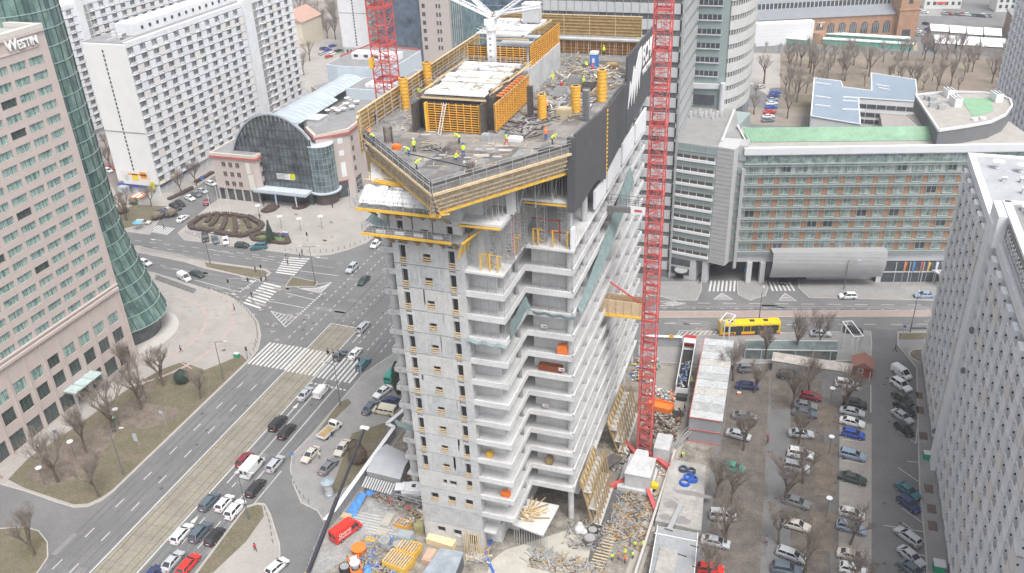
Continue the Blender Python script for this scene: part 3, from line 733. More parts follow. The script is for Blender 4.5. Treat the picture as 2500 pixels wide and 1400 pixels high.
for i in range(16): 
    a=2*pi*i/16; mb.bar((-28.9+cos(a)*.5,114.9+sin(a)*.5,66),(-28.9+cos(a)*.5,114.9+sin(a)*.5,70.6),.045)
for i in range(18): mb.cyl(-28.9,114.9,66.1+i*.25,66.13+i*.25,.52,12)
tag(mb.build('rebar_cage',concd),'tall round rebar cage at the east edge of the roof deck','rebar cage')
mb=MB()
for i in range(14):
    a=2*pi*i/14; mb.bar((-52.4+cos(a)*.6,100.6+sin(a)*.4,66),(-52.4+cos(a)*.6,100.6+sin(a)*.4,68.2),.05)
tag(mb.build('rebar_cage',rust),'short cluster of vertical rebar near the west deck railing','rebar cage')
mb=MB(); mb.box(-41.3,91.2,66.3,-40.2,92,67.6)
mb2=MB()
for i in range(12): mb2.bar((-38.2+(i%4)*.3,92.6+(i//4)*.3,66),(-38.2+(i%4)*.3,92.6+(i//4)*.3,67.6),.05)
tag(mb2.build('rebar_cage',rust),'short rusty rebar cluster by the south-east deck railing','rebar cage')
t=top('portable_toilet','blue portable toilet with a white roof on the tower deck','toilet',(-34.4,142.2,66))
mb=MB(); mb.box(-35,141.6,66,-33.8,142.8,68.3); mb.build('cabin',bluem,t)
mb=MB(); mb.prism([(-35.05,141.55),(-33.75,141.55),(-33.75,142.85),(-35.05,142.85)],68.31,68.7); mb.build('roof',white,t)
mb=MB(); mb.box(-34.8,141.5,66.2,-34.0,141.58,68.1); mb.box(-34.6,141.46,67,-34.2,141.49,67.7,1); mb.build('door',[mat('blue_door',(.12,.25,.6),.5,var=.1),white],t)
# small things on the deck
RN.seed(8)
def pile(name,lab,cat,u,v,z,n,sx,sy,mats,s=(.2,1.2),th=.1,h=.5,group=None):
    mb=MB()
    for i in range(n):
        a=RN.uniform(0,pi); l=RN.uniform(*s); x=u+RN.uniform(-sx,sx); y=v+RN.uniform(-sy,sy); zz=z+RN.random()*h
        mb.bar((x,y,zz),(x+cos(a)*l,y+sin(a)*l,zz+RN.uniform(-.1,.2)),RN.uniform(th,th*2.5),th,m=RN.randrange(len(mats)))
    return tag(mb.build(name,mats),lab,cat,group)
pile('scrap_pile','tangle of grey planks, cables and mesh on the north-east deck','scrap pile',-33,136,66.05,160,5,5,[steel,wood,concd,white],(.3,2.2),.07,.6)
pile('scrap_pile','dark heap of cut mesh in front of the orange core formwork','scrap pile',-45.3,99.4,66.05,40,1.6,.8,[ply,concd],(.3,1.2),.06,.3)
pile('scrap_pile','scattered grey boards and hoses between the yellow column forms','scrap pile',-33.5,121,66.05,110,4,4,[steel,concd,wood,white],(.3,2.0),.07,.35)
pile('scrap_pile','loose planks strewn beside the west formwork wall of the deck','scrap pile',-54.2,119,66.05,70,2,7,[wood,wood2,steel],(.5,2.4),.08,.4)
pile('scrap_pile','rubble of offcuts on the floor behind the toilet cabin','scrap pile',-38,145,66.05,60,3,3,[steel,wood2,concd],(.3,1.6),.08,.5)
crate('crate_stack','beige crate stack on the deck between two yellow column forms',-33.3,115.2,66.02,1.9,1.4,1.3,mat('cardboard',(.45,.38,.26),.9,var=.15))
crate('crate_stack','grey basket of fittings at the foot of the core formwork corner',-40.5,104.0,66.02,1.0,.9,.8,steel,'basket')
crate('orange_box','small orange box beside rebar by the west deck railing',-50.8,98.2,66.02,1.0,.7,.55,orangem,'box')
crate('board_stack','stack of white boards lying in the middle of the deck',-36.9,104.4,66.02,1.8,1.0,.5,white,'board stack')
crate('plank_crate','brown plank crate next to the blue toilet cabin',-32.4,141.8,66.02,1.8,1.2,.8,wood2)
mb=MB(); mb.prism([(-31.6,101.5),(-29.6,103.2),(-30.6,103.8),(-32.8,102.6)],66.003,66.012); tag(mb.build('deck_opening',dark),'dark open hatch in the deck near the south-east railing','hatch')
mb=MB(); mb.bar((-48.6,97.4,66.05),(-38.5,94.3,66.05),.12,.08); tag(mb.build('hose',black),'long black hose laid straight across the front of the deck','hose')
RN.seed(21); mb=MB()
for i in range(70):
    a=RN.choice([.2,.25,1.75,1.8,.9]); u=RN.uniform(-52,-30); v=RN.uniform(92,105.5); 
    if v> 88+abs(u+40.4)*1.15+1: mb.bar((u,v,66.02),(u+cos(a)*RN.uniform(1,3),v+sin(a)*RN.uniform(.5,2),66.02),.06,.05)
tag(mb.build('loose_battens',[wood]),'thin loose battens scattered over the front of the roof deck','battens')
mb=MB()
RN.seed(33)
for i in range(26):
    u=RN.uniform(-50,-30); v=RN.uniform(92,106)
    if v>88+abs(u+40.4)*1.15+1.5: a=RN.uniform(.1,.35); s=RN.uniform(.8,1.8); c=cos(a)*s; d=sin(a)*s; mb.poly([(u,v,66.006+i*.0004),(u+c,v+d,66.006+i*.0004),(u+c-d*.5,v+d+c*.5,66.006+i*.0004),(u-d*.5,v+c*.5,66.006+i*.0004)])
mb.build('deck_panel_joints',mat('pale_panels',(.38,.375,.36),.8,var=.2),TW)
# concrete placing boom
t=top('concrete_placing_boom','white concrete placing boom on a square mast above the rear core','boom',(-46.3,125.4,66))
mb=MB(); mb.box(-46.8,124.9,66,-45.7,126,75.6); 
for i in range(9): mb.box(-46.45,124.86,67+i*.9,-46.1,124.9,67.3+i*.9,1)
mb.build('mast',[white,concd],t)
mb=MB(); mb.cyl(-46.25,125.4,75.6,76.3,.9,12); mb.box(-47,124.6,76.3,-45.5,126.2,77.2); mb.build('slewing_head',white,t)
def truss(mb,a,b,w,seg,t=.1,w2=None):
    a=Vector(a);b=Vector(b);d=(b-a);L=d.length;d.normalize(); up=Vector((0,0,1)) if abs(d.z)<.9 else Vector((0,1,0)); x=d.cross(up).normalized(); y=x.cross(d)
    w2=w2 or w; n=max(1,int(L/seg)); c=[(1,1),(-1,1),(-1,-1),(1,-1)]
    P=lambda i,k: a+d*L*i/n+(x*c[k][0]+y*c[k][1])*(w+(w2-w)*i/n)/2
    for k in range(4): mb.bar(P(0,k),P(n,k),t)
    for i in range(n+1):
        for k in range(4): mb.bar(P(i,k),P(i,(k+1)%4),t*.7)
    for i in range(n):
        for k in range(4): mb.bar(P(i,k if i%2 else (k+1)%4),P(i+1,(k+1)%4 if i%2 else k),t*.6)
for nm,a,b,w_ in (('boom_arm',(-46.3,125.4,77.4),(-60,123,84),.42),('boom_arm',(-46.3,126,77.4),(-58.5,128,86.5),.3),('boom_arm',(-45.6,125.4,77.2),(-37,127.5,83),.38),('boom_arm',(-45.6,126,77.6),(-40.2,131,77.8),.35)):
    mb=MB(); mb.bar(a,b,w_,w_*.8); a2=(a[0],a[1],a[2]+w_*.7); b2=(b[0],b[1],b[2]+w_*.7); truss(mb,a2,b2,.5,1.2,.07); mb.bar((a[0],a[1]-.5,a[2]+.1),(b[0],b[1]-.5,b[2]+.1),.15)
    mb.build(nm,white,t)
t=top('pump_container','pale grey corrugated container cabin on the rear core roof','container',(-42,135,74.4))
mb=MB(); mb.box(-44.4,135,74.6,-41.8,137,77.4); 
for i in range(9): mb.box(-44.4+i*.29,134.93,74.7,-44.27+i*.29,135,77.3)
mb.build('body',offw,t); mb=MB(); mb.box(-44.5,134.9,77.4,-41.7,137.1,77.5); mb.build('roof',white,t)

# extra clutter: rebar mats, cables, boxes on and around the cores
RN.seed(41)
pile('scrap_pile','tangle of planks, hoses and tools on top of the front core cover','scrap pile',-45.5,115,71.1,90,3.8,7,[wood,steel,concd,wood2],(.3,2.4),.06,.35)
pile('scrap_pile','tangle of rods and boards on top of the rear core cover','scrap pile',-46,133,74.3,70,3.5,4.5,[wood,steel,concd,white],(.3,2.4),.06,.35)
pile('scrap_pile','row of upright bars and frames in front of the rear core wall','scrap pile',-38.2,128,66.1,90,.9,7,[steel,wood,concd],(.2,1.0),.07,1.6)
pile('scrap_pile','beige and grey offcuts strewn west of the front core','scrap pile',-53.5,110,66.03,60,2.2,5,[wood,steel,concd],(.3,1.6),.06,.2)
pile('scrap_pile','pipes and brackets along the east deck edge','scrap pile',-30.3,133,66.05,110,1.5,9,[steel,wood,concd,wood2],(.3,2.0),.07,.5)
mb=MB()
for i in range(34):
    u=-50.2+.27*i; mb.bar((u,124.6,70.2),(u,124.6,71.4+.5*RN.random()),.04)
for i in range(40):
    v=107.5+.4*i; mb.bar((-50.7,v,70.3),(-50.7,v,71.3+.5*RN.random()),.035); mb.bar((-40.3,v,70.5),(-40.3,v,71.4+.5*RN.random()),.035)
mb.build('core_rebar',rust,TW,kind='stuff')
for j in range(2):
    mb=MB()
    for i in range(16): mb.box(-56.6+j*.1,105.5+i*2.6,66.2+j*1.2,-56.4,105.6+i*2.6,67.3+j*1.2); 
    mb.bar((-56.5,105.5,67.1+j*1.2),(-56.5,146,67.1+j*1.2),.06); mb.build('inner_railing',steel,TW)
# steel stair tower and frames between deck and lower ledge
for (u,v) in ((-50.5,98.3),(-46.8,95.8),(-54.6,102.4),(-44.0,95.8),(-38.4,96.8)): scaf(u,v,61.9,65.2)
for i in range(10):
    u=-35.6+i*.0; 
for i in range(8):
    t_=i/7; a=(-40.8+t_*11.6,89.9+t_*15.6+.9); mb=MB(); mb.bar((*a,58),(*a,62.3),.08); mb.bar((a[0],a[1],58),(a[0]+.9,a[1]+.5,62.2),.05); 
    if i>3: mb.build('hanging_prop',steel,TW)
mb=MB(); mb.box(-44.6,99.2,61.8,-43.6,100.2,65.3); mb.box(-35.4,98.6,58.2,-34.4,99.6,65.3); mb.build('round_pier',conc,TW)
for k,z in enumerate((57.0,60.7)):
    mb=MB(); 
    for i in range(20): mb.bar((-53.4+i*.62,92.45-.15*k,z),(-53.4+i*.62,92.45-.15*k,z+.9),.035)
    mb.build('mesh_panel',steel,TW)

# plywood sheets and concrete pours on the deck
RN.seed(77); dm=[mat('deck_ply_a',(.15,.14,.13),.6,var=.2,scale=1.2),mat('deck_ply_b',(.23,.215,.2),.7,var=.2,scale=1.2),mat('deck_ply_c',(.3,.29,.275),.8,var=.2,scale=1),mat('deck_wet',(.11,.11,.115),.3,var=.2,scale=1)]
mb=MB(); n=0
for i in range(13):
    for j in range(28):
        u=-57+i*2.5; v=88+j*2.45
        if v<88.3+abs(u+1.2+40.4)*(1.38 if u>-41 else .93)+.6 or v>149 or RN.random()<.25: continue
        if (-52<u<-39 and v>103.5) or u>-30.9: continue
        z=66.003+.0007*(n%3); n+=1; mb.poly([(u+.04,v+.04,z),(u+2.46,v+.04,z),(u+2.46,v+2.41,z),(u+.04,v+2.41,z)],RN.choice((0,0,1,1,1,2,3)))
mb.build('deck_sheets',dm,TW,kind='stuff')
for k,(u,v,a,b,lab) in enumerate(((-36.5,124,1.6,3.5,'rebar mat stack in the middle of the rear deck'),(-36,131,2,2.2,'grey bundle of forms near the concrete wall'),(-33,128,1.8,2.4,'steel frame stack between the rear columns'),(-37.5,118.5,1.2,2,'dark open frame stack beside the black column'))):
    mb=MB()
    for i in range(7): mb.box(u,v+i*b/7,66.05,u+a,v+i*b/7+.12,66.9+.3*(i%2)); mb.box(u+i*a/7,v,66.1+.1*(i%3),u+i*a/7+.1,v+b,66.2+.1*(i%3)) 
    tag(mb.build('form_stack',(steel,concd,ply,steel)[k]),lab,'form stack')
pile('scrap_pile','dense mess of hoses, mats and offcuts over the north half of the deck','scrap pile',-33.8,127,66.03,240,4.6,14,[ply,concd,steel,wood2,black],(.3,1.8),.07,.4)
pile('scrap_pile','dark hoses and sheets in the strip right of the front core','scrap pile',-36.2,110,66.03,60,2.4,4,[ply,black,steel],(.4,2.4),.08,.15)
# ---------------- apartment blocks ----------------
wallg=mat('facade_grey',(.56,.57,.59),.9,var=.1,scale=.5)
panelw=mat('panel_white',(.68,.69,.71),.8,var=.08,scale=.4,var2=.08,scale2=2)
railw=mat('rail_white',(.7,.71,.73),.7,var=0)
PCOL=[panelw,mat('panel_warm',(.65,.63,.6),.8,var=.05),mat('panel_pinkish',(.63,.6,.59),.8,var=.05),mat('panel_cool',(.6,.63,.66),.8,var=.05)]
def block(root,ox,oy,ang,x0,x1,zb,zt,mod,fl,skip=(),near=None,dep=12.0,proj=.55,rows=None,limit=95,seed=1,xvis=None):
    """slab block facade: x along, outward -y"""
    rn=random.Random(seed); rows=rows or int(round((zt-zb)/fl))
    c,s=cos(ang),sin(ang)
    b=MB(ox,oy,ang); b.box(x0,.7,0,x1,dep,zt+1.2); b.build('block_body',wallg,root)
    b=MB(ox,oy,ang)
    for k in range(rows+1): b.box(x0,-.05,zb+k*fl-.1,x1,1.0,zb+k*fl+.1)
    nm=int((x1-x0)/mod)
    for i in range(nm+1): b.box(x0+i*mod-.09,-.04,zb,x0+i*mod+.09,1.0,zt)
    b.build('floor_and_cross_walls',panelw,root)
    b=MB(ox,oy,ang); b.box(x0,-.12,zt,x1,.5,zt+1.45); b.box(x0,.5,zt+1.2,x1,1.0,zt+1.5); b.build('parapet',panelw,root)
    # prototypes
    pw=MB(); pl_=MB(); w=mod*.52
    pl_.box(w,-proj,.05,mod-.12,-.02,fl*.88); pl_.box(w,-proj-.02,-.04,mod-.1,0,.06)
    pl_.box(.12,-proj*.9,.55,w,-proj*.9+.06,.9,1); pl_.box(.12,-proj*.9,-.1,w,0,.02,1)
    pl_.box(.12,-.25,.95,.17,-.2,2.0,1)
    (pl_.box(mod-.13,-proj+.3,fl*.42,mod-.1,-.2,fl*.55,2),pl_.box(w-.05,-proj*.9,fl*.2,w,-.1,fl*.8,2)) if proj>.6 else None
    nwin=4
    for i in range(nwin):
        a=.35+i*(w-.5)/nwin; pw.box(a,.55,.5,a+(w-.5)/nwin*.42,.99,fl-.4,0); pw.box(a-.1,.6,.42,a+(w-.5)/nwin*.42+.1,1.0-.002,fl-.3,1)
    pw.box(w+.25,.5,fl-.3,mod-.4,.99,fl-.12,0)
    cells=[]
    for k in range(rows):
        for i in range(nm):
            x=x0+i*mod
            if any(a<=x+mod/2<=b_ for a,b_ in skip): continue
            if xvis and not(xvis[0]<=x<=xvis[1]): continue
            px,py=ox+x*c,oy+x*s; z=zb+k*fl
            d=(px**2+py**2+(z-HC)**2); cells.append((d,px,py,z))
    cells.sort()
    wg=[dglass,railw]; dk=[mat('curtained_glass',(.26,.27,.28),.3,var=.3,scale=.4,spec=.6),railw]
    bo=pl_.build('balcony',[panelw,railw,dark]); wo=pw.build('window',wg); bo.parent=root; wo.parent=root
    used=False
    rest=MB(); restw=MB()
    for n,(d,px,py,z) in enumerate(cells):
        if n<limit:
            for proto in (bo,wo):
                o=proto if not used else proto.copy()
                if used: COL.objects.link(o); o.parent=root
                o.location=Vector((px,py,z))-root.location; o.rotation_euler=(0,0,ang)
            
                if proto is bo: objmat(o,0,PCOL[0] if rn.random()<.62 else rn.choice(PCOL))
                else: objmat(o,0,dglass if rn.random()<.4 else dk[0])
            used=True
        else:
            r1=MB(px,py,ang,z)
            ci=0 if rn.random()<.62 else rn.randrange(4); gi=rn.randrange(2)
            for src,dst,cm in ((pl_,rest,lambda m:ci if m==0 else 3+m),(pw,restw,lambda m: gi if m==0 else 2)):
                b0=len(dst.v); dst.v+=[r1.T(v) for v in src.v]; dst.f+=[tuple(b0+i for i in f) for f in src.f]; dst.mi+=[cm(m) for m in src.mi]
    if rest.v:
        rest.build('balconies',PCOL+[railw,dark],root,kind='stuff'); restw.build('windows',[dglass,dk[0],railw],root,kind='stuff')
def roofbits(root,ox,oy,ang,x0,x1,y0,y1,z,seed,n=6):
    rn=random.Random(seed)
    for i in range(n):
        x=rn.uniform(x0,x1);y=rn.uniform(y0,y1); b=MB(ox,oy,ang); a,c_,h=rn.uniform(.6,2),rn.uniform(.6,1.6),rn.uniform(.5,1.4)
        b.box(x,y,z,x+a,y+c_,z+h); b.box(x-.1,y-.1,z+h,x+a+.1,y+c_+.1,z+h+.1); b.build('roof_vent',rn.choice([offw,concd,panelw]),root)
# L1
t=top('apartment_block','white slab block with a blank end wall, yellow shop fascia and banner at its foot','apartment block',(-197,250,0))
block(t,-191.5,209.2,pi/2,0,92.5,3.8,46.6,5.36,2.675,skip=((59,68),),dep=15.3,rows=16,seed=2)
mb=MB(); mb.box(-207,208.7,3.8,-191.5,209.25,47.6); mb.box(-207.05,208.6,20.5,-191.45,208.7,20.8,1)
for i in range(31): mb.box(-200.0,208.62,5.2+i*1.33,-199.5,208.75,6.05+i*1.33,2)
mb.build('end_wall',[mat('end_wall_white',(.68,.68,.67),.85,var=.04,scale=.2),concd,dark],t)
mb=MB(); mb.prism([(-207,209.2),(-191.7,209.2),(-191.7,301.7),(-207,301.7)],47.8,48.0); mb.build('roof',greyroof,t)
mb=MB(); mb.box(-192.5,268.4,0,-190.4,273.4,48.8); mb.build('stair_shaft',panelw,t)
mb=MB(); mb.box(-192.5,273.4,0,-191.6,277.2,48.6); mb.build('stair_glazing',concd,t)
mb=MB(); mb.box(-191.6,209.3,20.45,-191.44,301.6,20.75); mb.build('expansion_joint',concd,t)
mb=MB(); mb.box(-202,218.5,48,-195.5,300,51.4)
for i in range(14): mb.box(-195.5,222+i*3.6,49.2,-195.4,223+i*3.6,50.2,1)
mb.build('roof_storey',[panelw,dark],t)
roofbits(t,-191.5,209.2,pi/2,2,9,3,12,48,4,4)
mb=MB(); mb.box(-199,210.5,48,-198.6,215,48.6); mb.bar((-194,211,48.1),(-194,216,48.1),.3); mb.build('roof_pipe',offw,t)
# shop level
mb=MB(); mb.box(-207,209.4,0,-192.4,301,3.7); mb.build('shop_front',dglass,t)
mb=MB()
for i in range(30): mb.box(-192.4,209.4+i*3.1,0,-192.0,209.7+i*3.1,3.7)
for i in range(6): mb.box(-207+i*3,208.9,0,-206.7+i*3,209.4,3.7)
mb.build('shop_pillars',panelw,t)
yel=mat('sign_yellow',(.6,.55,.03),.6,var=.1); 
mb=MB(); mb.box(-191.9,209.6,3.0,-191.7,220.5,4.4); mb.box(-191.9,209.5,2.6,-191.65,230,2.95,1); mb.box(-207,208.4,2.2,-196,208.6,3.2,1); mb.box(-195.8,208.4,2.2,-193,208.6,4.6,0)
mb.build('shop_fascia',[yel,mat('sign_blue',(.08,.08,.35),.6,var=0)],t)
mb=MB(); mb.box(-204.5,208.2,3.3,-194.5,208.4,8.0); 
for (a,b,c,d,m) in ((-203.5,4.6,-202,6.4,1),(-200.6,4.8,-198.2,7.0,2),(-197.2,5.6,-194.8,7.9,3),(-202,6.6,-194.6,7.1,3)): mb.box(a,208.15,b,c,208.2,d,m)
mb.build('banner',[mat('banner_white',(.66,.65,.63),.6,var=.06),offw,mat('banner_yellow',(.75,.55,.05),.6,var=.1),mat('banner_orange',(.75,.28,.04),.6,var=.1)],t)
mb=MB(); mb.box(-206,206.5,0,-203,208.4,2.6); mb.build('glazed_annex',[mat('pale_glass',(.4,.45,.47),.3,var=.1)],t)
# L2
t=top('apartment_block','white slab block partly hidden behind the green glass drum and its neighbour','apartment block',(-257,280,0))
block(t,-250,216,pi/2,-5,96,5,48,5.36,2.675,skip=((37,45),),dep=13,rows=16,seed=3,limit=90,xvis=(10,96))
mb=MB(); mb.box(-250.6,253.2,0,-249.0,256.5,52); mb.build('stair_shaft',panelw,t)
mb=MB(); mb.box(-250.6,256.5,0,-250.0,260.6,51); mb.build('stair_glazing',concd,t)
# white tower behind
t=top('apartment_block','tall white end wall with one column of small windows behind the left red crane','apartment block',(-211,400,0))
mb=MB(); mb.box(-218.8,383,4,-203.8,430,47); mb.build('wall',panelw,t)
mb=MB(); mb.box(-218.4,383.2,0,-204.2,429,4); mb.build('ground_floor_wall',offw,t)
mb=MB()
for i in range(26): mb.box(-211.3,382.9,5+i*1.4,-210.7,383.0,5.9+i*1.4)
mb.build('stair_windows',dark,t)
mb=MB(); mb.box(-218.85,382.94,20.3,-203.75,383,20.6); mb.build('expansion_joint',concd,t)
mb=MB()
for i in range(16):
    for j in range(8): mb.box(-203.8,385+j*5,5+i*2.67,-203.1,387.5+j*5,6.0+i*2.67)
mb.build('balconies',mat('balcony_green',(.5,.58,.55),.8,var=.1),t)
mb=MB()
for i in range(7): mb.box(-217+i*1.9,382.8,1,-216+i*1.9,383.2,3)
mb.build('ground_windows',dark,t)
# right block
t=top('apartment_block','white apartment block nearest the camera with rows of pale balconies and roof dishes','apartment block',(35,120,0))
block(t,29.4,171.0,-pi/2,0,29.6,2.4,44.0,4.9,2.6,dep=12,rows=16,seed=5,proj=.75,limit=60)
block(t,29.4,171.0,-pi/2,36.4,100,2.4,44.0,4.9,2.6,dep=12,rows=16,seed=6,proj=.75,limit=95,xvis=(36,82))
mb=MB(); mb.box(30.0,141.4,0,30.6,138.6,45.2); mb.build('stair_glazing',mat('stair_grey',(.45,.45,.44),.8,var=.08),t)
mb=MB(); mb.box(28.3,138.6,0,30.4,134.8,47.5); mb.box(28.6,139.1,44.5,30.2,133,49.6); mb.build('stair_shaft',white,t)
mb=MB(); mb.prism([(29.9,171),(41,171),(41,141),(29.9,141)],44.9,45.35); mb.build('roof',mat('roof_light',(.36,.37,.39),.9,var=.1,scale=.2,var2=.1,scale2=2),t)
mb=MB(); mb.box(29.2,141.2,45.2,30.3,171.2,45.75); mb.box(30.3,170.7,45.2,41,171.2,45.75); mb.build('parapet_coping',white,t)
mb=MB(); mb.prism([(30.6,138.6),(42,138.6),(42,60),(30.6,60)],45.3,49.5); mb.build('penthouse',[greyroof],t)
mb=MB(); mb.box(29.8,60,49.4,30.9,138.8,49.9); mb.box(30,138.2,49.4,42,138.9,49.9); mb.build('penthouse_coping',white,t)
mb=MB(); mb.box(29.6,60,47.0,30.5,131.4,49.2); mb.build('sign_band',mat('sign_band_grey',(.2,.2,.19),.7,var=.08),t)
mb=MB(); mb.box(29.9,60,45.2,30.6,138,47.0); mb.build('penthouse_wall',offw,t)
rn=random.Random(4); mb=MB()   # unreadable white lettering seen edge-on
v=130.2
while v>60:
    w_=rn.uniform(.7,1.0); k=rn.randrange(4)
    mb.box(29.5,v-.16,47.3,29.6,v,48.9); 
    if k!=1: mb.box(29.5,v-w_,48.65,29.6,v,48.9)
    if k!=2: mb.box(29.5,v-w_,47.3,29.6,v,47.55)
    if k!=3: mb.box(29.5,v-w_,47.95,29.6,v,48.2)
    mb.box(29.5,v-w_,47.3,29.6,v-w_+.16,48.9); v-=w_+.45
mb.build('sign_letters',white,t)
mb=MB(); mb.box(29.0,70,0,29.6,171,2.3); mb.build('base_wall',mat('base_green',(.3,.33,.33),.8,var=.1),t)
for (u,v,z) in ((33.3,165,45.4),(37.0,164,45.4)):
    mb=MB(); mb.cyl(u,v,z,z+.1,.5,12); mb.bar((u,v,z),(u,v,z+1.1),.12)
    for i in range(5): mb.cyl(u,v,z+1.0+i*.07,z+1.07+i*.07,.35+i*.16,18)
    mb.build('satellite_dish',white,t)
for (u,v,a,h) in ((33.2,158.5,.7,.7),(36,158.5,1,.8),(35.5,153.5,.8,1.0),(32,136,1.2,.6),(33.5,136.2,1,.5),(32.6,134,1.6,1.3)):
    mb=MB(); z=45.35 if v>141 else 49.5; mb.box(u,v,z,u+a,v+a*.8,z+h); mb.box(u-.1,v-.1,z+h,u+a+.1,v+a*.8+.1,z+h+.1); mb.build('roof_vent',offw,t)
mb=MB(); mb.bar((31,166,45.5),(33.3,165,45.8),.06); mb.bar((33.3,165,45.8),(36,162,45.5),.06); mb.build('roof_cable',white,t)
mb=MB(); mb.cyl(31,140,26,26.4,.55,14); mb.build('wall_dish',mat('dish_dark',(.1,.1,.12),.6,var=0),t)
for (x,y,r) in ((2372,807,.55),(2351,905,.5),(2280,1053,.45)):
    u,v,z=GU(x,y,28.3); mb=MB(); mb.bar((u,v,z),(29.2,v,z-.3),.08); mb.bar((u-.06,v,z),(u+.06,v-.1,z+.08),r*2,r*2,n=16); mb.build('satellite_dish',mat('dish_grey',(.2,.21,.23),.6,var=0),t)
# ---------------- hotel on the west side ----------------
pink=mat('pink_stone',(.5,.43,.405),.85,var=.05,scale=.3,var2=.05,scale2=2)
pinkd=mat('pink_stone_dark',(.4,.33,.3),.85,var=.08,scale=.4)
gcur=mat('green_curtain_glass',(.17,.28,.26),.25,var=.45,scale=1.1,spec=.7,col2=(.26,.37,.35))
gdk=mat('green_dark_glass',(.05,.07,.07),.15,var=.3,spec=.8)
HT=top('hotel','pink stone hotel slab with green curtained windows and white rooftop lettering','hotel',(-145,105,0))
mb=MB(); mb.box(-160,30,0,-135.6,128,72.0); mb.build('wall_core',pink,HT)
# facade with recessed windows, x -> +v
u1=-135.2
rows=[67.05-2.8*i for i in range(18)]
mb=MB(); F=(-135.55,-135.2)
cols=[124.85-4.27*i for i in range(13)]
def vb(mb,v0,v1,z0,z1,m=0): mb.box(F[0],v0,z0,F[1],v1,z1,m)
vb(mb,60,128,68.0,72.2); 
edges=[68.0]+[r-.9 for r in rows]
for i,r in enumerate(rows):
    zt_=(68.0 if i==0 else rows[i-1]-.9); vb(mb,60,128,r+.75,zt_) if zt_>r+.75 else None
    last=128
    for c_ in cols: vb(mb,c_+1.75,last,r-.9,r+.75); last=c_-1.75
    vb(mb,60,last,r-.9,r+.75)
vb(mb,60,128,13.3,rows[-1]-.9)
def lowrow(z0,z1,zt,w_=1.45,offs=0):
    last=128
    for c_ in cols: vb(mb,c_+w_,last,z0,z1); last=c_-w_
    vb(mb,60,last,z0,z1); vb(mb,60,128,z1,zt)
vb(mb,60,128,0,.2)
lowrow(10.5,13.1,13.3); vb(mb,60,128,9.4,10.5); lowrow(6.0,9.2,9.4); vb(mb,60,128,4.2,6.0); lowrow(.2,4.0,4.2,1.7)
mb.box(-136,128,0,-135.2,128.3,72.2); mb.build('facade_wall',pink,HT)
mb=MB(); mb.box(-135.3,60,17.3,-134.7,128.0,17.9); mb.box(-135.3,60,18.4,-134.9,128.2,18.7); mb.box(-135.25,60,69.4,-135.05,126,69.6); mb.box(-135.25,60,71.8,-134.9,128.2,72.1)
for c_ in cols: mb.box(-135.3,c_+2.05,0,-134.95,c_+2.25,17)
mb.build('cornice',pink,HT)
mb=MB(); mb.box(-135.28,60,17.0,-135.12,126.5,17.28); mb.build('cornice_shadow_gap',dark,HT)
rn=random.Random(9)
for kind,zs,hw,hh_ in (('up',rows,1.75,(.9,.75)),('l1',[10.5],1.45,(0,2.6)),('l2',[6.0],1.45,(0,3.2)),('l3',[.2],1.7,(0,3.8))):
    pass
cells=[]
for r in rows:
    for c_ in cols: cells.append((c_,r-.9,r+.75,1.75,0))
for c_ in cols: cells.append((c_,10.5,13.1,1.45,0)); cells.append((c_,6.0,9.2,1.45,1)); cells.append((c_,.2,4.0,1.7,1))
cells=[c_ for c_ in cells if c_[0]>75]
cells.sort(key=lambda c_:-c_[0]+ (72-c_[2])*.1)
def cell_mesh(mb,c_,z0,z1,hw,dk_,op):
    gi=1 if (dk_ or op) else 0
    mb.box(-135.58,c_-hw,z0,-135.5,c_+hw,z1,gi)
    if not gi:
        a=c_-hw
        while a<c_+hw-.3:
            w_=rn.uniform(.15,.5)
            if rn.random()<.55: mb.box(-135.5,a,z0,-135.47,min(a+w_,c_+hw),z1,2)
            a+=w_+rn.uniform(.05,.3)
    mb.box(-135.5,c_+.5,z0,-135.42,c_+.58,z1,3); mb.box(-135.5,c_-.5,z0,-135.44,c_-.44,z1,3); mb.box(-135.55,c_-hw,z0,-135.2,c_+hw,z0+.12,4)
wm=[gcur,gdk,mat('curtain_pale',(.32,.42,.39),.6,var=.2,scale=2),mat('mullion_dark',(.09,.13,.12),.5,var=0),pinkd]
rest=MB()
for n,(c_,z0,z1,hw,dk_) in enumerate(cells):
    op=rn.random()<.04
    if n<98: m_=MB(); cell_mesh(m_,c_,z0,z1,hw,dk_,op); m_.build('window',wm,HT)
    else: cell_mesh(rest,c_,z0,z1,hw,dk_,op)
rest.build('windows',wm,HT,kind='stuff')
mb=MB(); mb.prism([(-160,30),(-135.6,30),(-135.6,127.8),(-160,127.8)],72.0,72.15); mb.build('roof',mat('roof_gravel',(.36,.35,.34),.95,var=.1),HT)
mb=MB(); mb.box(-136.4,60,72.21,-135.12,128.35,73.1); mb.box(-160,127.4,72.2,-136.4,128.3,73.1); mb.build('roof_parapet',mat('coping_cream',(.55,.52,.49),.8,var=.05),HT)
mb=MB(); mb.box(-141.5,117,72.2,-138.5,120,74.4); mb.box(-138.5,117.6,72.9,-138.4,118.4,73.9,1); mb.box(-138.5,118.8,72.9,-138.4,119.6,73.9,1); mb.build('roof_hut',[mat('hut_cream',(.55,.52,.49),.8,var=.05),dark],HT)
text_mesh('sign_letters','W',2.7,signw,HT,(-134.95,118.9,70.0),(0,1,0),(0,0,1),.15,.9,.04)
text_mesh('sign_letters','ESTIN',2.05,signw,HT,(-134.95,121.4,70.0),(0,1,0),(0,0,1),.15,.9,.04)
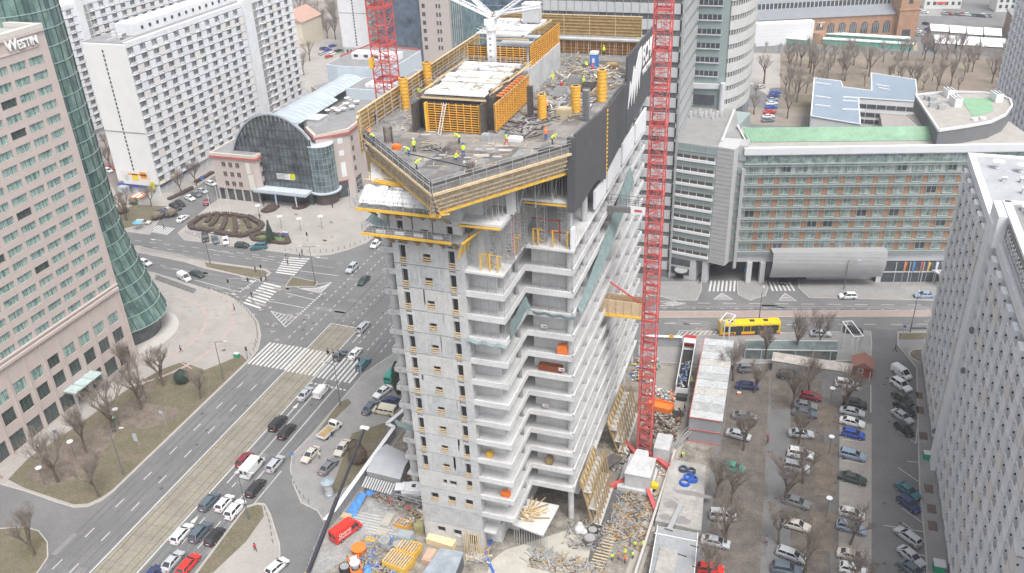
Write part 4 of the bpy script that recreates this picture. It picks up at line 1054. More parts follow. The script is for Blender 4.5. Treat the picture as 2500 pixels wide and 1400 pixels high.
# entrance canopy
t=top('entrance_canopy','glass entrance canopy on the foot of the pink hotel','canopy',(-133.5,110,4.5))
mb=MB(); 
for i in range(3): mb.prism([(-137+.6*i*0,107.6+i*2.6),(-132.2,107.6+i*2.6),(-132.2,109.9+i*2.6),(-137,109.9+i*2.6)],4.6,4.75)
mb.build('glass_roof',mat('canopy_glass',(.4,.5,.49),.3,var=.15),t)
mb=MB()
for i in range(4): mb.bar((-137,107.4+i*2.6,4.7),(-132,107.4+i*2.6,4.7),.2,.3)
for a in (107.4,115.2): mb.bar((-132.4,a,0),(-132.4,a,4.6),.3)
mb.build('frame',steel,t)
# green glass drum
t=top('glass_drum','curved green glass stair drum flaring out at its base beside the hotel','glass tower',(-147,137,0))
gg=mat('green_curtainwall',(.075,.145,.135),.12,var=.5,scale=.25,spec=.9,col2=(.16,.24,.22))
prof=[(4.6,-145.4,136.6,10.2),(7,-145.9,136.4,10.0),(10,-146.6,136.1,9.8),(14,-147.5,135.7,9.7),(18,-148.4,135.3,9.7),(23,-149.3,134.9,9.7),(30,-150,134.6,9.7),(105,-150,134.6,9.7)]
def pr_(z):
    for i in range(len(prof)-1):
        if z<=prof[i+1][0]:
            t_=(z-prof[i][0])/(prof[i+1][0]-prof[i][0]); return lerp(prof[i][1:],prof[i+1][1:],t_)
    return prof[-1][1:]
zs=[4.6+3.3*i for i in range(31)]; mb=MB(); N=34
for i,z in enumerate(zs[:-1]):
    for j in range(N):
        a0=-1.9+3.9*j/N; a1=-1.9+3.9*(j+.98)/N; A_=pr_(z);B_=pr_(zs[i+1])
        P=lambda C,a,zz:(C[0]+cos(a)*C[2],C[1]+sin(a)*C[2],zz)
        mb.poly([P(A_,a0,z),P(A_,a1,z),P(B_,a1,zs[i+1]),P(B_,a0,zs[i+1])],(i*3+j*7)%4 if (i*5+j*3)%7<5 else 0)
mb.build('glazing',[gg,mat('green_cw_b',(.1,.18,.165),.15,var=.5,scale=.3,spec=.9),mat('green_cw_c',(.07,.12,.12),.12,var=.4,scale=.3,spec=.9),mat('green_cw_d',(.13,.21,.19),.2,var=.4,scale=.3,spec=.9)],t)
mb=MB()
ringm=mat('green_ring',(.28,.38,.36),.5,var=0); mul=mat('green_mullion',(.05,.09,.085),.5,var=0)
for z in zs:
    C_=pr_(z)
    for j in range(N): 
        a0=-1.9+3.9*j/N; a1=-1.9+3.9*(j+1)/N; mb.bar((C_[0]+cos(a0)*(C_[2]+.05),C_[1]+sin(a0)*(C_[2]+.05),z),(C_[0]+cos(a1)*(C_[2]+.05),C_[1]+sin(a1)*(C_[2]+.05),z),.16,.14)
mb.build('floor_ring',ringm,t)
mb=MB()
for j in range(0,N+1,2):
    a=-1.9+3.9*j/N
    for i in range(len(prof)-1):
        p,q=prof[i],prof[i+1]; mb.bar((p[1]+cos(a)*(p[3]+.04),p[2]+sin(a)*(p[3]+.04),p[0]),(q[1]+cos(a)*(q[3]+.04),q[2]+sin(a)*(q[3]+.04),q[0]),.14)
mb.build('mullion',mul,t)
mb=MB(); mb.cyl(-144.8,136.4,0.1,4.6,7.7,28); mb.build('base_drum',dglass,t)
mb=MB(); mb.cyl(-150,134.6,3,105,8.9,28); mb.build('inner_core',dark,t)
# ---------------- shopping arcade building with arched glass ----------------
AB=top('arcade_building','pink building with a huge arched grey glass front and barrel roof','commercial building',(-150,240,0))
redb=mat('red_band',(.42,.12,.11),.8,var=.1)
def winset(mb,fr,pts,w_,h_):
    for x,z in pts: fr(mb,x,z,w_,h_)
def body(poly,z,name='wall',floor0=4.0):
    mb=MB(); mb.prism(poly,floor0,z-.2); mb.build(name,pink,AB)
    def grow(P,d):
        cx=sum(p[0] for p in P)/len(P);cy=sum(p[1] for p in P)/len(P); return [(p[0]+(d if p[0]>cx else -d),p[1]+(d if p[1]>cy else -d)) for p in P]
    mb=MB(); mb.prism(grow(poly,.45),z-1.0,z-.35); mb.build('red_cornice',redb,AB)
    mb=MB(); mb.prism(grow(poly,.3),z-.34,z+.5); mb.build('parapet',mat('cream_stone',(.55,.48,.43),.85,var=.06),AB)
    mb=MB(); mb.prism(grow(poly,-.35),z+.5,z+.52); mb.build('roof',greyroof,AB)
LW=[(-171,211),(-156.2,211),(-155.4,212.4),(-155.4,216),(-164,226),(-164,300),(-171,300)]
body(LW,15.0)
RW=[(-143.4,222.8),(-137,216.6),(-130,224.2),(-130.6,232),(-130.6,290),(-143.4,290)]
body(RW,21.0,floor0=0)
mb=MB(); mb.box(-170.6,211.4,0,-156,222,4.0); mb.build('ground_floor_glass',dglass,AB)
mb=MB()
for i in range(6): mb.box(-171+i*2.9,211,0,-170.6+i*2.9,211.4,4)
mb.build('ground_floor_pillars',pink,AB)
wred=mat('window_maroon',(.1,.06,.065),.3,var=.2)
for k in range(3):
    for i in range(3):
        x=-167.6+i*2.45; z=11.3-k*3.1; mb=MB(); mb.box(x,210.9,z,x+1.2,211.0,z+1.4); mb.box(x-.08,210.86,z-.1,x+1.28,210.9,z+0,1); mb.box(x+.56,210.86,z,x+.64,210.9,z+1.4,1); mb.build('window',[wred,pinkd],AB)
    mb=MB(); mb.box(-155.4,213,11.3-k*3.1,-155.3,214.2,12.7-k*3.1); mb.build('window',wred,AB)
def onwall(p,q,x0,x1,z0,z1,m,name,off=.06):
    A_,B_=Vector(p),Vector(q); d=(B_-A_).normalized(); n=Vector((d.y,-d.x)); mb=MB()
    a=A_+d*x0+n*off/2; b=A_+d*x1+n*off/2; mb.bar((*a,(z0+z1)/2),(*b,(z0+z1)/2),off,z1-z0); return mb.build(name,m,AB)
for k in range(4):
    onwall((-137,216.6),(-130,224.2),3.9,5.2,17.0-k*3.2,18.5-k*3.2,wred,'window')
    onwall((-130,224.2),(-130.6,232),1.2,2.4,17.2-k*3.2,18.7-k*3.2,wred,'window')
onwall((-137,216.6),(-130,224.2),4.6,8.2,.2,5.4,dglass,'portal_glass'); onwall((-137,216.6),(-130,224.2),4.3,8.6,5.4,5.7,redb,'portal_band',.1)
onwall((-130,224.2),(-130.6,232),1,5,.2,5.4,dglass,'portal_glass')
for (x0,z0,z1) in ((6.6,17.4,19.2),(6.6,13.6,15.2),(6.6,6.8,11.4)): onwall((-137,216.6),(-130,224.2),x0,x0+1.5,z0,z1,white,'wall_sign',.1)
mb=MB(); mb.box(-159,210.75,9.6,-157.6,210.95,13); mb.box(-158.8,210.75,4.6,-157,210.95,9.3); mb.build('wall_sign',mat('sign_cream',(.62,.62,.54),.7,var=.05),AB)
# arch
arcg=mat('grey_arch_glass',(.045,.06,.07),.15,var=.7,scale=.28,spec=.8,col2=(.1,.12,.125))
def arcz(u): 
    t_=(u+149.5)/17.0; return 5+23.0*sqrt(max(0,1-t_*t_))
mb=MB(); n=40; us=[-165.6+i*(28.4)/n for i in range(n+1)]
for i in range(n):
    for k in range(9):
        z0=4.2+k*2.7;z1=4.2+(k+1)*2.7; za,zb_=arcz(us[i]),arcz(us[i+1])
        if z0>=min(za,zb_): continue
        mb.poly([(us[i]+.03,214,z0),(us[i+1]-.03,214,z0),(us[i+1]-.03,214,min(z1-.05,zb_)),(us[i]+.03,214,min(z1-.05,za))])
mb.build('arched_glazing',arcg,AB)
mb=MB()
for i in range(0,n,2): mb.box(us[i]-.05,213.9,4,us[i]+.05,214,arcz(us[i]))
for k in range(9):
    z=4.2+k*2.7; mb.box(max(-165.6,-149.5-17*sqrt(max(0,1-((z-5)/23)**2)) if z>5 else -165.6),213.88,z-.06,-137.2,213.96,z+.04)
mb.build('mullions',mat('mullion_slate',(.05,.06,.07),.5,var=0),AB)
mb=MB()
for i in range(n): mb.bar((us[i],213.9,arcz(us[i])),(us[i+1],213.9,arcz(us[i+1])),.9,.5)
mb.build('arch_rim',mat('rim_grey',(.33,.36,.4),.5,var=.08),AB)
vault=mat('vault_panels',(.4,.45,.5),.35,var=.1,scale=.3); mb=MB()
for i in range(n):
    if us[i]<-163.5 : continue
    if not 7<=i<=33: continue
    for v0,v1,s_ in ((214.6,244,.86),(244,290,.62)):
        cu=-150.5 if s_==.86 else -153
        f=lambda u:cu+(u+149.5)*s_ 
        g_=lambda u: 19.2+(arcz(u)-19.2)*(.72 if s_==.86 else .6)
        k=v0
        while k<v1: mb.poly([(f(us[i]),k+.06,g_(us[i])),(f(us[i+1]),k+.06,g_(us[i+1])),(f(us[i+1]),min(v1,k+2.6),g_(us[i+1])),(f(us[i]),min(v1,k+2.6),g_(us[i]))]); k+=2.66
mb.build('barrel_vault_roof',vault,AB)
mb=MB(); mb.prism([(-164,224),(-143.4,223.5),(-143.4,290),(-164,290)],0,19.3); mb.build('roof_deck',greyroof,AB)
mb=MB(); mb.box(-145,224,20,-139.5,229,23.4); mb.box(-145.2,223.8,23.4,-139.3,229.2,23.7); mb.build('plant_room',offw,AB)
bluegrey=mat('blue_grey_cladding',(.48,.53,.58),.6,var=.06,scale=.4)
mb=MB(); mb.box(-145,252,19,-129,266,25)
mb.build('plant_box',bluegrey,AB)
mb=MB(); mb.box(-144.4,252.6,25,-129.4,265.4,25.06); mb.build('plant_box_roof',greyroof,AB)
mb=MB()
for i in range(5):
    for j in range(2): mb.box(-139+i*1.9,254.5+j*3,25.06,-137.5+i*1.9,257+j*3,26.0)
mb.build('chiller',white,AB)
mb=MB(); mb.prism([(-163,282),(-163,272),(-158,270.6),(-137,271),(-137,296),(-160,300)],0,27); mb.build('large_plant_block',bluegrey,AB)
mb=MB(); mb.prism([(-162.5,282),(-162.5,272.5),(-158,271.2),(-137.5,271.6),(-137.5,295.6),(-159.8,299.4)],27,27.1); mb.build('large_plant_roof',greyroof,AB)
mb=MB(); mb.bar((-162.8,282,27.3),(-160,300,27.3),.3,.5); mb.bar((-160,300,27.3),(-137,296,27.3),.3,.5); mb.build('red_coping',redb,AB)
mb=MB(); mb.box(-157,280,27.1,-139,285,29.3); 
for i in range(4): mb.box(-156+i*4,279.9,27.9,-154.4+i*4,280,28.8,1)
mb.build('roof_cabin',[white,dark],AB)
for (x,y) in ((839,280),(826,285),(871,263),(860,275),(845,268),(800,285),(815,280),(848,255)):
    u,v=G(x,y-10,22); mb=MB(); mb.bar((u,v,21.4),(u,v,22.6),.12)
    for i in range(4): mb.cyl(u,v,22.4+i*.12,22.52+i*.12,.25+i*.25,14)
    mb.build('satellite_dish',white,AB)
mb=MB(); mb.prism([(-178,284),(-170,277),(-163,278),(-163,290),(-172,296)],0,15); mb.build('rear_wing',pink,AB)
mb=MB(); mb.prism([(-177.4,284),(-170,277.7),(-163.5,278.7),(-163.5,289.5),(-172,295)],15,15.1); mb.build('rear_roof',greyroof,AB)
mb=MB(); mb.prism([(-176,296),(-163,296),(-163,312),(-176,312)],0,18.5); mb.build('rear_wing',pink,AB)
mb=MB(); mb.prism([(-176.2,295.8),(-162.8,295.8),(-162.8,312.2),(-176.2,312.2)],16.5,17.2); mb.build('red_cornice',redb,AB)
# corner drum
mb=MB(); mb.cyl(-136.6,217.6,4.3,18.6,4.1,26); 
mb.build('corner_drum',mat('drum_glass',(.06,.09,.12),.12,var=.7,scale=.35,spec=.9,col2=(.12,.15,.17)),AB)
mb=MB()
for i in range(20):
    a=2*pi*i/20; mb.bar((-136.6+cos(a)*4.13,217.6+sin(a)*4.13,4.3),(-136.6+cos(a)*4.13,217.6+sin(a)*4.13,18.6),.09)
for k in range(9): 
    z=4.6+k*1.75
    for i in range(20): a=2*pi*i/20;b=2*pi*(i+1)/20; mb.bar((-136.6+cos(a)*4.14,217.6+sin(a)*4.14,z),(-136.6+cos(b)*4.14,217.6+sin(b)*4.14,z),.07)
mb.build('drum_mullions',ringm,AB)
mb=MB(); mb.cyl(-136.6,217.6,0,3.9,3.6,24); mb.build('drum_base',mat('drum_brown',(.1,.085,.08),.5,var=.2),AB)
mb=MB(); mb.cyl(-136.6,217.6,3.9,4.3,4.9,26); mb.cyl(-136.6,217.6,18.6,18.8,4.2,26); mb.build('drum_rim',bluegrey,AB)
mb=MB(); mb.box(-157,209.5,4.2,-139,213.9,4.9); mb.bar((-157,209.4,5),(-139,209.4,5),.3,.9); 
for u in (-149.5,-142.5): mb.bar((u,209.6,0),(u,209.6,5.6),.3)
mb.build('entrance_canopy',bluegrey,AB)
mb=MB(); mb.box(-156,213.5,0,-139,213.95,4.2); mb.box(-154,213.4,.2,-150,213.5,3.6,1); mb.build('entrance_glass',[dglass,mat('navy_panel',(.05,.07,.17),.5,var=.1)],AB)
mb=MB(); mb.box(-150.6,213.8,7.6,-144.6,213.95,9.4); mb.box(-146,213.7,7.9,-144.2,213.82,9.6,1)
for i in range(4): mb.box(-150.4,213.74,9.1-i*.42,-146.6-(i%2)*1.2,213.8,9.3-i*.42,2)
mb.build('wall_banner',[white,yel,concd],AB)
# ---------------- towers at the back ----------------
t=top('office_tower','dark blue glass office tower with a beige stone wing behind the deck','office tower',(-170,390,0))
bg_=mat('blue_glass',(.035,.065,.11),.1,var=.7,scale=.2,spec=.9,col2=(.08,.11,.15))
mb=MB(); mb.box(-191,372,0,-170.5,400,75); mb.build('glass_volume',bg_,t)
mb=MB()
for i in range(24): mb.box(-191.05,371.9,i*3.1,-170.4,372,i*3.1+.12)
for i in range(14): mb.box(-191+i*1.58,371.88,0,-190.93+i*1.58,371.95,75)
mb.build('mullions',mat('mullion_blue',(.1,.14,.2),.5,var=0),t)
mb=MB(); mb.box(-170.5,371,0,-156.5,400,75); mb.build('stone_volume',mat('beige_stone',(.44,.39,.37),.85,var=.05),t)
for k in range(13):
    for (x,w_) in ((-169.4,1.5),(-162.6,.8),(-161.2,.8)):
        mb=MB(); mb.box(x,370.9,8+k*3.7,x+w_,371,9.8+k*3.7); mb.build('window',dglass,t)
mb=MB(); mb.box(-156.5,373,0,-151,400,75); 
mb.build('glazed_corner',mat('teal_glass',(.12,.19,.2),.2,var=.5,scale=.3,spec=.8),t)
mb=MB()
for i in range(6): mb.box(-156.4+i*1.0,372.8,0,-156.2+i*1.0,373,75)
mb.build('silver_mullions',steel,t)
t=top('office_tower','blue glass wing rising behind the placing boom and rear core','office tower',(-140,420,0))
mb=MB(); mb.box(-151,400,0,-128,430,60); mb.build('glass_volume',mat('blue_glass_b',(.05,.09,.16),.1,var=.7,scale=.2,spec=.9,col2=(.1,.14,.2)),t)
mb=MB()
for i in range(18): mb.box(-151,399.9,i*3.2,-128,400,i*3.2+.15)
mb.build('floor_bands',steel,t)
t=top('office_building','grey office building with square windows and a sloping pale roof','office building',(-115,420,0))
mb=MB(); mb.box(-128,405,0,-92,440,30); mb.build('wall',mat('mauve_stone',(.36,.33,.33),.85,var=.08),t)
for k in range(7):
    for i in range(13):
        mb=MB(); mb.box(-127+i*2.7,404.9,4+k*3.6,-125.6+i*2.7,405,6.2+k*3.6); mb.build('window',dglass,t)
mb=MB(); mb.prism([(-128.5,404.5),(-91.5,404.5),(-91.5,440.5),(-128.5,440.5)],30,30.6); mb.build('roof',bluegrey,t)
# small beige house
t=top('house','small cream house with a pink roof between the white blocks','house',(-250,400,0))
mb=MB(); mb.box(-262,392,0,-246,412,13); mb.build('wall',mat('cream_wall',(.58,.52,.42),.9,var=.06),t)
mb=MB(); mb.v+=[(-262.5,391.5,13),(-245.5,391.5,13),(-245.5,412.5,13),(-262.5,412.5,13),(-254,391.5,18),(-254,412.5,18)]; mb.f+=[(0,1,4),(1,2,5,4),(2,3,5),(3,0,4,5)]; mb.mi+=[0]*4; mb.build('roof',mat('pink_roof',(.42,.27,.22),.9,var=.1),t)
for k in range(4):
    for i in range(3): mb=MB(); mb.box(-260+i*4.5,391.9,2+k*2.9,-258.6+i*4.5,392,3.6+k*2.9); mb.build('window',dark,t)
# ---------------- grey office tower ----------------
gt=mat('tower_panel',(.5,.51,.52),.6,var=.05,scale=.3,var2=.05,scale2=1.5); gl=mat('tower_glass',(.13,.14,.15),.15,var=.5,scale=.3,spec=.8)
t=top('office_tower','tall banded grey office tower standing behind the unfinished high-rise','office tower',(-40,215,0))
mb=MB(); mb.box(-59,194.75,0,-28.05,240,112); mb.build('glass_volume',gl,t)
mb=MB(); fl=3.45
for k in range(31):
    z=2+k*fl; mb.box(-59.1,194.5,z,-27.8,194.8,z+2.15); mb.box(-28.1,194.5,z,-27.8,222,z+2.15)
mb.build('spandrel_panels',gt,t)
mb=MB()
for i in range(18): mb.box(-59.1+i*1.84,194.4,2,-59.0+i*1.84,194.5,112)
for i in range(16): mb.box(-27.8,195+i*1.8,2,-27.7,195.1+i*1.8,112)
for k in range(31):
    mb.box(-27.6,194.2,2+k*fl,-27.55,222,2.1+k*fl)
mb.build('mullions',mat('mullion_grey',(.3,.31,.32),.5,var=0),t)
mb=MB(); mb.bar((-27.3,193.9,0),(-27.3,193.9,112),.35); mb.build('corner_mast',steel,t)
gp_=mat('green_panel',(.27,.33,.325),.4,var=.06,scale=.4); 
t=top('office_tower','green banded glass tower wing with a curved pale flank above a terrace','office tower',(-22,232,0))
mb=MB(); mb.box(-30,222.4,35,-20.2,250,112); mb.build('green_wall',gp_,t)
P0=(-30,222.3);
for k in range(20):
    z=43.5+k*3.45; mb=MB(); mb.box(-27.9,222.1,z,-22.1,222.4,z+1.15)
    mb.build('window_band',dglass,t); mb=MB(); mb.box(-28,221.9,z-.35,-22,222.4,z-.1)
    for i in range(6): mb.box(-27.9+i*1.16,222.0,z,-27.8+i*1.16,222.12,z+1.15)
    mb.build('window_sill',offw,t)
mb=MB(); mb.prism([(-30,221),(-20.4,221.8),(-20.4,222.3),(-30,222.3)],40.3,41.5); mb.box(-29,222,36,-22.5,222.35,38.5,1); mb.build('terrace_lintel',[offw,dglass],t)
mb=MB(); mb.cyl(-20.6,221.6,35,42,.7,14); mb.build('column',offw,t)
# curved flank
N=14; C0=(-20.2,222.2); pts=[]
for i in range(N+1):
    a=radians(-5+ i*62/N); pts.append((-32.2+12.3+ (i/N)*6.2*1.0, 222.3+ (1-cos(i/N*1.45))*26))
pts=[(-20.2,222.3),(-19.0,223.6),(-18,225.2),(-17.1,227),(-16.4,229),(-15.8,231.2),(-15.4,233.6),(-15.2,236),(-15.2,240)]
mb=MB(); mb.prism(pts+[(-20.2,240)],30,112); mb.build('flank_wall',gl,t)
mb=MB()
for k in range(24):
    z=34+k*3.45
    for i in range(len(pts)-1):
        mb.bar((pts[i][0]+.12,pts[i][1],z+1.15),(pts[i+1][0]+.12,pts[i+1][1],z+1.15),.2,2.2)
mb.build('flank_spandrels',mat('flank_panel',(.5,.5,.49),.8,var=.08,scale=.5,var2=.1,scale2=3),t)
mb=MB()
for k in range(22):
    z=36.6+k*3.45
    for i in range(len(pts)-1):
        for f in (.25,.75):
            p=lerp(pts[i],pts[i+1],f); mb.bar((p[0]+.1,p[1],z-.6),(p[0]+.1,p[1],z+.7),.25)
mb.build('flank_piers',mat('pier_pale',(.46,.46,.45),.8,var=.05),t)
# lower block in front with terrace
A10=radians(-10)
t=top('office_annex','low banded office annex with a terrace roof and white window bands','office building',(-24,200,0))
mb=MB(-28,195.3,A10); mb.box(0,0,5.8,10.2,28,34.95); mb.build('green_wall',gp_,t)
mb=MB(); mb.prism([(-28,195.3),(-16.3,193.5),(-13.0,196.5),(-17,223),(-28,223)],34.9,35.08); mb.build('terrace',paving2,t)
for k in range(9):
    z=31.9-k*3.05-.2; mb=MB(-28,195.3,A10)
    mb.box(.3,-.06,z,9.8,.0,z+.75,0); mb.box(.2,-.25,z-.75,9.9,0,z-.1,1)
    for i in range(6): mb.box(.3+i*1.88,-.1,z-.1,.4+i*1.88,0,z+.75,1)
    mb.build('window_band',[mat('brown_glass',(.1,.085,.08),.3,var=.2),white],t)
mb=MB(-28,195.3,A10)
for k in range(10): mb.box(-.1,-.1,5.9+k*3.05,10.2,-.02,6.0+k*3.05)
for i in range(6): mb.box(.3+i*1.88,-.08,5.8,.36+i*1.88,0,35)
mb.build('panel_joints',steel,t)
mb=MB(-28,195.3,A10); mb.box(0,.2,0,7.0,20,5.8); mb.box(.5,.1,3.4,5.5,.2,5.2,1); mb.box(0,.1,1.0,5.4,.2,2.8,1); mb.box(2,.0,0,4,.2,2.5,2); mb.box(8.6,.2,0,9.9,2,5.8); mb.build('ground_floor',[offw,dglass,dark],t)
mb=MB(); mb.cyl(-24.6,194.0,2.5,2.75,1.6,16); mb.build('door_canopy',steel,t)
mb=MB(); mb.prism([(-17.96,193.55),(-14.2,192.6),(-13.4,194.9),(-13.4,200),(-17.9,200)],5.8,35.3); mb.build('concrete_tower',mat('pale_concrete_bands',(.42,.42,.42),.85,var=.06,scale=.8),t)
mb=MB()
for k in range(28): mb.bar((-17.96,193.5,6.5+k*1.05),(-14.2,192.55,6.5+k*1.05),.04)
mb.build('panel_lines',concd,t)
mb=MB(); mb.prism([(-13.4,195.2),(-11.4,195.6),(-11.4,200),(-13.4,200)],5.8,35.3); mb.build('link_wall',mat('link_grey',(.36,.36,.36),.85,var=.06),t)
for k in range(9):
    mb=MB(); mb.box(-13.3,195.05,7.0+k*3.1,-11.7,195.3,8.6+k*3.1); mb.build('window',gp_,t)
mb=MB()
for i in range(9): mb.bar((-27+i*.9,214+(i%3)*1.2,35),(-27+i*.9,214+(i%3)*1.2,36.6),.5,.5); 
mb.build('terrace_parasol',offw,t)
mb=MB(); mb.bar((-17.5,197,35.3),(-17.2,221,35.3),.5,.7); mb.build('terrace_parapet',offw,t)
# ---------------- long hotel ----------------
A15=radians(15)
t=top('hotel','long hotel with green glass rows, orange panels and a curved rooftop storey','hotel',(20,215,0))
org=mat('orange_panel',(.33,.2,.13),.7,var=.2,scale=1); gwin=mat('hotel_glass',(.13,.19,.185),.2,var=.5,scale=.8,spec=.8,col2=(.24,.29,.28)); gband=mat('hotel_green_band',(.18,.27,.26),.4,var=.1)
def HB(): return MB(-12,195.5,A15)
mb=HB(); mb.box(0,.3,5.6,66,13,33.0); mb.build('wall',offw,t)
zr=[30.9,28.4,25.76,22.9,20.1,17.2,14.5,11.55,8.6]
mb=HB()
for z in zr: mb.box(0,-.55,z-.12,66,.3,z+.12); mb.box(0,-.6,z-.55,66,-.5,z-.35)
mb.build('floor_ledges',mat('ledge_green',(.26,.3,.295),.6,var=.08),t)
mb=HB(); mb.box(0,-.4,33.0,66,12.5,33.3); mb.box(-.3,-.7,33.3,66,.3,34.9); mb.build('parapet',mat('parapet_pale',(.6,.62,.64),.5,var=.04),t)
mb=HB(); mb.box(0,-.1,31.0,66,.29,33.0); mb.build('top_glass_band',gwin,t)
mb=HB()
for i in range(38): mb.box(i*1.75,-.2,28.5,i*1.75+.12,-.1,33.0)
mb.build('top_mullions',gband,t)
rn=random.Random(12)
cells=[]
zz=[33.0]+zr
for r in range(1,9):
    zt_=zr[r-1]-.15; zb_=zr[r]+.15
    for i in range(18): cells.append((r,i,zb_,zt_))
cells.sort(key=lambda c_:(c_[1]))
wmats=[gwin,dglass,mat('frame_pale',(.45,.5,.49),.5,var=0),org]
rest=HB()
for n,(r,i,zb_,zt_) in enumerate(cells):
    x=1.2+i*3.68-r*.0; m_=HB() if n<98 else rest; dk_=rn.random()<.06
    m_.box(x,-.05,zb_+.25,x+2.15,.25,zt_,1 if dk_ else 0); m_.box(x-.08,-.12,zb_+.15,x+2.25,-.04,zb_+.3,2); m_.box(x-.1,-.12,zb_+.2,x-.0,-.0,zt_,2); m_.box(x+2.15,-.12,zb_+.2,x+2.25,0,zt_,2); m_.box(x+1.0,-.1,zb_+.2,x+1.07,0,zt_,2)
    if r>=2: m_.box(x+2.35,-.02,zb_,x+3.45,.25,zt_,3)
    if n<98: m_.build('window_bay',wmats,t)
rest.build('window_bays',wmats,t,kind='stuff')
mb=HB(); mb.prism([(-.6,-1.2),(.2,-.9),(.2,.4),(-.4,.4)],4.5,30); mb.build('end_fin',steel,t)
mb=HB(); mb.box(8,1.5,0,66,12,5.6); mb.box(34,-.2,.2,66,1.5,5.4); mb.build('ground_floor_glass',[dglass],t)
mb=HB()
for x in (3,6.2,34.0): mb.box(x,-.3,0,x+1.2,1.2,5.6)
for i in range(10): mb.box(35+i*3.2,-.35,0,35.15+i*3.2,-.2,5.6)
mb.box(34,-.4,2.8,66,-.2,3.0); mb.box(18,1.3,0,34,1.5,5.6)
mb.build('ground_pillars',offw,t)
lam=mat('lamella_grey',(.4,.4,.41),.5,var=.06)
t2=top('hotel_canopy','curved grey slatted canopy screen over the hotel entrance','canopy',(8,200,0))
for i in range(14):
    pass
mb=HB(); k=20
for i in range(k):
    a0=i/k; a1=(i+.6)/k; z0=3.0+6.4*a0; z1=3.0+6.4*a1; y0=-2.9-.7*sin(a0*pi); y1=-2.9-.7*sin(a1*pi)
    x0=8.0+.35*a0; x1=34.2+.5*a0
    mb.poly([(x0,y0,z0),(x1,y0,z0),(x1,y1,z1),(x0,y1,z1)]); mb.poly([(x0,y1,z1),(x1,y1,z1),(x1,y1+.25,z1),(x0,y1+.25,z1)])
mb.build('slats',lam,t2)
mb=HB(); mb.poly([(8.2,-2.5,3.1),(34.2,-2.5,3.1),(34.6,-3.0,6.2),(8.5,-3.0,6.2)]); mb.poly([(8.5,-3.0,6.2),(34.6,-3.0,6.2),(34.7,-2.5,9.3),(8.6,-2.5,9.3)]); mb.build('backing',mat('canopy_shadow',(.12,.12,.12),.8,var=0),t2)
mb=HB()
for i in range(9): x=8.1+i*3.28; mb.bar((x,-2.6,3),(x+.3,-3.2,6.2),.1); mb.bar((x+.3,-3.2,6.2),(x+.35,-2.6,9.4),.1)
mb.box(8.2,-2.8,9.35,34.8,.0,9.5)
mb.build('frame',steel,t2)
mb=HB(); mb.prism([(48,-4),(52,-1),(52,-.7),(46.5,-.7)],3.4,3.7); mb.build('side_awning',offw,t2)
# roof details
mb=HB(); mb.prism([(0,.3),(66,.3),(66,26),(44,26),(44,13),(14,13.5),(0,20)],33.35,33.5); mb.build('roof',mat('roof_brown',(.34,.32,.3),.95,var=.12,scale=.3),t)
mb=HB(); mb.v+=[mb.T(p) for p in ((1.9,7.2,33.6),(44.4,6.4,33.6),(44.0,11.2,35.4),(1.3,12.4,35.4))]; mb.f.append((0,1,2,3)); mb.mi.append(0)
for i in range(60): x=1.5+i*.67; mb.bar((x+.6,7.1,33.68),(x+.2,12.2,35.44),.08,.06,m=1)
mb.build('green_sloped_roof',[mat('green_roof',(.22,.36,.25),.6,var=.18,scale=.25,var2=.15,scale2=1.5),mat('green_seam',(.16,.29,.2),.6,var=0)],t)
mb=HB(); mb.bar((1.2,1,33.9),(.2,13,35.6),.4,.7); mb.bar((44.8,6,34.0),(44.4,11.4,35.5),.3,.5); mb.build('roof_upstand',offw,t)
dg=mat('charcoal_cladding_b',(.16,.165,.175),.7,var=.06)
ov=[G(*p,37.5) for p in ((2235,232),(2292,318),(2360,308),(2420,297),(2455,280),(2471,258),(2466,243),(2440,231),(2400,226),(2340,224),(2290,226))]
mb=MB(); mb.prism(ov,33.4,37.2); mb.build('oval_storey_wall',dg,t)
mb=MB()
for i in range(len(ov)): a,b=ov[i],ov[(i+1)%len(ov)]; mb.bar((*a,37.4),(*b,37.4),.4,.6)
mb.build('oval_coping',mat('coping_pale',(.6,.6,.61),.6,var=0),t)
mb=MB(); mb.prism([lerp(p,(39,222),.04) for p in ov],37.2,37.22); mb.build('oval_roof',mat('roof_brown_b',(.33,.31,.29),.95,var=.12),t)
gr=[G(*p,37.3) for p in ((2345,240),(2420,240),(2425,272),(2375,285))]
mb=MB(); mb.prism(gr,37.23,37.3); mb.build('green_plant_deck',mat('green_deck',(.2,.34,.22),.8,var=.1),t)
for (x,y,w_,h_) in ((2330,262,4.2,2.6),(2312,240,3.4,2),(2430,250,3.6,2.6)):
    u,v=G(x,y,37.3); mb=MB(u,v,A15); mb.box(0,0,0+37.22,1.7,w_,39.2); 
    for i in range(5):
        for j in range(2): mb.cyl(.45+j*.8,.5+i*w_/5.2,39.2,39.25,.28,10,1)
    mb.build('cooling_unit',[white,dark],t)
for (x,y) in ((2270,262),(2282,258),(2292,268),(2270,248),(2258,245)):
    u,v=G(x,y,37.3); mb=MB(u,v,A15); mb.box(0,0,37.22,1.5,1.1,38.3); mb.bar((.5,.5,38.3),(2.3,.8,38.3),.3); mb.build('air_handling_unit',steel,t)
for (x,y) in ((2380,290),(2400,288)): u,v=G(x,y,37.6); mb=MB(); mb.cyl(u,v,37.22,37.7,.7,14); mb.build('roof_dome',white,t)
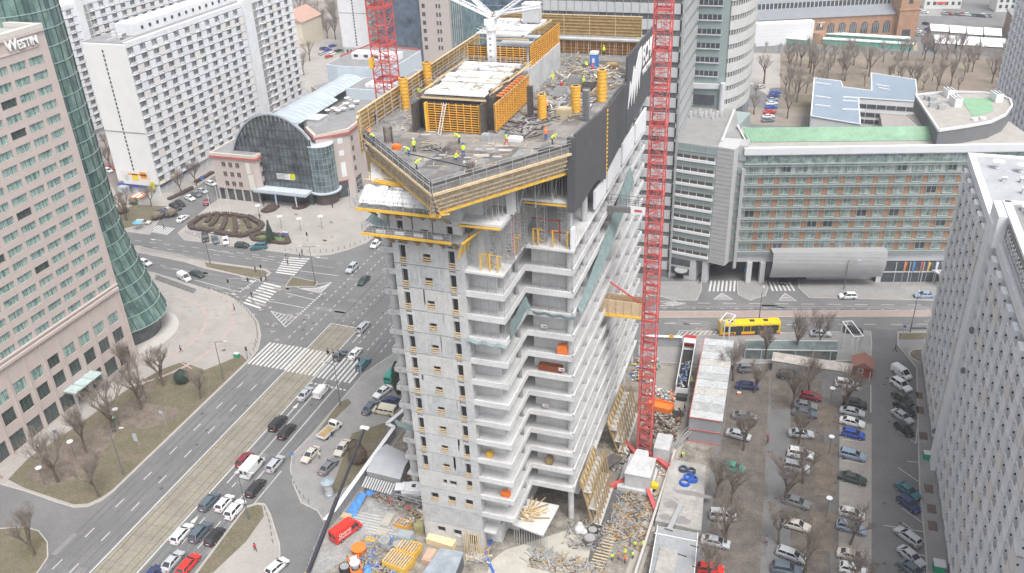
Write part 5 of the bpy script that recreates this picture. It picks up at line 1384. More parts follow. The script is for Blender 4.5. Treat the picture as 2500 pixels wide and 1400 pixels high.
# ---------------- school ----------------
t=top('school','white L-shaped building with a flat blue-grey roof behind the hotel','school',(15,320,0))
br=mat('blue_roof',(.22,.27,.33),.8,var=.06,scale=.1); sw=mat('school_white',(.66,.66,.66),.85,var=.04)
rp=[G(*p,10) for p in ((1988,192),(2053,200),(2057,214),(2128,223),(2127,180),(2235,196),(2240,250),(2095,240),(2100,305),(1980,285))]
mb=MB(); mb.prism([(lerp(p,(18,320),.005)) for p in rp],0,9.7); mb.build('wall',sw,t)
mb=MB(); mb.prism(rp,9.7,10.1); mb.build('roof',br,t)
mb=MB()
for i in range(len(rp)): mb.bar((*rp[i],10.2),(*rp[(i+1)%len(rp)],10.2),.35,.3)
mb.build('roof_trim',white,t)
mb=MB()
for (x0,y0,x1,y1) in ((1990,203,2028,208),(1990,236,2028,241),(1990,257,2028,262),(2058,238,2100,241),(2058,247,2100,250),(2056,268,2110,270),(2138,208,2170,213),(2145,216,2172,221)):
    a=G(x0,y0,10.2);b=G(x1,y1,10.2); mb.bar((*a,10.35),(*b,10.35),.4,.4)
mb.build('skylight',white,t)
for r in range(3):
    for i in range(5 if r<1 else 2):
        x=2112+i*22+r*0; y=(252 if r==0 else 272 if r==1 else 295)
        a=G(x,y,8.2-r*2.7)
        mb=MB(); mb.box(a[0]-1.1,a[1]-9-(.0),6.6-r*2.8,a[0]+1.1,a[1]-8.9,8.2-r*2.8); 
q=G(2100,305,10); q2=G(2095,240,10); q3=G(2240,250,10)
def wallwins(p,qq,z0,n,name='window',m=dglass,w_=1.6,h_=1.5,off=.08):
    A_,B_=Vector(p),Vector(qq); d=(B_-A_); L=d.length; d.normalize(); nn=Vector((d.y,-d.x))
    for i in range(n):
        c_=A_+d*(L*(i+.5)/n)+nn*off; mb=MB(); mb.bar((*(c_-d*w_/2),z0),(*(c_+d*w_/2),z0),.12,h_); mb.build(name,m,t)
for z in (7.3,4.3,1.8): wallwins(q2,q3,z,6,w_=3.0); wallwins(G(2180,300,5),G(2100,300,5),z,0)
for z in (7.3,4.3): wallwins(q,q2,z,7,w_=2.6,off=.1)
wallwins(G(1980,285,10),q,6,2,w_=2.4)
mb=MB(); P_=[G(*p,5) for p in ((2145,265),(2240,265),(2240,312),(2155,312))]; mb.prism(P_,0,5); mb.build('low_wing',mat('roof_brown_c',(.33,.3,.29),.95,var=.1),t)
# ---------------- market hall, tents, far houses ----------------
AH=radians(21)
brick=mat('hall_brick',(.33,.2,.13),.9,var=.18,scale=.5)
t=top('market_hall','long brick market hall with arched windows, grey roof and a clock-less gable tower','market hall',(0,450,0))
h0=G(1975,92,0); 
def HH_(): return MB(-31,437,AH)
mb=HH_(); mb.box(-12,0,0,82,26,11); mb.build('wall',brick,t)
mb=HH_(); L0,L1=-12,82
for (ya,za,yb,zb_,m) in ((-.6,11,7,14.5,0),(7,14.5,7.01,17,1),(7,17,13,20,0),(13,20,26.6,12,0)): mb.poly([(L0,ya,za),(L1,ya,za),(L1,yb,zb_),(L0,yb,zb_)],m)
for i in range(48): mb.box(L0+i*1.96,6.9,14.5,L0+.25+i*1.96,7.1,17,0 if i%1 else 2)
mb.build('roof',[mat('slate_roof',(.2,.215,.235),.8,var=.1),dglass,white],t)
for i in range(9):
    x=33+i*5.4
    if x>70: continue
    mb=HH_(); mb.box(x,-.1,2.5,x+3.2,0,6.5); mb.bar((x+1.6,-.02,6.5),(x+1.6,0.05,6.5),3.2,3.2,n=16); 
    for j in range(3): mb.box(x+.7+j*.85,-.16,2.5,x+.8+j*.85,-.1,7.6,1)
    mb.build('arched_window',[dglass,offw],t)
mb=HH_(); mb.box(71,-3,0,80,10,24); mb.prism([(70.6,-3.4),(80.4,-3.4),(80.4,10.4),(70.6,10.4)],13,13.6); mb.box(74.5,-3.1,16,76.5,-3,20,1); mb.box(73.5,-3.1,1,77.5,-3,4,1); mb.build('gable_tower',[brick,dglass],t)
mb=HH_(); mb.box(-3,-5,0,30,-.2,10.5); mb.build('white_front_annex',mat('annex_white',(.65,.66,.68),.8,var=.04),t)
mb=HH_(); 
for k in range(6): mb.box(-3,-5.06,1.5+k*1.5,30,-5,1.56+k*1.5)
mb.build('annex_lines',offw,t)
gr_=mat('stall_green',(.12,.38,.3),.7,var=.15)
def stalls(name,lab,pts,w_,n,z,grp):
    A_,B_=Vector(G(*pts[0])),Vector(G(*pts[1])); d=(B_-A_)
    for i in range(n):
        a=A_+d*i/n; b=A_+d*(i+.96)/n; dd=(b-a).normalized(); nn=Vector((-dd.y,dd.x)); c_=(a+b)/2
        tt=top(name,ordn(i)+' from the left, '+lab,'market stall',(*c_,0),grp)
        mb=MB(); mb.bar((*a,z/2),(*b,z/2),w_,z); mb.build('stall_body',gr_,tt)
        mb=MB(); mb.bar((*(a-nn*.4),z+.2),(*(b-nn*.4),z+.2),w_*1.0,.35); mb.build('awning',white,tt)
stalls('market_stall','white topped stall in the row behind the brick hall front',((1812,76),(1985,92)),5,9,3,'back row of white market stalls')
stalls('market_stall','white topped stall in the front row along the brown field',((1806,97),(1972,112)),5,9,3,'front row of white market stalls left of the round kiosk')
stalls('market_stall','white topped stall right of the round domed kiosk',((2015,97),(2220,110)),4.5,11,3,'stalls right of the domed kiosk')
stalls('market_stall','white topped stall in the lower row right of the kiosk',((2008,108),(2230,122)),3.5,11,2.6,'lower stalls right of the kiosk')
t=top('domed_kiosk','round pale kiosk with a green dome among the market stalls','kiosk',(*G(1993,95),0))
u,v=G(1993,95); mb=MB(); mb.cyl(u,v,0,8.5,4.3,20); mb.build('drum',mat('kiosk_cream',(.6,.58,.48),.7,var=.1),t)
mb=MB(); mb.ball(u,v,8.5,3.6,0,16,8,.8); mb.build('dome',mat('dome_green',(.14,.2,.18),.6,var=.1),t)
mb=MB(); mb.cyl(u,v,8.4,8.9,4.6,20); mb.build('cornice',offw,t)
mb=MB(); mb.cyl(u,v-7,0,5,4,16); mb.build('brick_base',brick,t)
for i,(x0,y0,x1,y1,lab) in enumerate(((2265,62,2310,82,'leftmost tent of the upper row'),(2312,64,2352,86,'second tent of the upper row'),(2354,68,2394,90,'third tent of the upper row'),(2396,70,2440,92,'rightmost tent of the upper row'),(2275,66+20,2328,112,'leftmost tent of the lower row'),(2330,88,2386,116,'second tent of the lower row'),(2388,92,2450,120,'rightmost tent of the lower row'))):
    a=G(x0,y0,4);b=G(x1,y0+4,4);c_=G(x1+6,y1-4,4);d=G(x0+8,y1-6,4)
    tt=top('market_tent','big white market tent, '+lab,'tent',(*a,0),'white market tents')
    mb=MB(); q=[(*a,4),(*b,4),(*c_,4),(*d,4)]; m1=lerp(q[0],q[3],.5);m2=lerp(q[1],q[2],.5); m1=(m1[0],m1[1],6);m2=(m2[0],m2[1],6)
    mb.poly([q[0],q[1],m2,m1]); mb.poly([m1,m2,q[2],q[3]]); mb.poly([q[0],m1,q[3]]); mb.poly([q[1],q[2],m2]); mb.build('canopy',white,tt)
    mb=MB(); mb.prism([p[:2] for p in q],0,3.4); mb.build('stall_body',mat('tent_inside',(.25,.24,.23),.9,var=.3),tt)
sc=mat('house_white',(.6,.6,.58),.85,var=.05)
for nm,(x0,x1,y),h,lab in (('apartment_house',(2255,2345,22),16,'white five-storey house with a red shop sign beyond the market'),('apartment_house',(2430,2520,30),18,'white house with turquoise balconies at the far right')):
    a=G(x0,y);b=G(x1,y); ang=atan2(b[1]-a[1],b[0]-a[0]); L=Vector(b)-Vector(a); L=L.length
    tt=top(nm,lab,'apartment house',(*a,0)); mb=MB(a[0],a[1],ang); mb.box(0,0,0,L,12,h); mb.build('wall',sc,tt)
    for k in range(5):
        for i in range(6): mb=MB(a[0],a[1],ang); mb.box(1.2+i*L/6,-.1,2+k*3,2.6+i*L/6,0,3.7+k*3); mb.build('window',dglass,tt)
    mb=MB(a[0],a[1],ang); mb.box(-.4,-.4,h,L+.4,12.4,h+.4); mb.build('roof',greyroof,tt)
    mb=MB(a[0],a[1],ang)
    if x0<2300: mb.box(6,-.3,2.4,11,-.1,3.6); mb.build('shop_sign',redm,tt)
    else:
        for k in range(4): mb.box(8,-.9,2.5+k*3,12,0,3.4+k*3)
        mb.build('balcony',mat('turquoise',(.15,.42,.38),.7,var=.1),tt)
a=G(2480,100); tt=top('brick_house','brown brick house at the right edge beyond the park','house',(*a,0)); mb=MB(); mb.box(a[0]-2,a[1]-8,0,a[0]+30,a[1]+25,9); mb.build('wall',mat('brown_brick',(.28,.2,.16),.9,var=.2),tt)
mb=MB(); mb.prism([(a[0]-2.5,a[1]-8.5),(a[0]+30,a[1]-8.5),(a[0]+30,a[1]+25),(a[0]-2.5,a[1]+25)],9,9.6); mb.build('roof',greyroof,tt)
# slab tower at far right edge
t=top('apartment_block','white slab block with balconies cut off by the right frame edge','apartment block',(62,300,0))
block(t,60.5,330,-pi/2,0,70,3,48,5.36,2.675,dep=12,rows=16,seed=8,limit=60)
# field, park ground
patch([(1805,128),(1905,132),(1905,250),(1800,190)],'square_paving',paving,.02)
patch([(1800,100),(2500,140),(2500,112),(1800,92)],'bare_bank',mat('tan_bank',(.34,.25,.17),.95,var=.15),.03)
patch([(1905,130),(2600,140),(2600,290),(1905,290)],'park_ground',mat('park_brown',(.23,.19,.15),1,var=.25,scale=.08,var2=.25,scale2=1),.015)
patch([(1920,232),(1985,232),(1985,262),(1935,262)],'park_lawn',grassm,.03)
patch([(1800,262),(1965,270),(1955,310),(1790,300)],'park_ground_south',mat('park_brown2',(.24,.21,.18),1,var=.2,scale=.1),.02)
patch([(1880,215),(1912,215),(1890,300),(1855,300)],'car_park_lane',asphalt,.03)
patch([(2240,40),(2500,40),(2500,150),(2240,125)],'market_street',asphalt,.04)
patch([(1380,-30),(2300,-30),(2300,40),(1600,30)],'far_ground',paving2,.02)
patch([(720,-60),(1350,-60),(1350,130),(720,230)],'far_ground_west',mat('far_soil',(.25,.22,.2),1,var=.2,scale=.05),.05)
patch([(222,235),(300,235),(330,470),(300,500),(240,400)],'yard_between_blocks',mat('yard_brown',(.22,.19,.18),1,var=.2,scale=.1),.135)
# ---------------- vehicles ----------------
tyre=mat('tyre',(.025,.025,.025),.8,var=0); rim=mat('wheel_rim',(.35,.35,.36),.4,metal=.5,var=0)
cglass=mat('car_glass',(.03,.035,.04),.1,var=.2,scale=1.5,spec=.9); lampw=mat('headlamp',(.6,.6,.6),.2,var=0); lampr=mat('tail_lamp',(.4,.02,.02),.3,var=0)
trimk=mat('plastic_trim',(.05,.05,.055),.6,var=0)
def carpaint(n,c): return mat('paint_'+n,c,.32,var=.05,scale=1.2,spec=.6)
CC={k:carpaint(k,v) for k,v in dict(white=(.7,.71,.72),silver=(.4,.42,.44),grey=(.16,.17,.18),black=(.025,.025,.03),navy=(.03,.045,.13),blue=(.03,.08,.42),red=(.45,.03,.03),brightred=(.62,.03,.02),teal=(.04,.14,.18),green=(.02,.3,.24),beige=(.5,.47,.42),cream=(.62,.58,.45),darkgreen=(.04,.06,.055),skyblue=(.25,.32,.42),yellow=(.75,.5,.02),maroon=(.2,.02,.03),slate=(.09,.12,.15)).items()}
SH={ # length,width,height, profile: list (x, ztop) for body; roof stations
'sedan':(4.6,1.78,1.43,[(-2.3,.62),(-2.22,.9),(-1.5,.98),(1.0,.95),(1.7,.86),(2.2,.72),(2.3,.55)],(-1.75,-1.05,.35,1.1)),
'hatch':(4.1,1.74,1.48,[(-2.05,.7),(-2.0,.95),(-1.4,.98),(.95,.96),(1.6,.88),(1.95,.72),(2.05,.55)],(-1.95,-1.55,.3,1.05)),
'wagon':(4.65,1.8,1.48,[(-2.32,.7),(-2.27,.98),(-1.5,1.0),(1.0,.97),(1.75,.88),(2.2,.73),(2.32,.55)],(-2.2,-1.85,.35,1.15)),
'suv':(4.6,1.88,1.72,[(-2.3,.8),(-2.25,1.1),(-1.5,1.12),(1.0,1.1),(1.8,1.0),(2.2,.85),(2.3,.6)],(-2.2,-1.85,.3,1.05)),
'minivan':(4.4,1.8,1.85,[(-2.2,.8),(-2.15,1.1),(-1.5,1.12),(1.0,1.1),(1.7,.95),(2.1,.8),(2.2,.6)],(-2.12,-2.0,.5,1.4)),
}
def loft(mb,st,m=0):
    b=len(mb.v); n=len(st[0])
    for r in st: mb.v+=[mb.T(p) for p in r]
    for i in range(len(st)-1):
        for j in range(n-1): mb.f.append((b+i*n+j,b+i*n+j+1,b+(i+1)*n+j+1,b+(i+1)*n+j)); mb.mi.append(m)
    mb.f.append(tuple(b+j for j in range(n))[::-1]); mb.mi.append(m); mb.f.append(tuple(b+(len(st)-1)*n+j for j in range(n))); mb.mi.append(m)
def wheels(root,xs,w,r=.32):
    for x in xs:
        for s in (1,-1):
            mb=MB(); n=14
            mb.bar((x,s*(w/2-.2),r),(x,s*(w/2+.01),r),r*2,r*2,n=n); wh=mb.build('wheel',tyre,root)
            mb=MB(); mb.bar((x,s*(w/2+.01),r),(x,s*(w/2+.03),r),r*1.25,r*1.25,n=10); mb.build('rim',rim,wh)
def make_car(kind):
    L,W,H,prof,(r0,r1,r2,r3)=SH[kind]
    t=top('parked_car','car','car'); mb=MB(); st=[]
    for x,z in prof:
        k=1-.12*(abs(x)/(L/2))**4; h=W/2*k
        st.append([(x,-h+.06,.24),(x,-h,.42),(x,-h*.99,z-.16),(x,-h*.9,z),(x,0,z+.03),(x,h*.9,z),(x,h*.99,z-.16),(x,h,.42),(x,h-.06,.24),(x,0,.2)])
    loft(mb,st)
    body=mb.build('body',[CC['silver']],t,smooth=False)
    zb=prof[2][1]-.02; hb=W/2*.88; ht=W/2*.68; g=MB()
    P=lambda x,y,z:(x,y,z)
    zt=H-.05
    g.v+= [P(r0,-hb*.96,zb),P(r0,hb*.96,zb),P(r3,hb*.94,zb),P(r3,-hb*.94,zb),P(r1,-ht,zt),P(r1,ht,zt),P(r2,ht,zt),P(r2,-ht,zt)]
    g.f+=[(0,1,5,4),(1,2,6,5),(2,3,7,6),(3,0,4,7)]; g.mi+=[0]*4; g.build('windows',cglass,t)
    rf=MB(); rf.v+=[(r1-.03,-ht-.03,zt),(r1-.03,ht+.03,zt),(r2+.05,ht+.03,zt),(r2+.05,-ht-.03,zt),(r1+.1,-ht*.82,H),(r1+.1,ht*.82,H),(r2-.12,ht*.82,H),(r2-.12,-ht*.82,H)]
    rf.f+=[(4,5,6,7),(0,1,5,4),(1,2,6,5),(2,3,7,6),(3,0,4,7)]; rf.mi+=[0]*5
    for s in (1,-1):
        rf.bar((r3,s*hb*.94,zb),(r2,s*ht,zt),.09,.07); rf.bar((r0,s*hb*.96,zb),(r1,s*ht,zt),.16,.08); xm=(r1+r2)/2; rf.bar((xm,s*hb*.97,zb),(xm,s*(ht+.01),zt),.09,.06)
    rf.build('roof',[CC['silver']],t)
    wheels(t,(-L*.3,L*.31),W,.31 if kind!='suv' else .36)
    xf=prof[-2][0]; zf=prof[-2][1]
    for s in (1,-1):
        a=MB(); a.box(xf-.06,s*W*.30-.16,zf-.22,xf+.08,s*W*.30+.16,zf-.04); a.build('headlight',lampw,t)
        xr=prof[0][0]; a=MB(); a.box(xr-.02,s*W*.34-.13,.62,xr+.1,s*W*.34+.13,prof[1][1]-.03); a.build('tail_light',lampr,t)
        a=MB(); a.box(r3-.12,s*(W/2)-.02 if s>0 else -W/2-.14,zb,r3+.05,W/2+.14 if s>0 else -W/2+.02,zb+.13); a.build('mirror',trimk,t)
    a=MB(); a.box(prof[-1][0]-.05,-.55,.3,prof[-1][0]+.03,.55,.5); a.build('grille',trimk,t)
    a=MB(); a.box(prof[0][0]-.035,-.27,.5,prof[0][0]+.02,.27,.62); a.build('number_plate',white,t)
    return t
def make_van(kind):
    L,W,H=(5.6,2.0,2.5) if kind=='bigvan' else (4.4,1.8,1.85) if kind=='smallvan' else (4.9,1.85,1.95)
    t=top('parked_van','van','van'); mb=MB(); h=W/2; st=[]
    for x,z in ((-L/2,H*.96),(-L/2+.12,H),(L/2-1.75,H),(L/2-1.5,H-.06)): st.append([(x,-h+.04,.28),(x,-h,.5),(x,-h*.97,z-.35),(x,-h*.8,z),(x,0,z+.03),(x,h*.8,z),(x,h*.97,z-.35),(x,h,.5),(x,h-.04,.28),(x,0,.25)])
    loft(mb,st)
    st=[]
    for x,z,k in ((L/2-1.5,1.15,1),(L/2-.95,1.1,1),(L/2-.25,.95,.95),(L/2,.7,.9)): st.append([(x,-h*k+.04,.28),(x,-h*k,.5),(x,-h*k*.97,z-.15),(x,-h*k*.85,z),(x,0,z+.03),(x,h*k*.85,z),(x,h*k*.97,z-.15),(x,h*k,.5),(x,h*k-.04,.28),(x,0,.25)])
    loft(mb,st); mb.bar((L/2-1.45,-h*.8,H-.1),(L/2-.6,-h*.85,1.08),.1); mb.bar((L/2-1.45,h*.8,H-.1),(L/2-.6,h*.85,1.08),.1)
    mb.build('body',[CC['white']],t)
    g=MB(); a,b=L/2-1.5,L/2-.62
    g.v+=[(a,-h*.8,H-.12),(a,h*.8,H-.12),(b,h*.86,1.1),(b,-h*.86,1.1),(a,-h*.93,1.12),(a,h*.93,1.12)]
    g.f+=[(0,1,2,3),(0,3,4),(1,5,2)]; g.mi+=[0]*3
    for s in (1,-1): g.box(L/2-2.3,s*h*.985-.015,1.2,L/2-1.55,s*h*.985+.015,H-.5)
    if kind=='minibus':
        for s in (1,-1):
            for i in range(3): g.box(-L/2+.25+i*1.0,s*h*.985-.02,1.15,-L/2+1.1+i*1.0,s*h*.985+.02,H-.45)
        g.box(-L/2-.02,-h*.7,1.15,-L/2+.02,h*.7,H-.4)
    else:
        for s in (-.45,.45): g.box(-L/2-.02,s*h-.3,1.3,-L/2+.02,s*h+.3,H-.5)
    g.build('windows',cglass,t); wheels(t,(-L*.29,L*.33),W,.34)
    for s in (1,-1):
        a=MB(); a.box(L/2-.12,s*W*.33-.14,.68,L/2+.0,s*W*.33+.14,.88); a.build('headlight',lampw,t)
        a=MB(); a.box(-L/2-.03,s*W*.44-.07,.9,-L/2+.03,s*W*.44+.07,1.4); a.build('tail_light',lampr,t)
        a=MB(); a.cbox(L/2-1.1,s*(h+.12),1.2,.12,.2,.3); a.build('mirror',trimk,t)
    return t
PROTO={}
def proto(k):
    if k not in PROTO: PROTO[k]=[make_van(k) if k in('bigvan','smallvan','minibus') else make_car(k),False]
    return PROTO[k]
def put(cx,cy,hd,kind,col,label,group=None,zz=.7,z0=.02):
    u,v=G(cx,cy,zz)
    if hd=='N': a=pi/2
    elif hd=='S': a=-pi/2
    else:
        p=G(cx-hd[0],cy-hd[1],zz);q=G(cx+hd[0],cy+hd[1],zz); a=atan2(q[1]-p[1],q[0]-p[0])
    P=proto(kind); t=P[0]
    if P[1]: t=copy_tree(t)
    P[1]=True
    t.location=(u,v,z0); t.rotation_euler=(0,0,a); t['label']=label
    van=kind in('bigvan','smallvan','minibus'); t['category']='van' if van else 'car'
    if group: t['group']=group
    elif 'group' in t: del t['group']
    for c in t.children:
        if c.name.split('.')[0] in ('body','roof'): objmat(c,0,CC[col])
    return t
g1='vehicles on the boulevard'
J=[(746,960,'sedan','silver','silver sedan at the stop line beside a small white van'),(785,955,'smallvan','white','small white van at the stop line beside a silver sedan'),
(678,1033,'suv','black','black SUV two cars behind the stop line by the tram strip'),(700,1052,'wagon','black','black estate car right of a black SUV in the queue'),
(597,1121,'hatch','maroon','dark red hatchback squeezed beside the long white van'),(617,1141,'bigvan','white','long white panel van in the middle of the queue'),(672,1131,'wagon','silver','silver taxi estate with a roof sign right of the white van'),
(624,1190,'wagon','black','black estate car waiting by the lamp post verge behind the taxi'),(511,1223,'wagon','slate','dark blue-grey estate leading a row of three beside the tram strip'),(548,1227,'hatch','white','white hatchback in the middle of a row of three'),(574,1243,'suv','white','white SUV with a sunroof in the kerb lane'),
(444,1302,'wagon','white','white estate car next to the tram strip, left of a dark SUV'),(489,1298,'suv','slate','dark SUV between a white estate and a black hatchback'),(524,1308,'hatch','black','black hatchback with an orange door sticker by the kerb'),
(421,1369,'sedan','silver','silver sedan with a dark roof beside a bright red estate'),(460,1377,'wagon','brightred','bright red estate car at the bottom of the boulevard'),(372,1402,'hatch','navy','dark car cut off by the bottom frame edge'),
(830,866,'hatch','slate','slate blue hatchback standing on the zebra crossing'),(867,862,'sedan','white','white sedan on the zebra between two blue cars'),(887,888,'wagon','teal','teal estate car on the zebra nearest the kerb'),(887,797,'wagon','silver','silver estate car driving past the end of the tram strip')]
for x,y,k,c,l in J: put(x,y,'N',k,c,l,g1)
for x,y,k,c,l in ((859,655,'suv','silver','silver-grey SUV driving towards the camera past the zebra'),(888,684,'sedan','darkgreen','dark green car driving towards the camera through the junction'),(917,596,'hatch','white','white hatchback half hidden by the tower formwork')): put(x,y,'S',k,c,l,g1)
g2='vehicles on the west arm of the cross street'
put(450,677,(14,8),'smallvan','white','small white van driving away from the glass drum',g2); put(481,668,(14,5),'sedan','darkgreen','dark sedan just ahead of the small white van',g2); put(354,641,(12,4),'hatch','white','white car emerging from behind the glass drum',g2)
g3='cars parked before the hedge garden'
for x,y,h,k,c,l in ((501,581,(2,12),'suv','black','black SUV parked nose out left of the hedge garden'),(526,586,(5,11),'hatch','slate','dark grey hatchback second from the left before the hedge'),(551,589,(1,11),'hatch','white','tiny white car parked nose out before the hedge'),(591,599,(14,1),'hatch','darkgreen','dark hatchback parked along the kerb with a white one behind'),(632,603,(-15,1),'suv','teal','grey-green SUV parked along the kerb below the spruce')): put(x,y,h,k,c,l,g3,z0=.13)
g4='cars in the side street'
for x,y,h,k,c,l in ((400,522,(10,4),'suv','navy','dark SUV with a blue box first in the angled row'),(414,514,(10,4),'hatch','silver','silver hatchback second in the angled side street row'),(428,506,(10,4),'suv','black','black SUV third in the angled side street row'),(440,497,(10,5),'hatch','black','black hatchback fourth in the angled side street row'),(463,483,(10,5),'sedan','white','white car beside the street hedge in the angled row'),(479,474,(10,4),'sedan','grey','dark grey car just above the white one in the row'),(493,466,(10,3),'sedan','silver','silver car near the blue sign in the side street'),(516,448,(10,3),'hatch','white','white hatchback at the corner of the pink building'),(504,493,(2,-9),'hatch','maroon','red car driving up the side street behind the flagpoles'),(446,533,(12,-8),'sedan','white','white car with a blue stripe driving towards the zebra'),(349,543,(12,0),'wagon','beige','pale gold estate parked on the pavement by the bushes'),(264,416,(8,3),'hatch','white','white car seen in the gap beside the glass drum'),(266,410,(8,3),'sedan','red','red car just behind the white one in the gap')): put(x,y,h,k,c,l,g4)
g5='cars parked on the pavement by the hoarding'
for x,y,h,k,c,l in ((934,957,(-14,10),'sedan','white','white sedan parked behind the green minibus'),(904,995,(12,-13),'sedan','slate','slate blue saloon parked beside the cream minibus'),(939,1003,(-22,-4),'minibus','cream','cream minibus parked across by the hoarding corner'),(958,980,(-18,-6),'sedan','navy','dark blue car parked between cream minibus and white sedan'),(958,918,(12,-16),'minibus','green','green minibus with a yellow band beside a dark conifer'),(836,1094,(-12,16),'sedan','beige','cream saloon parked beside the dark bush'),(758,1110,(-14,15),'sedan','beige','champagne saloon on the pavement nearest the kerb'),(802,1139,(14,-14),'sedan','grey','dark grey saloon below the cream saloon'),(676,1383,(16,-14),'hatch','white','white hatchback turning in the driveway at the bottom')): put(x,y,h,k,c,l,g5,z0=.13 if y<1300 else .02)
gp1='cars in the left parking row'
for x,y,h,k,c,l in ((1830,900,(24,0),'suv','grey','grey SUV nearest the street in the left parking row'),(1825,941,(24,2),'sedan','navy','navy blue car second in the left parking row'),(1817,1015,(20,2),'sedan','grey','grey car hidden under twigs beside the container block'),(1803,1061,(24,6),'sedan','silver','silver car behind a bare tree in the left parking row'),(1790,1141,(24,6),'hatch','green','turquoise green car under a bare tree'),(1765,1259,(24,2),'minivan','silver','faded silver minivan behind a tree trunk'),(1747,1322,(28,6),'sedan','silver','silver coupe above the red car in the left row'),(1735,1388,(26,2),'hatch','brightred','bright red hatchback at the bottom of the left row')): put(x,y,h,k,c,l,gp1)
gp2='cars in the middle parking row'
for x,y,h,k,c,l in ((1928,916,(22,2),'suv','darkgreen','dark SUV under the bare tree behind the long shed'),(1980,967,(20,4),'hatch','maroon','faded red car under the twigs near the hut'),(1965,989,(20,3),'sedan','grey','grey saloon below the faded red car'),(1965,1008,(20,3),'sedan','slate','dark saloon below the grey one under twigs'),(1956,1058,(27,2),'sedan','silver','long silver saloon in the middle row'),(1955,1108,(22,4),'suv','white','white pickup with an open bed under the tree'),(1944,1140,(20,4),'suv','silver','white and black SUV under a fork of branches'),(1944,1281,(22,6),'sedan','beige','beige saloon under branches in the middle row'),(1933,1354,(22,8),'wagon','silver','silver estate behind a leaning trunk in the middle row'),(1921,1390,(22,4),'suv','slate','dark SUV at the bottom of the middle row'),(1945,1225,(20,6),'sedan','grey','grey car blurred under the twigs of the middle row')): put(x,y,h,k,c,l,gp2)
gp3='cars in the paved parking row'
for x,y,h,k,c,l in ((2068,938,(20,3),'suv','white','white SUV beside the small red hut'),(2087,985,(22,4),'suv','black','black SUV topmost on the paver strip'),(2081,1005,(24,5),'sedan','silver','silver saloon directly below the black SUV'),(2081,1030,(25,6),'sedan','white','white saloon just above the blue car'),(2084,1059,(22,5),'hatch','blue','bright blue hatchback on the paver strip'),(2082,1110,(24,6),'wagon','skyblue','pale blue estate standing alone on the paver strip'),(2082,1167,(26,7),'sedan','darkgreen','dark green saloon beside the empty paved bays'),(2080,1253,(25,6),'hatch','white','white hatchback with red tail lights above a grey-blue car'),(2079,1287,(25,7),'wagon','skyblue','grey-blue estate below the white hatchback'),(2081,1356,(26,7),'sedan','beige','off-white saloon under branches near the bottom'),(2084,1390,(24,6),'hatch','white','white hatchback cut by the bottom edge of the paved row')): put(x,y,h,k,c,l,gp3)
gp4='cars parked at an angle by the apartment block'
for x,y,h,k,c,l in ((2201,910,(16,11),'smallvan','white','white van first in the angled row by the block'),(2200,940,(18,12),'suv','white','white SUV with a sunroof below the white van'),(2204,972,(18,12),'sedan','darkgreen','dark green saloon third in the angled row'),(2208,997,(18,13),'sedan','black','black saloon fourth in the angled row'),(2203,1016,(19,13),'sedan','silver','silver saloon between two black cars'),(2208,1047,(16,13),'hatch','black','black hatchback last of the upper angled group'),(2217,1197,(22,16),'sedan','teal','petrol blue saloon paired with a violet car'),(2219,1229,(22,17),'hatch','navy','violet-blue hatchback below the petrol blue saloon'),(2217,1309,(-23,-17),'wagon','silver','silver estate parked nose up in the angled row'),(2225,1358,(23,19),'sedan','silver','silver saloon near the bottom of the angled row'),(2229,1392,(20,15),'sedan','slate','grey-teal car cut by the bottom edge')): put(x,y,h,k,c,l,gp4)
g6='cars on the east street'
for x,y,h,k,c,l in ((2070,722,(-20,0),'hatch','white','white hatchback parked before the hotel'),(2257,720,(-20,0),'sedan','skyblue','pale blue saloon parked before the hotel flags'),(2003,814,(22,1),'sedan','silver','silver saloon driving behind the yellow bus'),(2083,806,(20,1),'hatch','black','black car seen through the billboard frame'),(1912,681,(0,5),'sedan','black','black car leaving the hotel garage'),(1738,643,(16,-2),'sedan','slate','dark car parked in the office underpass')): put(x,y,h,k,c,l,g6)
gb='cars in the far car park beside the curved tower'
for i,(x,y,c,l) in enumerate(((1892,226,'blue','topmost blue car'),(1889,234,'navy','dark blue car second from the top'),(1886,243,'skyblue','pale blue car third from the top'),(1884,252,'white','white car above the middle'),(1883,261,'blue','blue car just below the white one'),(1879,273,'brightred','bright red car'),(1876,284,'white','white car below the red one'),(1875,293,'grey','dark car at the bottom end'))): put(x,y,(10,-1),'sedan',c,l+' in the far car park column',gb)
for i,(x,y,c,l) in enumerate(((1827,205,'white','white van-like car at the top of the tree-shaded row'),(1814,227,'silver','silver car behind twigs'),(1810,238,'grey','grey car second under twigs'),(1806,249,'white','white car third under twigs'),(1804,260,'slate','slate car fourth under twigs'),(1803,277,'silver','silver car fifth under twigs'),(1802,290,'black','black car at the lower end under twigs'),(1858,212,'silver','lone silver car by the wall'))): put(x,y,(8,-2),'hatch',c,l+' left of the far lane',gb)
gc='cars around the market tents'
for i,(x,y,c,l) in enumerate(((2243,28,'red','red car'),(2258,30,'white','white car right of the red one'),(2307,33,'silver','silver car'),(2318,34,'maroon','maroon car'),(2340,35,'grey','grey car'),(2351,34,'red','second red car'),(2363,36,'white','second white car'),(2374,37,'slate','slate car'),(2386,38,'black','black car'),(2397,39,'navy','navy car'),(2404,38,'white','third white car'),(2414,39,'grey','last grey car'),(2262,58,'black','black car left of the tents'),(2268,72,'blue','blue car left of the tents'),(2240,75,'white','white car by the gable tower'),(2245,84,'silver','silver car by the gable tower'))): put(x,y,(8,1),'hatch',c,l+' in the far market street',gc)
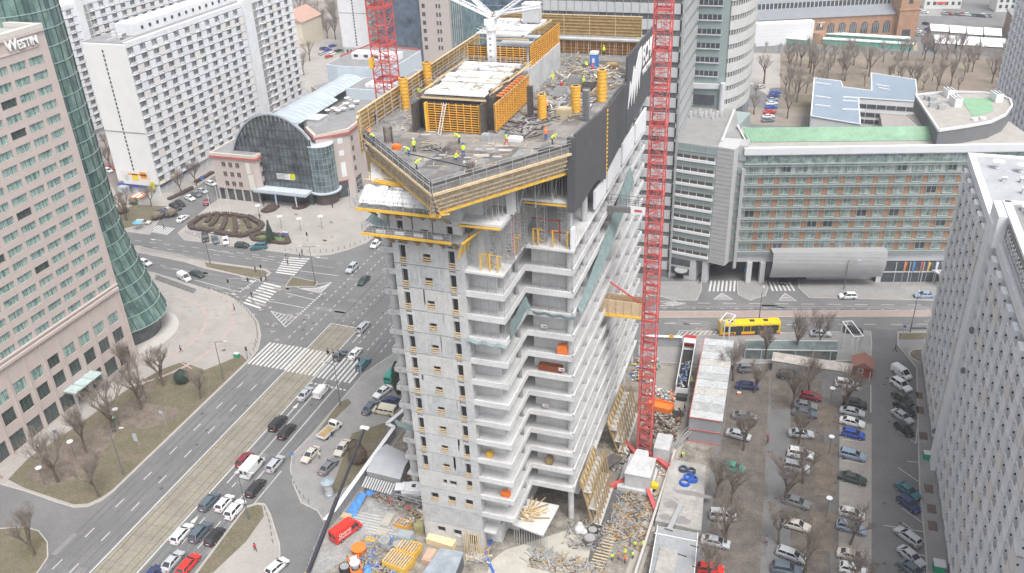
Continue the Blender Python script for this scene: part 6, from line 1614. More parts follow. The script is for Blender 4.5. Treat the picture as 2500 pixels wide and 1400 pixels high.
for x,y,c,l in ((2467,72,'white','white delivery van beside the right brick house'),(2478,92,'white','white van with round roof right of the tents'),(2488,106,'silver','silver van nearest the right brick house')): put(x,y,(6,8),'smallvan',c,l,gc)
gd='cars beyond the left white block'
for x,y,c,l in ((790,118,'navy','dark blue estate nearest the white tower'),(800,122,'blue','bright blue car by the white tower'),(812,112,'blue','second blue car'),(826,124,'darkgreen','dark green car'),(786,131,'silver','pale car under trees'),(803,138,'red','small red car'),(811,131,'white','small white car')): put(x,y,(9,-3),'wagon',c,l+' in the yard beyond the arcade',gd)
# ---- lorry, bus, flatbed, red van
t=top('city_bus','yellow city bus with a red skirt on the east street','bus',(*G(1828,808,.5),0))
a=G(1755,811,.3);b=G(1903,806,.3); ang=atan2(b[1]-a[1],b[0]-a[0]); u,v=t.location.x,t.location.y
def BB(): return MB(u,v,ang)
yb=mat('bus_yellow',(.75,.5,.02),.35,var=.06,scale=.8); rb_=mat('bus_red',(.55,.06,.03),.4,var=0)
mb=BB(); st=[]
for x,k in ((-6.6,.94),(-6.45,1),(6.4,1),(6.6,.94)): st.append([(x,-1.25*k,.3),(x,-1.27*k,.6),(x,-1.27*k,2.75),(x,-1.1*k,3.05),(x,0,3.1),(x,1.1*k,3.05),(x,1.27*k,2.75),(x,1.27*k,.6),(x,1.25*k,.3)])
loft(mb,st); mb.build('body',yb,t)
mb=BB(); 
for i in range(8): mb.box(-6.1+i*1.55,-1.31,1.15,-4.7+i*1.55,-1.26,2.5); mb.box(-6.1+i*1.55,1.26,1.15,-4.7+i*1.55,1.31,2.5)
mb.box(6.58,-1.1,1.0,6.66,1.1,2.6); mb.build('windows',cglass,t)
mb=BB(); mb.box(-6.5,-1.3,.3,6.5,-1.26,.55); mb.box(-6.5,1.26,.3,6.5,1.3,.55); mb.build('red_skirt',rb_,t)
mb=BB()
for x in (-2.6,1.6,5.2): mb.box(x-.6,-1.33,.35,x+.6,-1.3,2.6)
mb.build('door',cglass,t)
mb=BB()
for x in (-4.2,.5,3.5): mb.box(x-.5,-.4,3.08,x+.5,.4,3.22)
mb.build('roof_hatch',trimk,t)
for x in (-4,4.2):
    for s in (1,-1): mb=BB(); mb.bar((x,s*1.0,.48),(x,s*1.29,.48),.96,.96,n=16); wh=mb.build('wheel',tyre,t); mb=BB(); mb.bar((x,s*1.29,.48),(x,s*1.31,.48),.5,.5,n=10); mb.build('rim',rim,wh)
t=top('skip_lorry','white tipper lorry with a red cab carrying scrap','lorry',(*G(1668,890,1),0))
a=G(1664,960,1);b=G(1684,845,1); ang=atan2(b[1]-a[1],b[0]-a[0]); a_=Vector(a);b_=Vector(b); c_=(a_+b_)/2; u,v=c_; t.location=(u,v,0)
L=(b_-a_).length
mb=BB(); mb.box(L/2-.2,-1.2,.5,L/2+1.4,1.2,2.9); mb.box(L/2+1.35,-1.1,.5,L/2+1.5,1.1,1.4,0); mb.build('cab',CC['red'],t)
mb=BB(); mb.box(L/2+1.36,-1.0,1.6,L/2+1.44,1.0,2.6); mb.build('windscreen',cglass,t)
mb=BB(); mb.box(-L/2,-1.25,.9,L/2-.3,-1.12,3.0); mb.box(-L/2,1.12,.9,L/2-.3,1.25,3.0); mb.box(-L/2,-1.12,.9,L/2-.3,1.12,1.0); mb.box(L/2-1.9,-1.25,2.9,L/2-.2,1.25,3.1); mb.box(-L/2-.1,-1.25,.9,-L/2+.05,1.25,2.2); mb.build('load_body',CC['white'],t)
mb=BB(); mb.box(-L/2+.1,-1.1,1.01,L/2-2,1.1,1.3); mb.build('load_floor',black,t)
mb=BB(); mb.box(-L/2-1.6,-1.2,.5,-L/2-.2,1.2,1.1); mb.build('tail_lift',trimk,t)
for x in (-L/2+1,-L/2+2.3,L/2):
    for s in (1,-1): mb=BB(); mb.bar((x,s*.9,.5),(x,s*1.24,.5),1.0,1.0,n=14); mb.build('wheel',tyre,t)
RN.seed(2); mb=MB()
for i in range(60):
    f=RN.uniform(.05,.55); p=a_.lerp(b_,f); x=p.x+RN.uniform(-.8,.8); mb.bar((x,p.y,1.4+RN.random()*.8),(x+RN.uniform(-.6,.6),p.y+RN.uniform(-.6,.6),1.5+RN.random()),RN.uniform(.08,.3),.1,m=RN.randrange(4))
tag(mb.build('scrap_load',[steel,rust,concd,bluem]),'mixed scrap heaped in the open body of the white lorry','scrap load')
t=top('flatbed_truck','white flatbed pickup truck with an empty wooden bed','pickup truck',(*G(804,1050,.8),.12))
u,v=t.location.x,t.location.y; a=G(785,1068);b=G(825,1032); ang=atan2(b[1]-a[1],b[0]-a[0])
mb=BB(); mb.box(-2.7,-1.0,.65,.9,1.0,.8); mb.box(-2.75,-1.03,.8,-2.65,1.03,1.15); mb.box(-2.7,-1.03,.8,.9,-.96,1.15); mb.box(-2.7,.96,.8,.9,1.03,1.15); mb.build('bed_sides',CC['white'],t)
mb=BB(); mb.box(-2.6,-.95,.81,.85,.95,.84); mb.build('bed_floor',wood2,t)
mb=BB(); st=[]
for x,z in ((1.0,1.95),(1.1,2.0),(1.9,1.98),(2.3,1.2),(2.75,1.05),(2.9,.6)): st.append([(x,-.95,.35),(x,-.97,.6),(x,-.93,z-.2),(x,-.8,z),(x,.8,z),(x,.93,z-.2),(x,.97,.6),(x,.95,.35)])
loft(mb,st); mb.build('cab',CC['white'],t)
mb=BB(); mb.box(.96,-.75,1.2,1.0,.75,1.85); mb.box(1.25,-.96,1.25,1.9,-.93,1.8); mb.box(1.25,.93,1.25,1.9,.96,1.8); mb.build('windows',cglass,t)
for x in (-1.8,2.1):
    for s in (1,-1): mb=BB(); mb.bar((x,s*.75,.34),(x,s*.99,.34),.68,.68,n=12); mb.build('wheel',tyre,t)
rv=put(845,1297,(27,-20),'bigvan','brightred','bright red van with white script lettering inside the site fence',z0=.02)
aa=rv.rotation_euler.z; 
d=Vector((cos(aa),sin(aa),0)); n=Vector((sin(aa),-cos(aa),0)); p=rv.location+n*1.02-d*1.9
t1=text_mesh('lettering','Quadbau',.95,signw,None,(0,0,0),(1,0,0),(0,0,1),.01,1); bpy.data.objects.remove(t1)
def put_text(txt,size,root,lx,ly,lz,xd,yd,m):
    o=text_mesh('lettering',txt,size,m,None,(0,0,0),xd,yd,.01,1); o.parent=root; o.location=(lx,ly,lz); return o
put_text('Quarto',.85,rv,-2.2,-1.03,1.5,(1,0,0),(0,0,1),signw); put_text('Ovenbeuti',.6,rv,-2.3,-1.03,.9,(1,0,0),(0,0,1),signw)
# ---------------- trees ----------------
bark=mat('bark',(.13,.1,.08),.95,var=.25,scale=2); twig=mat('twigs',(.22,.185,.16),.95,var=.2,scale=1)
twigf=mat('far_twigs',(.27,.235,.21),.95,var=.15,scale=.5)
def bare_tree(h,seed,tm,spread=.42,levels=5,kids=3,lean=.0):
    rn=random.Random(seed); t=top('bare_tree','tree','tree'); tr=MB(); cr=MB()
    def grow(p,d,l,r,lev):
        q=p+d*l; tgt=tr if lev<2 else cr
        rr=r*2*(1 if lev<3 else .55); tgt.bar(p,q,rr,rr,w2=.6,n=5 if lev<2 else 3)
        if lev>=levels: return
        k=kids+(1 if rn.random()<.5 else 0)
        for i in range(k):
            a=rn.uniform(0,2*pi); t_=rn.uniform(.25,.75)+ .12*lev*.4
            side=Vector((cos(a),sin(a),rn.uniform(-.1,.5)))
            nd=(d*(1-spread)+side*spread*rn.uniform(.6,1.3)+Vector((0,0,.2))).normalized()
            st=p+d*l*(rn.uniform(.45,1.0) if i else 1.0)
            grow(st,nd,l*rn.uniform(.6,.82),r*rn.uniform(.5,.66),lev+1)
    grow(Vector((0,0,0)),Vector((lean,lean*.5,1)).normalized(),h*.28,h*.02,0)
    tr.build('trunk',bark,t); cr.build('crown',tm,t); return t
TP={'a':bare_tree(8.5,1,twig,.4,6),'b':bare_tree(10,4,twig,.42,6),'c':bare_tree(7,7,twig,.45,6,lean=.12),'f':bare_tree(14,9,twigf,.38),'g':bare_tree(13,12,twigf,.44),'h':bare_tree(11,15,twigf,.5,5)}
TU=set()
def tree(x,y,k,s,label,group,rz=None,z0=.12,px=True):
    t=TP[k]
    if k in TU: t=copy_tree(t)
    TU.add(k); u,v=G(x,y) if px else (x,y)
    t.location=(u,v,z0); t.rotation_euler=(0,0,RN.uniform(0,6.28) if rz is None else rz); s*=1.5 if k in 'abc' else 1.25; t.scale=(s,s,s*RN.uniform(.95,1.15)); t['label']=label; t['group']=group; t['category']='tree'; return t
RN.seed(4); gt1='bare trees in front of the pink hotel'
for x,y,k,s,l in ((280,1055,'b',1.1,'tall bare tree beside the green bin before the hotel'),(345,1000,'b',1.0,'wide bare tree left of the dark conifer'),(400,945,'a',1.0,'bare tree directly before the glass drum base'),(213,1108,'a',1.0,'bare tree in the middle of the bare soil'),(143,1178,'c',1.3,'leaning bare tree nearest the hotel windows'),(243,1213,'c',1.0,'small bent bare tree at the lawn corner by the kerb'),(490,975,'c',.8,'thin young bare tree on the lawn right of the conifer'),(85,1358,'a',.9,'bare tree on the grass island at the bottom left'),(320,930,'a',.9,'bare tree by the hotel corner canopy')): tree(x,y,k,s,l,gt1)
gt2='bare trees in the car park'
for x,y,k,s,l in ((1868,878,'a',.85,'bare tree behind the yellow bus'),(1943,864,'a',.9,'bare tree above the long shed roof'),(1998,850,'c',.9,'bare tree by the silver car on the street'),(2065,1005,'b',.9,'tall bare tree beside the red hut'),(1935,1000,'b',.8,'twin bare tree over the middle row'),(1975,960,'c',1.0,'bare tree over the faded red car'),(1790,930,'c',1.0,'bare tree against the container wall'),(1815,1100,'a',.8,'bare tree over the silver car of the left row'),(1785,1230,'b',.8,'tall thin bare tree above the grey minivan'),(1770,1335,'b',.85,'bare tree over the silver coupe'),(1950,1085,'a',.7,'bare tree over the long silver saloon'),(1915,1230,'b',.8,'bare tree left of the dark flower bed'),(1960,1180,'c',.9,'bare tree over the white pickup'),(1965,1400,'a',.9,'bare tree over the silver estate'),(2075,1330,'c',.9,'bare tree over the grey-blue estate'),(1745,1215,'c',.9,'crooked bare tree by the container steps'),(1900,1330,'c',.9,'bare tree at the lane edge with two walkers'),(2085,1460,'a',.9,'bare tree at the bottom of the paver strip'),(1840,960,'c',.8,'bare tree between navy car and orange box'),(1728,1420,'a',.8,'bare tree over the bright red hatchback')): tree(x,y,k,s,l,gt2,z0=.02)
gt3='bare trees along the white block'
for x,y,k,s,l in ((445,475,'c',.9,'bare tree before the yellow fascia'),(480,455,'c',.9,'bare tree before the shop pillars'),(310,540,'b',.8,'bare tree by the orange and white kiosk'),(370,505,'c',.8,'bare tree above the brown bushes'),(640,520,'c',.01,'x')):
    if s>.1: tree(x,y,k,s,l,gt3)
RN.seed(14); gt4='bare trees of the park'; P4=[]
n=0
names=['front edge','middle','back edge']
for i in range(90):
    x=1905+RN.random()*590; y=135+RN.random()*135
    if x<1985 and y>240: continue
    if x>2235 and y>225: continue
    if 1975<x<2250 and y>225: continue
    P4.append((x,y))
bands=[(135,165,'back row'),(165,195,'upper middle row'),(195,225,'lower middle row'),(225,280,'front row')]
for y0,y1,nm in bands:
    for i,(x,y) in enumerate(sorted(p for p in P4 if y0<=p[1]<y1)): tree(x,y,RN.choice('fgh'),RN.uniform(.6,.95),ordn(i)+' brown leafless tree from the left in the '+nm+' of the park',gt4,z0=0)
tree(1865,205,'h',1.35,'round-crowned bare tree standing alone on the pale square','park edge trees',z0=0)
gt6='small trees on the pale square'
for x,y,l in ((1812,132,'leftmost'),(1838,130,'second'),(1868,128,'third'),(1901,128,'rightmost')): tree(x,y,'h',.45,l+' small bare tree along the tan bank',gt6,z0=0)
for x,y,l in ((1802,165,'upper'),(1822,174,'lower')): tree(x,y,'c',.6,l+' thin sapling on the pale square by the curved tower',gt6,z0=0)
gt7='bare trees around the far car park'
for x,y,k,s,l in ((1800,235,'f',.6,'bare tree at the far car park, leftmost above'),(1815,262,'g',.6,'bare tree over the shaded far cars'),(1808,290,'h',.7,'bare tree at the lower end of the far cars'),(1840,280,'g',.7,'bare tree left of the far lane'),(1845,240,'h',.6,'bare tree in the middle left of the far lane'),(1922,290,'f',.7,'bare tree right of the red far car'),(1945,250,'g',.9,'bare tree on the lawn by the school'),(1925,225,'f',.8,'bare tree above the lawn by the school')): tree(x,y,k,s,l,gt7,z0=0)
RN.seed(30); gt8='bare trees beyond the arcade building'
for i,(x,y) in enumerate(sorted((725+RN.random()*95,10+RN.random()*88) for i in range(30))):
    tree(x,y,RN.choice('fgh'),RN.uniform(.7,1.1),ordn(i)+' leafless tree from the left in the grey wood beyond the cream house',gt8,z0=0)
for x,y,l in ((742,185,'lower'),(757,150,'upper'),(800,95,'right-hand')): tree(x,y,'g',.8,l+' bare tree in the yard between white block and arcade',gt8,z0=0)
for i in range(5): tree(245+i*6,250+i*40,'g',.6,ordn(i)+' bare tree from the top in the narrow yard beside the glass drum','bare trees in the narrow yard',z0=.13)
# conifers and bushes
nd=mat('needles',(.035,.06,.045),.9,var=.3,scale=2); bush=mat('bush_twigs',(.1,.075,.06),.95,var=.3,scale=2); hedge=mat('hedge',(.085,.062,.055),.95,var=.35,scale=2.5)
def conifer(x,y,h,r,label,name='conifer',m=nd,z0=.12,sq=1):
    u,v=G(x,y); t=top(name,label,'shrub' if name!='spruce_tree' else 'tree',(u,v,z0)); rn=random.Random(int(x))
    mb=MB(); mb.cyl(u,v,z0,z0+h*.9,.12,6,r2=.04); mb.build('trunk',bark,t)
    mb=MB()
    for i in range(900):
        f=rn.random()**.7; z=z0+.15+f*h*.97; rr=r*((1-f)**.85 if sq==1 else sqrt(max(0,1-(2*f-1)**2)))*(.75+.25*rn.random()); a=rn.uniform(0,2*pi)
        p=Vector((u+cos(a)*rr,v+sin(a)*rr,z)); q=Vector((u+cos(a)*rr*.45,v+sin(a)*rr*.45,z+.25)); s=Vector((-sin(a),cos(a),0))*rn.uniform(.1,.3)
        mb.poly([p-Vector((0,0,.15)),q+s,q-s])
    mb.build('crown',m,t); return t
conifer(662,592,6.5,2.1,'dark green spruce in the triangular hedge bed','spruce_tree')
conifer(447,935,3,1.9,'dark round conifer on the lawn beside the grey box',sq=0)
conifer(876,1128,3.0,2.1,'dark brown bush on the lawn under the boom',m=bush,sq=0); conifer(868,1105,2.6,1.6,'smaller dark bush joined to the bigger one on the lawn',m=bush,sq=0)
conifer(975,965,8,1.6,'tall dark cypress beside the green minibus',sq=0)
for x,y,l in ((300,520,'left'),(385,535,'middle'),(420,528,'right'),(330,498,'upper')): conifer(x,y,2.2,2.2,l+' brown bush on the verge by the white block','bush',m=mat('bush_pale',(.2,.17,.13),1,var=.3,scale=2),sq=0)
def hedgeloop(pts,w,h,lab,name='hedge',closed=True):
    P=[G(*p) for p in pts]; mb=MB(); rn=random.Random(len(pts)); n=len(P)
    for i in range(n if closed else n-1):
        a,b=Vector(P[i]),Vector(P[(i+1)%n]); L=(b-a).length; k=max(1,int(L/.5))
        for j in range(k):
            p=a.lerp(b,j/k);q=a.lerp(b,(j+1.1)/k); hh_=h*rn.uniform(.85,1.1); mb.bar((*p,.12+hh_/2),(*q,.12+hh_/2),w*rn.uniform(.85,1.1),hh_)
    return tag(mb.build(name,hedge),lab,'hedge')
hedgeloop([(465,553),(492,533),(520,527),(560,528),(612,535),(640,552),(635,562),(596,580),(560,577),(500,565),(470,560)],1.6,.9,'brown clipped hedge ring around the striped flagpole garden')
for i,(a,b,c,d) in enumerate(((512,530,505,546),(532,530,515,555),(552,532,540,565),(572,534,575,572),(598,538,610,560))): hedgeloop([(a,b),((a+c)/2+3,(b+d)/2),(c,d)],1.3,.7,['first','second','third','fourth','fifth'][i]+' curved hedge stripe from the left inside the flagpole garden',closed=False)
patch([(470,556),(492,536),(520,530),(560,531),(610,538),(636,553),(594,576),(560,574),(500,562)],'garden_lawn',grassm,.127)
hedgeloop([(614,580),(640,572),(700,580),(706,596),(690,597),(620,588)],1.3,.7,'brown hedge ring around the spruce bed')
patch([(616,581),(640,574),(698,582),(702,594),(622,586)],'spruce_bed_lawn',mat('fresh_grass',(.12,.19,.06),1,var=.2),.127)
for x,y,l in ((662,512,'left'),(738,504,'right')):
    u,v=G(x,y); mb=MB(); mb.prism([(u-1.8,v-2.8),(u+.6,v-3),(u+2,v-1.2),(u+1.9,v+2),(u-.4,v+2.9),(u-1.9,v+1.4)],.12,.8)
    rn=random.Random(3)
    for i in range(60): a,b=u+rn.uniform(-1.6,1.6),v+rn.uniform(-2.3,2.3); mb.cbox(a,b,.7,.5,.5,rn.uniform(.1,.3))
    tag(mb.build('hedge',hedge),l+' hexagonal brown hedge bed before the arcade entrance','hedge')
hedgeloop([(412,490),(440,478),(470,462)],1.3,.8,'long hedge along the side street below the white block',closed=False)
hedgeloop([(478,448),(500,436),(520,424)],1.3,.8,'upper hedge along the side street by the pink corner',closed=False)
# ---------------- people ----------------
skin=mat('skin',(.5,.32,.25),.6,var=0); pants={k:mat('cloth_'+k,c,.9,var=.1,scale=6) for k,c in dict(navy=(.03,.04,.12),black=(.03,.03,.035),blue=(.04,.09,.4),yellow=(.55,.75,.06),orange=(.8,.2,.06),red=(.5,.05,.06),white=(.65,.65,.65),grey=(.2,.2,.2)).items()}
def figure(pose):
    J={'stand':dict(pel=(0,0,.93),ch=(0,.02,1.35),nk=(0,.02,1.5),hd=(0,.05,1.63),k=((-.1,.02,.5),(.1,-.02,.5)),f=((-.11,0,.07),(.12,0,.07)),e=((-.26,.02,1.1),(.26,.03,1.1)),h=((-.27,.1,.84),(.27,.12,.84))),
       'walk':dict(pel=(0,0,.92),ch=(0,.05,1.34),nk=(0,.06,1.49),hd=(0,.1,1.62),k=((-.1,.2,.52),(.1,-.05,.5)),f=((-.1,.28,.09),(.1,-.33,.12)),e=((-.25,-.12,1.1),(.25,.16,1.1)),h=((-.26,-.12,.85),(.26,.34,.92))),
       'bend':dict(pel=(0,-.15,.9),ch=(0,.25,1.12),nk=(0,.38,1.17),hd=(0,.5,1.15),k=((-.12,.0,.48),(.12,.02,.48)),f=((-.13,-.05,.07),(.13,-.05,.07)),e=((-.2,.4,.85),(.2,.42,.85)),h=((-.12,.52,.6),(.12,.54,.6))),
       'crouch':dict(pel=(0,-.1,.4),ch=(0,.15,.75),nk=(0,.22,.9),hd=(0,.28,1.02),k=((-.15,.28,.5),(.15,.28,.45)),f=((-.14,.05,.07),(.14,.05,.07)),e=((-.24,.32,.6),(.24,.34,.6)),h=((-.12,.5,.4),(.12,.5,.38)))}[pose]
    V=[];E_=[];R_=[]
    def a(p,r): V.append(p);R_.append(r);return len(V)-1
    L3=lambda p,q,t:tuple(p[i]+(q[i]-p[i])*t for i in range(3))
    pel=a(J['pel'],.15); wa=a(L3(J['pel'],J['ch'],.5),.135); ch=a(J['ch'],.165); nk=a(J['nk'],.06); h1=a(J['hd'],.1); h2=a((J['hd'][0],J['hd'][1]+.01,J['hd'][2]+.12),.085); nose=a((J['hd'][0],J['hd'][1]+.115,J['hd'][2]+.03),.018)
    E_+=[(pel,wa),(wa,ch),(ch,nk),(nk,h1),(h1,h2),(h1,nose)]
    for s in (0,1):
        sg=-1 if s==0 else 1
        hip=a((J['pel'][0]+sg*.09,J['pel'][1],J['pel'][2]-.07),.1); kn=a(J['k'][s],.065); an=a(J['f'][s],.045); toe=a((J['f'][s][0],J['f'][s][1]+.19,J['f'][s][2]-.03),.035)
        E_+=[(pel,hip),(hip,kn),(kn,an),(an,toe)]
        sh=a((J['ch'][0]+sg*.19,J['ch'][1],J['ch'][2]+.07),.065); el_=a(J['e'][s],.045); ha=a(J['h'][s],.03)
        d=(Vector(J['h'][s])-Vector(J['e'][s])).normalized(); palm=a(tuple(Vector(J['h'][s])+d*.07),.032); E_+=[(ch,sh),(sh,el_),(el_,ha),(ha,palm)]
        for i,l in enumerate((.07,.085,.08,.06)): 
            b=Vector(J['h'][s])+d*.1+Vector(((i-1.5)*.018,0,0)); f1=a(tuple(b+d*l*.5),.009); f2=a(tuple(b+d*l+Vector((-sg*.01,.012,0))),.008); E_+=[(palm,f1),(f1,f2)]
        th=a(tuple(Vector(J['h'][s])+d*.05+Vector((-sg*.01,.045,0))),.011); th2=a(tuple(Vector(J['h'][s])+d*.09+Vector((-sg*.015,.065,0))),.009); E_+=[(ha,th),(th,th2)]
    me=bpy.data.meshes.new('b'); me.from_pydata(V,E_,[]); o=bpy.data.objects.new('b',me); COL.objects.link(o)
    md=o.modifiers.new('s','SKIN'); md.use_smooth_shade=True
    sv=me.skin_vertices[0].data
    for i,r in enumerate(R_): sv[i].radius=(r,r); sv[i].use_root=(i==0)
    md2=o.modifiers.new('u','SUBSURF'); md2.levels=1; md2.render_levels=1
    dg=bpy.context.evaluated_depsgraph_get(); m2=bpy.data.meshes.new_from_object(o.evaluated_get(dg)); bpy.data.objects.remove(o)
    m2.materials.clear()
    for k in ('navy','yellow'): m2.materials.append(pants[k])
    m2.materials.append(skin)
    zp=J['pel'][2]; hc=Vector(J['hd'])
    for p in m2.polygons:
        c=p.center
        if (c-hc-Vector((0,0,.06))).length<.2 or any((c-Vector(J['h'][s])).length<.17 for s in (0,1)): p.material_index=2
        else:
            dch=min((c-Vector(J['ch'])).length,(c-Vector(L3(J['pel'],J['ch'],.5))).length, (c-Vector(J['e'][0])).length+.12,(c-Vector(J['e'][1])).length+.12)
            p.material_index=1 if dch<.3 else 0
    t=top('person','p','person'); b=bpy.data.objects.new('body',m2); COL.objects.link(b); b.parent=t
    mb=MB(); c=hc+Vector((0,.01,.1)); mb.ball(c.x,c.y,c.z,.13,0,12,6,.95); mb.build('helmet',pants['yellow'],t,smooth=True)
    return t
FG={k:[figure(k),False] for k in ('stand','walk','bend','crouch')}
def person(x,y,z,pose,top_c,leg_c,hat_c,label,rz=0,group=None,px=True):
    P=FG[pose]; t=P[0]
    if P[1]: t=copy_tree(t)
    P[1]=True; u,v=G(x,y,z) if px else (x,y); t.location=(u,v,z); t.rotation_euler=(0,0,rz); t['label']=label; t['category']='person'
    if group: t['group']=group
    for c in t.children:
        if c.name.startswith('body'): objmat(c,0,pants[leg_c]); objmat(c,1,pants[top_c])
        else: objmat(c,0,pants[hat_c])
    return t
gw='workers on the roof deck'
for a in ((919,303,'stand','navy','navy','blue','worker in dark blue overalls by the west formwork wall',0),(905,338,'bend','orange','black','red','worker in an orange vest with a red helmet by the west railing',1),(912,348,'bend','yellow','navy','blue','worker in a yellow vest stooping beside the orange-vested one',1.4),(957,343,'stand','yellow','navy','blue','standing worker with a blue helmet west of the core formwork',2),(1012,371,'stand','yellow','black','white','standing worker in a full yellow jacket near the rebar cluster',.5),(999,381,'bend','yellow','blue','white','stooping worker in blue trousers beside the orange box',2.2),(1018,414,'bend','yellow','black','yellow','stooping worker nearest the front tip railing',-1),(1121,350,'bend','yellow','black','yellow','bending worker with a dark bench before the ladder',1.5),(1132,383,'stand','yellow','blue','blue','worker in blue with a blue helmet at the long hose',.2),(1112,391,'crouch','yellow','blue','orange','crouching worker with an orange helmet beside the hose',-1),(1236,355,'walk','yellow','red','blue','worker with a blue helmet pulling a line in mid-deck',-1.6),(1333,343,'stand','orange','blue','orange','worker in an orange jacket by the board stack',.3),(1349,352,'bend','yellow','black','yellow','bending worker beside the open hatch',-1.2),(1371,225,'stand','red','black','white','worker in a red jacket near the concrete wall',0),(1350,204,'stand','yellow','yellow','yellow','worker all in bright yellow by the concrete wall',0),(1425,214,'stand','yellow','navy','yellow','worker in a yellow vest left of the rear rebar cage',1),(1456,203,'bend','white','black','yellow','stooping worker in white by the rear scrap',1),(1336,272,'bend','orange','navy','yellow','worker with a yellow helmet behind the nearest yellow column form',1),(1446,174,'crouch','red','black','red','crouching worker with a red helmet before the toilet',0),(1432,172,'bend','yellow','black','yellow','worker in lime yellow left of the toilet',.6),(1474,137,'stand','yellow','black','yellow','worker standing behind the plank crate',0),(1557,112,'stand','yellow','grey','yellow','worker at the rear end of the charcoal cladding',0),(1543,122,'stand','yellow','black','red','worker in the rear corner with a red helmet',0),(1024,240,'stand','yellow','red','black','worker in red trousers beside the hopper by the core',0)):
    person(a[0],a[1],66,a[2],a[3],a[4],a[5],a[6],a[7],gw)
gg_='workers on the ground by the tower'
for a in ((1510,1365,'stand','orange','navy','blue','worker in orange at the left of the group on the planks'),(1526,1360,'stand','yellow','navy','yellow','worker in yellow at the head of the group on the planks'),(1526,1375,'stand','orange','navy','orange','worker in a bright orange jacket in the middle of the group'),(1545,1365,'stand','yellow','navy','blue','worker with a blue helmet at the right of the group'),(1495,1370,'stand','yellow','black','blue','worker with a blue helmet at the far left by the trench'),(1550,1340,'stand','yellow','navy','blue','worker above the group beside the kerb wall'),(1569,1340,'stand','yellow','black','white','worker in lime yellow against the kerb wall'),(1688,940,'stand','yellow','black','white','worker in a lime vest beside the tipper lorry'),(1690,925,'stand','black','black','black','person in black behind the lime-vested worker at the lorry'),(1671,1005,'walk','black','black','black','first of two people in black on the site road'),(1668,1018,'walk','grey','black','grey','second of two people in black on the site road'),(1602,905,'stand','yellow','black','yellow','worker in lime behind the crane mast'),(1558,995,'stand','yellow','navy','yellow','worker in lime left of the crane mast'),(1664,1117,'bend','yellow','black','yellow','worker in lime bending by the container steps'),(952,1235,'stand','red','red','red','worker in red beside the blue tarpaulin'),(1000,1252,'bend','red','black','red','worker in dark red near the drilling rig')):
    person(a[0],a[1],.05,a[2],a[3],a[4],a[5],a[6],RN.uniform(0,6),gg_)
gq='pedestrians'
for a in ((616,728,'walk','black','black','black','pedestrian in black on the lower zebra'),(624,664,'walk','black','black','black','pedestrian on the median beside the signal'),(650,686,'walk','black','black','black','pedestrian in black between the two zebras'),(699,634,'walk','black','black','black','left walker of a pair at the top zebra'),(704,633,'walk','grey','black','black','right walker of a pair at the top zebra'),(703,648,'walk','black','navy','black','walker in the middle of the upper zebra'),(733,632,'stand','black','black','black','person at the right end of the upper zebra'),(738,624,'stand','black','black','black','person waiting at the kerb beside the upper zebra'),(573,758,'stand','grey','maroon' if 0 else 'black','black','person waiting by the bollards on the plaza'),(442,860,'walk','black','black','black','lone walker in black on the west plaza'),(803,866,'walk','black','black','black','left walker crossing the tram strip zebra'),(815,870,'walk','black','black','black','right walker crossing the tram strip zebra'),(137,1066,'walk','blue','white','white','walker in blue at the hotel windows'),(2,1170,'walk','navy','red','black','walker in red and navy at the left frame edge'),(624,1345,'walk','red','black','black','walker with a red jacket on the south pavement'),(781,1120,'stand','white','grey','white','person in pale clothes between the parked saloons'),(402,560,'walk','black','black','black','walker on the side street zebra'),(484,565,'walk','blue','blue','white','walker in pale blue beside the hedge ring'),(1874,1082,'walk','red','black','black','walker in pink-red on the parking lane'),(1870,1330,'walk','grey','black','black','walker in grey at the parking lane edge'),(1708,692,'walk','black','black','black','walker in black outside the office underpass'),(2185,860,'walk','black','black','black','walker in black on the car park driveway'),(812,508,'stand','black','black','black','person in black beside the round drum base'),(645,505,'stand','black','black','black','person at the arcade canopy post'),(635,535,'stand','black','black','black','person under the leftmost white globe lamp'),(811,1066,'bend','teal' if 0 else 'navy','navy','black','person in dark teal leaning at the flatbed truck')):
    t=person(a[0],a[1],.13,a[2],a[3],a[4],a[5],a[6],RN.uniform(0,6),gq)
# ---------------- street furniture ----------------
lampg=mat('lamp_grey',(.13,.14,.15),.6,var=0)
def lamp(x,y,h,label,arms=1,az_=0,group='street lamps',z0=.12):
    u,v=G(x,y); t=top('street_lamp',label,'street lamp',(u,v,z0),group)
    mb=MB(); mb.cyl(u,v,z0,h*.25,.13,8); mb.cyl(u,v,h*.25,h,.1,8,r2=.06); mb.build('pole',lampg,t)
    for i in range(arms):
        a=az_+i*pi; e=(u+cos(a)*1.9,v+sin(a)*1.9,h+.25); mb=MB(); mb.bar((u,v,h),e,.09); ar=mb.build('arm',lampg,t); mb=MB(); mb.bar(e,(e[0]+cos(a)*.8,e[1]+sin(a)*.8,h+.28),.3,.14); mb.build('lamp_head',offw,ar)
    return t
lamp(302,1160,10.5,'tall grey lamp post at the kerb before the pink hotel',az_=.3); lamp(546,928,9.5,'tall lamp post on the lawn tip beside the zebra',az_=.2); lamp(608,1270,10,'tall lamp post on the south verge by the queue',az_=.3)
lamp(832,992,10,'tall lamp post on the verge below the zebra',az_=pi); lamp(770,694,10.5,'twin-armed lamp post on the small traffic island',arms=2,az_=.2); lamp(514,646,9,'lamp post on the left end of the median lawn',arms=2,az_=.4); lamp(1852,790,8,'thin lamp post behind the yellow bus',az_=1.5,z0=.13); lamp(2060,708,8,'lamp post before the hotel garage',az_=0); lamp(2222,812,9,'lamp post on the grass strip by the white block',az_=1.4)
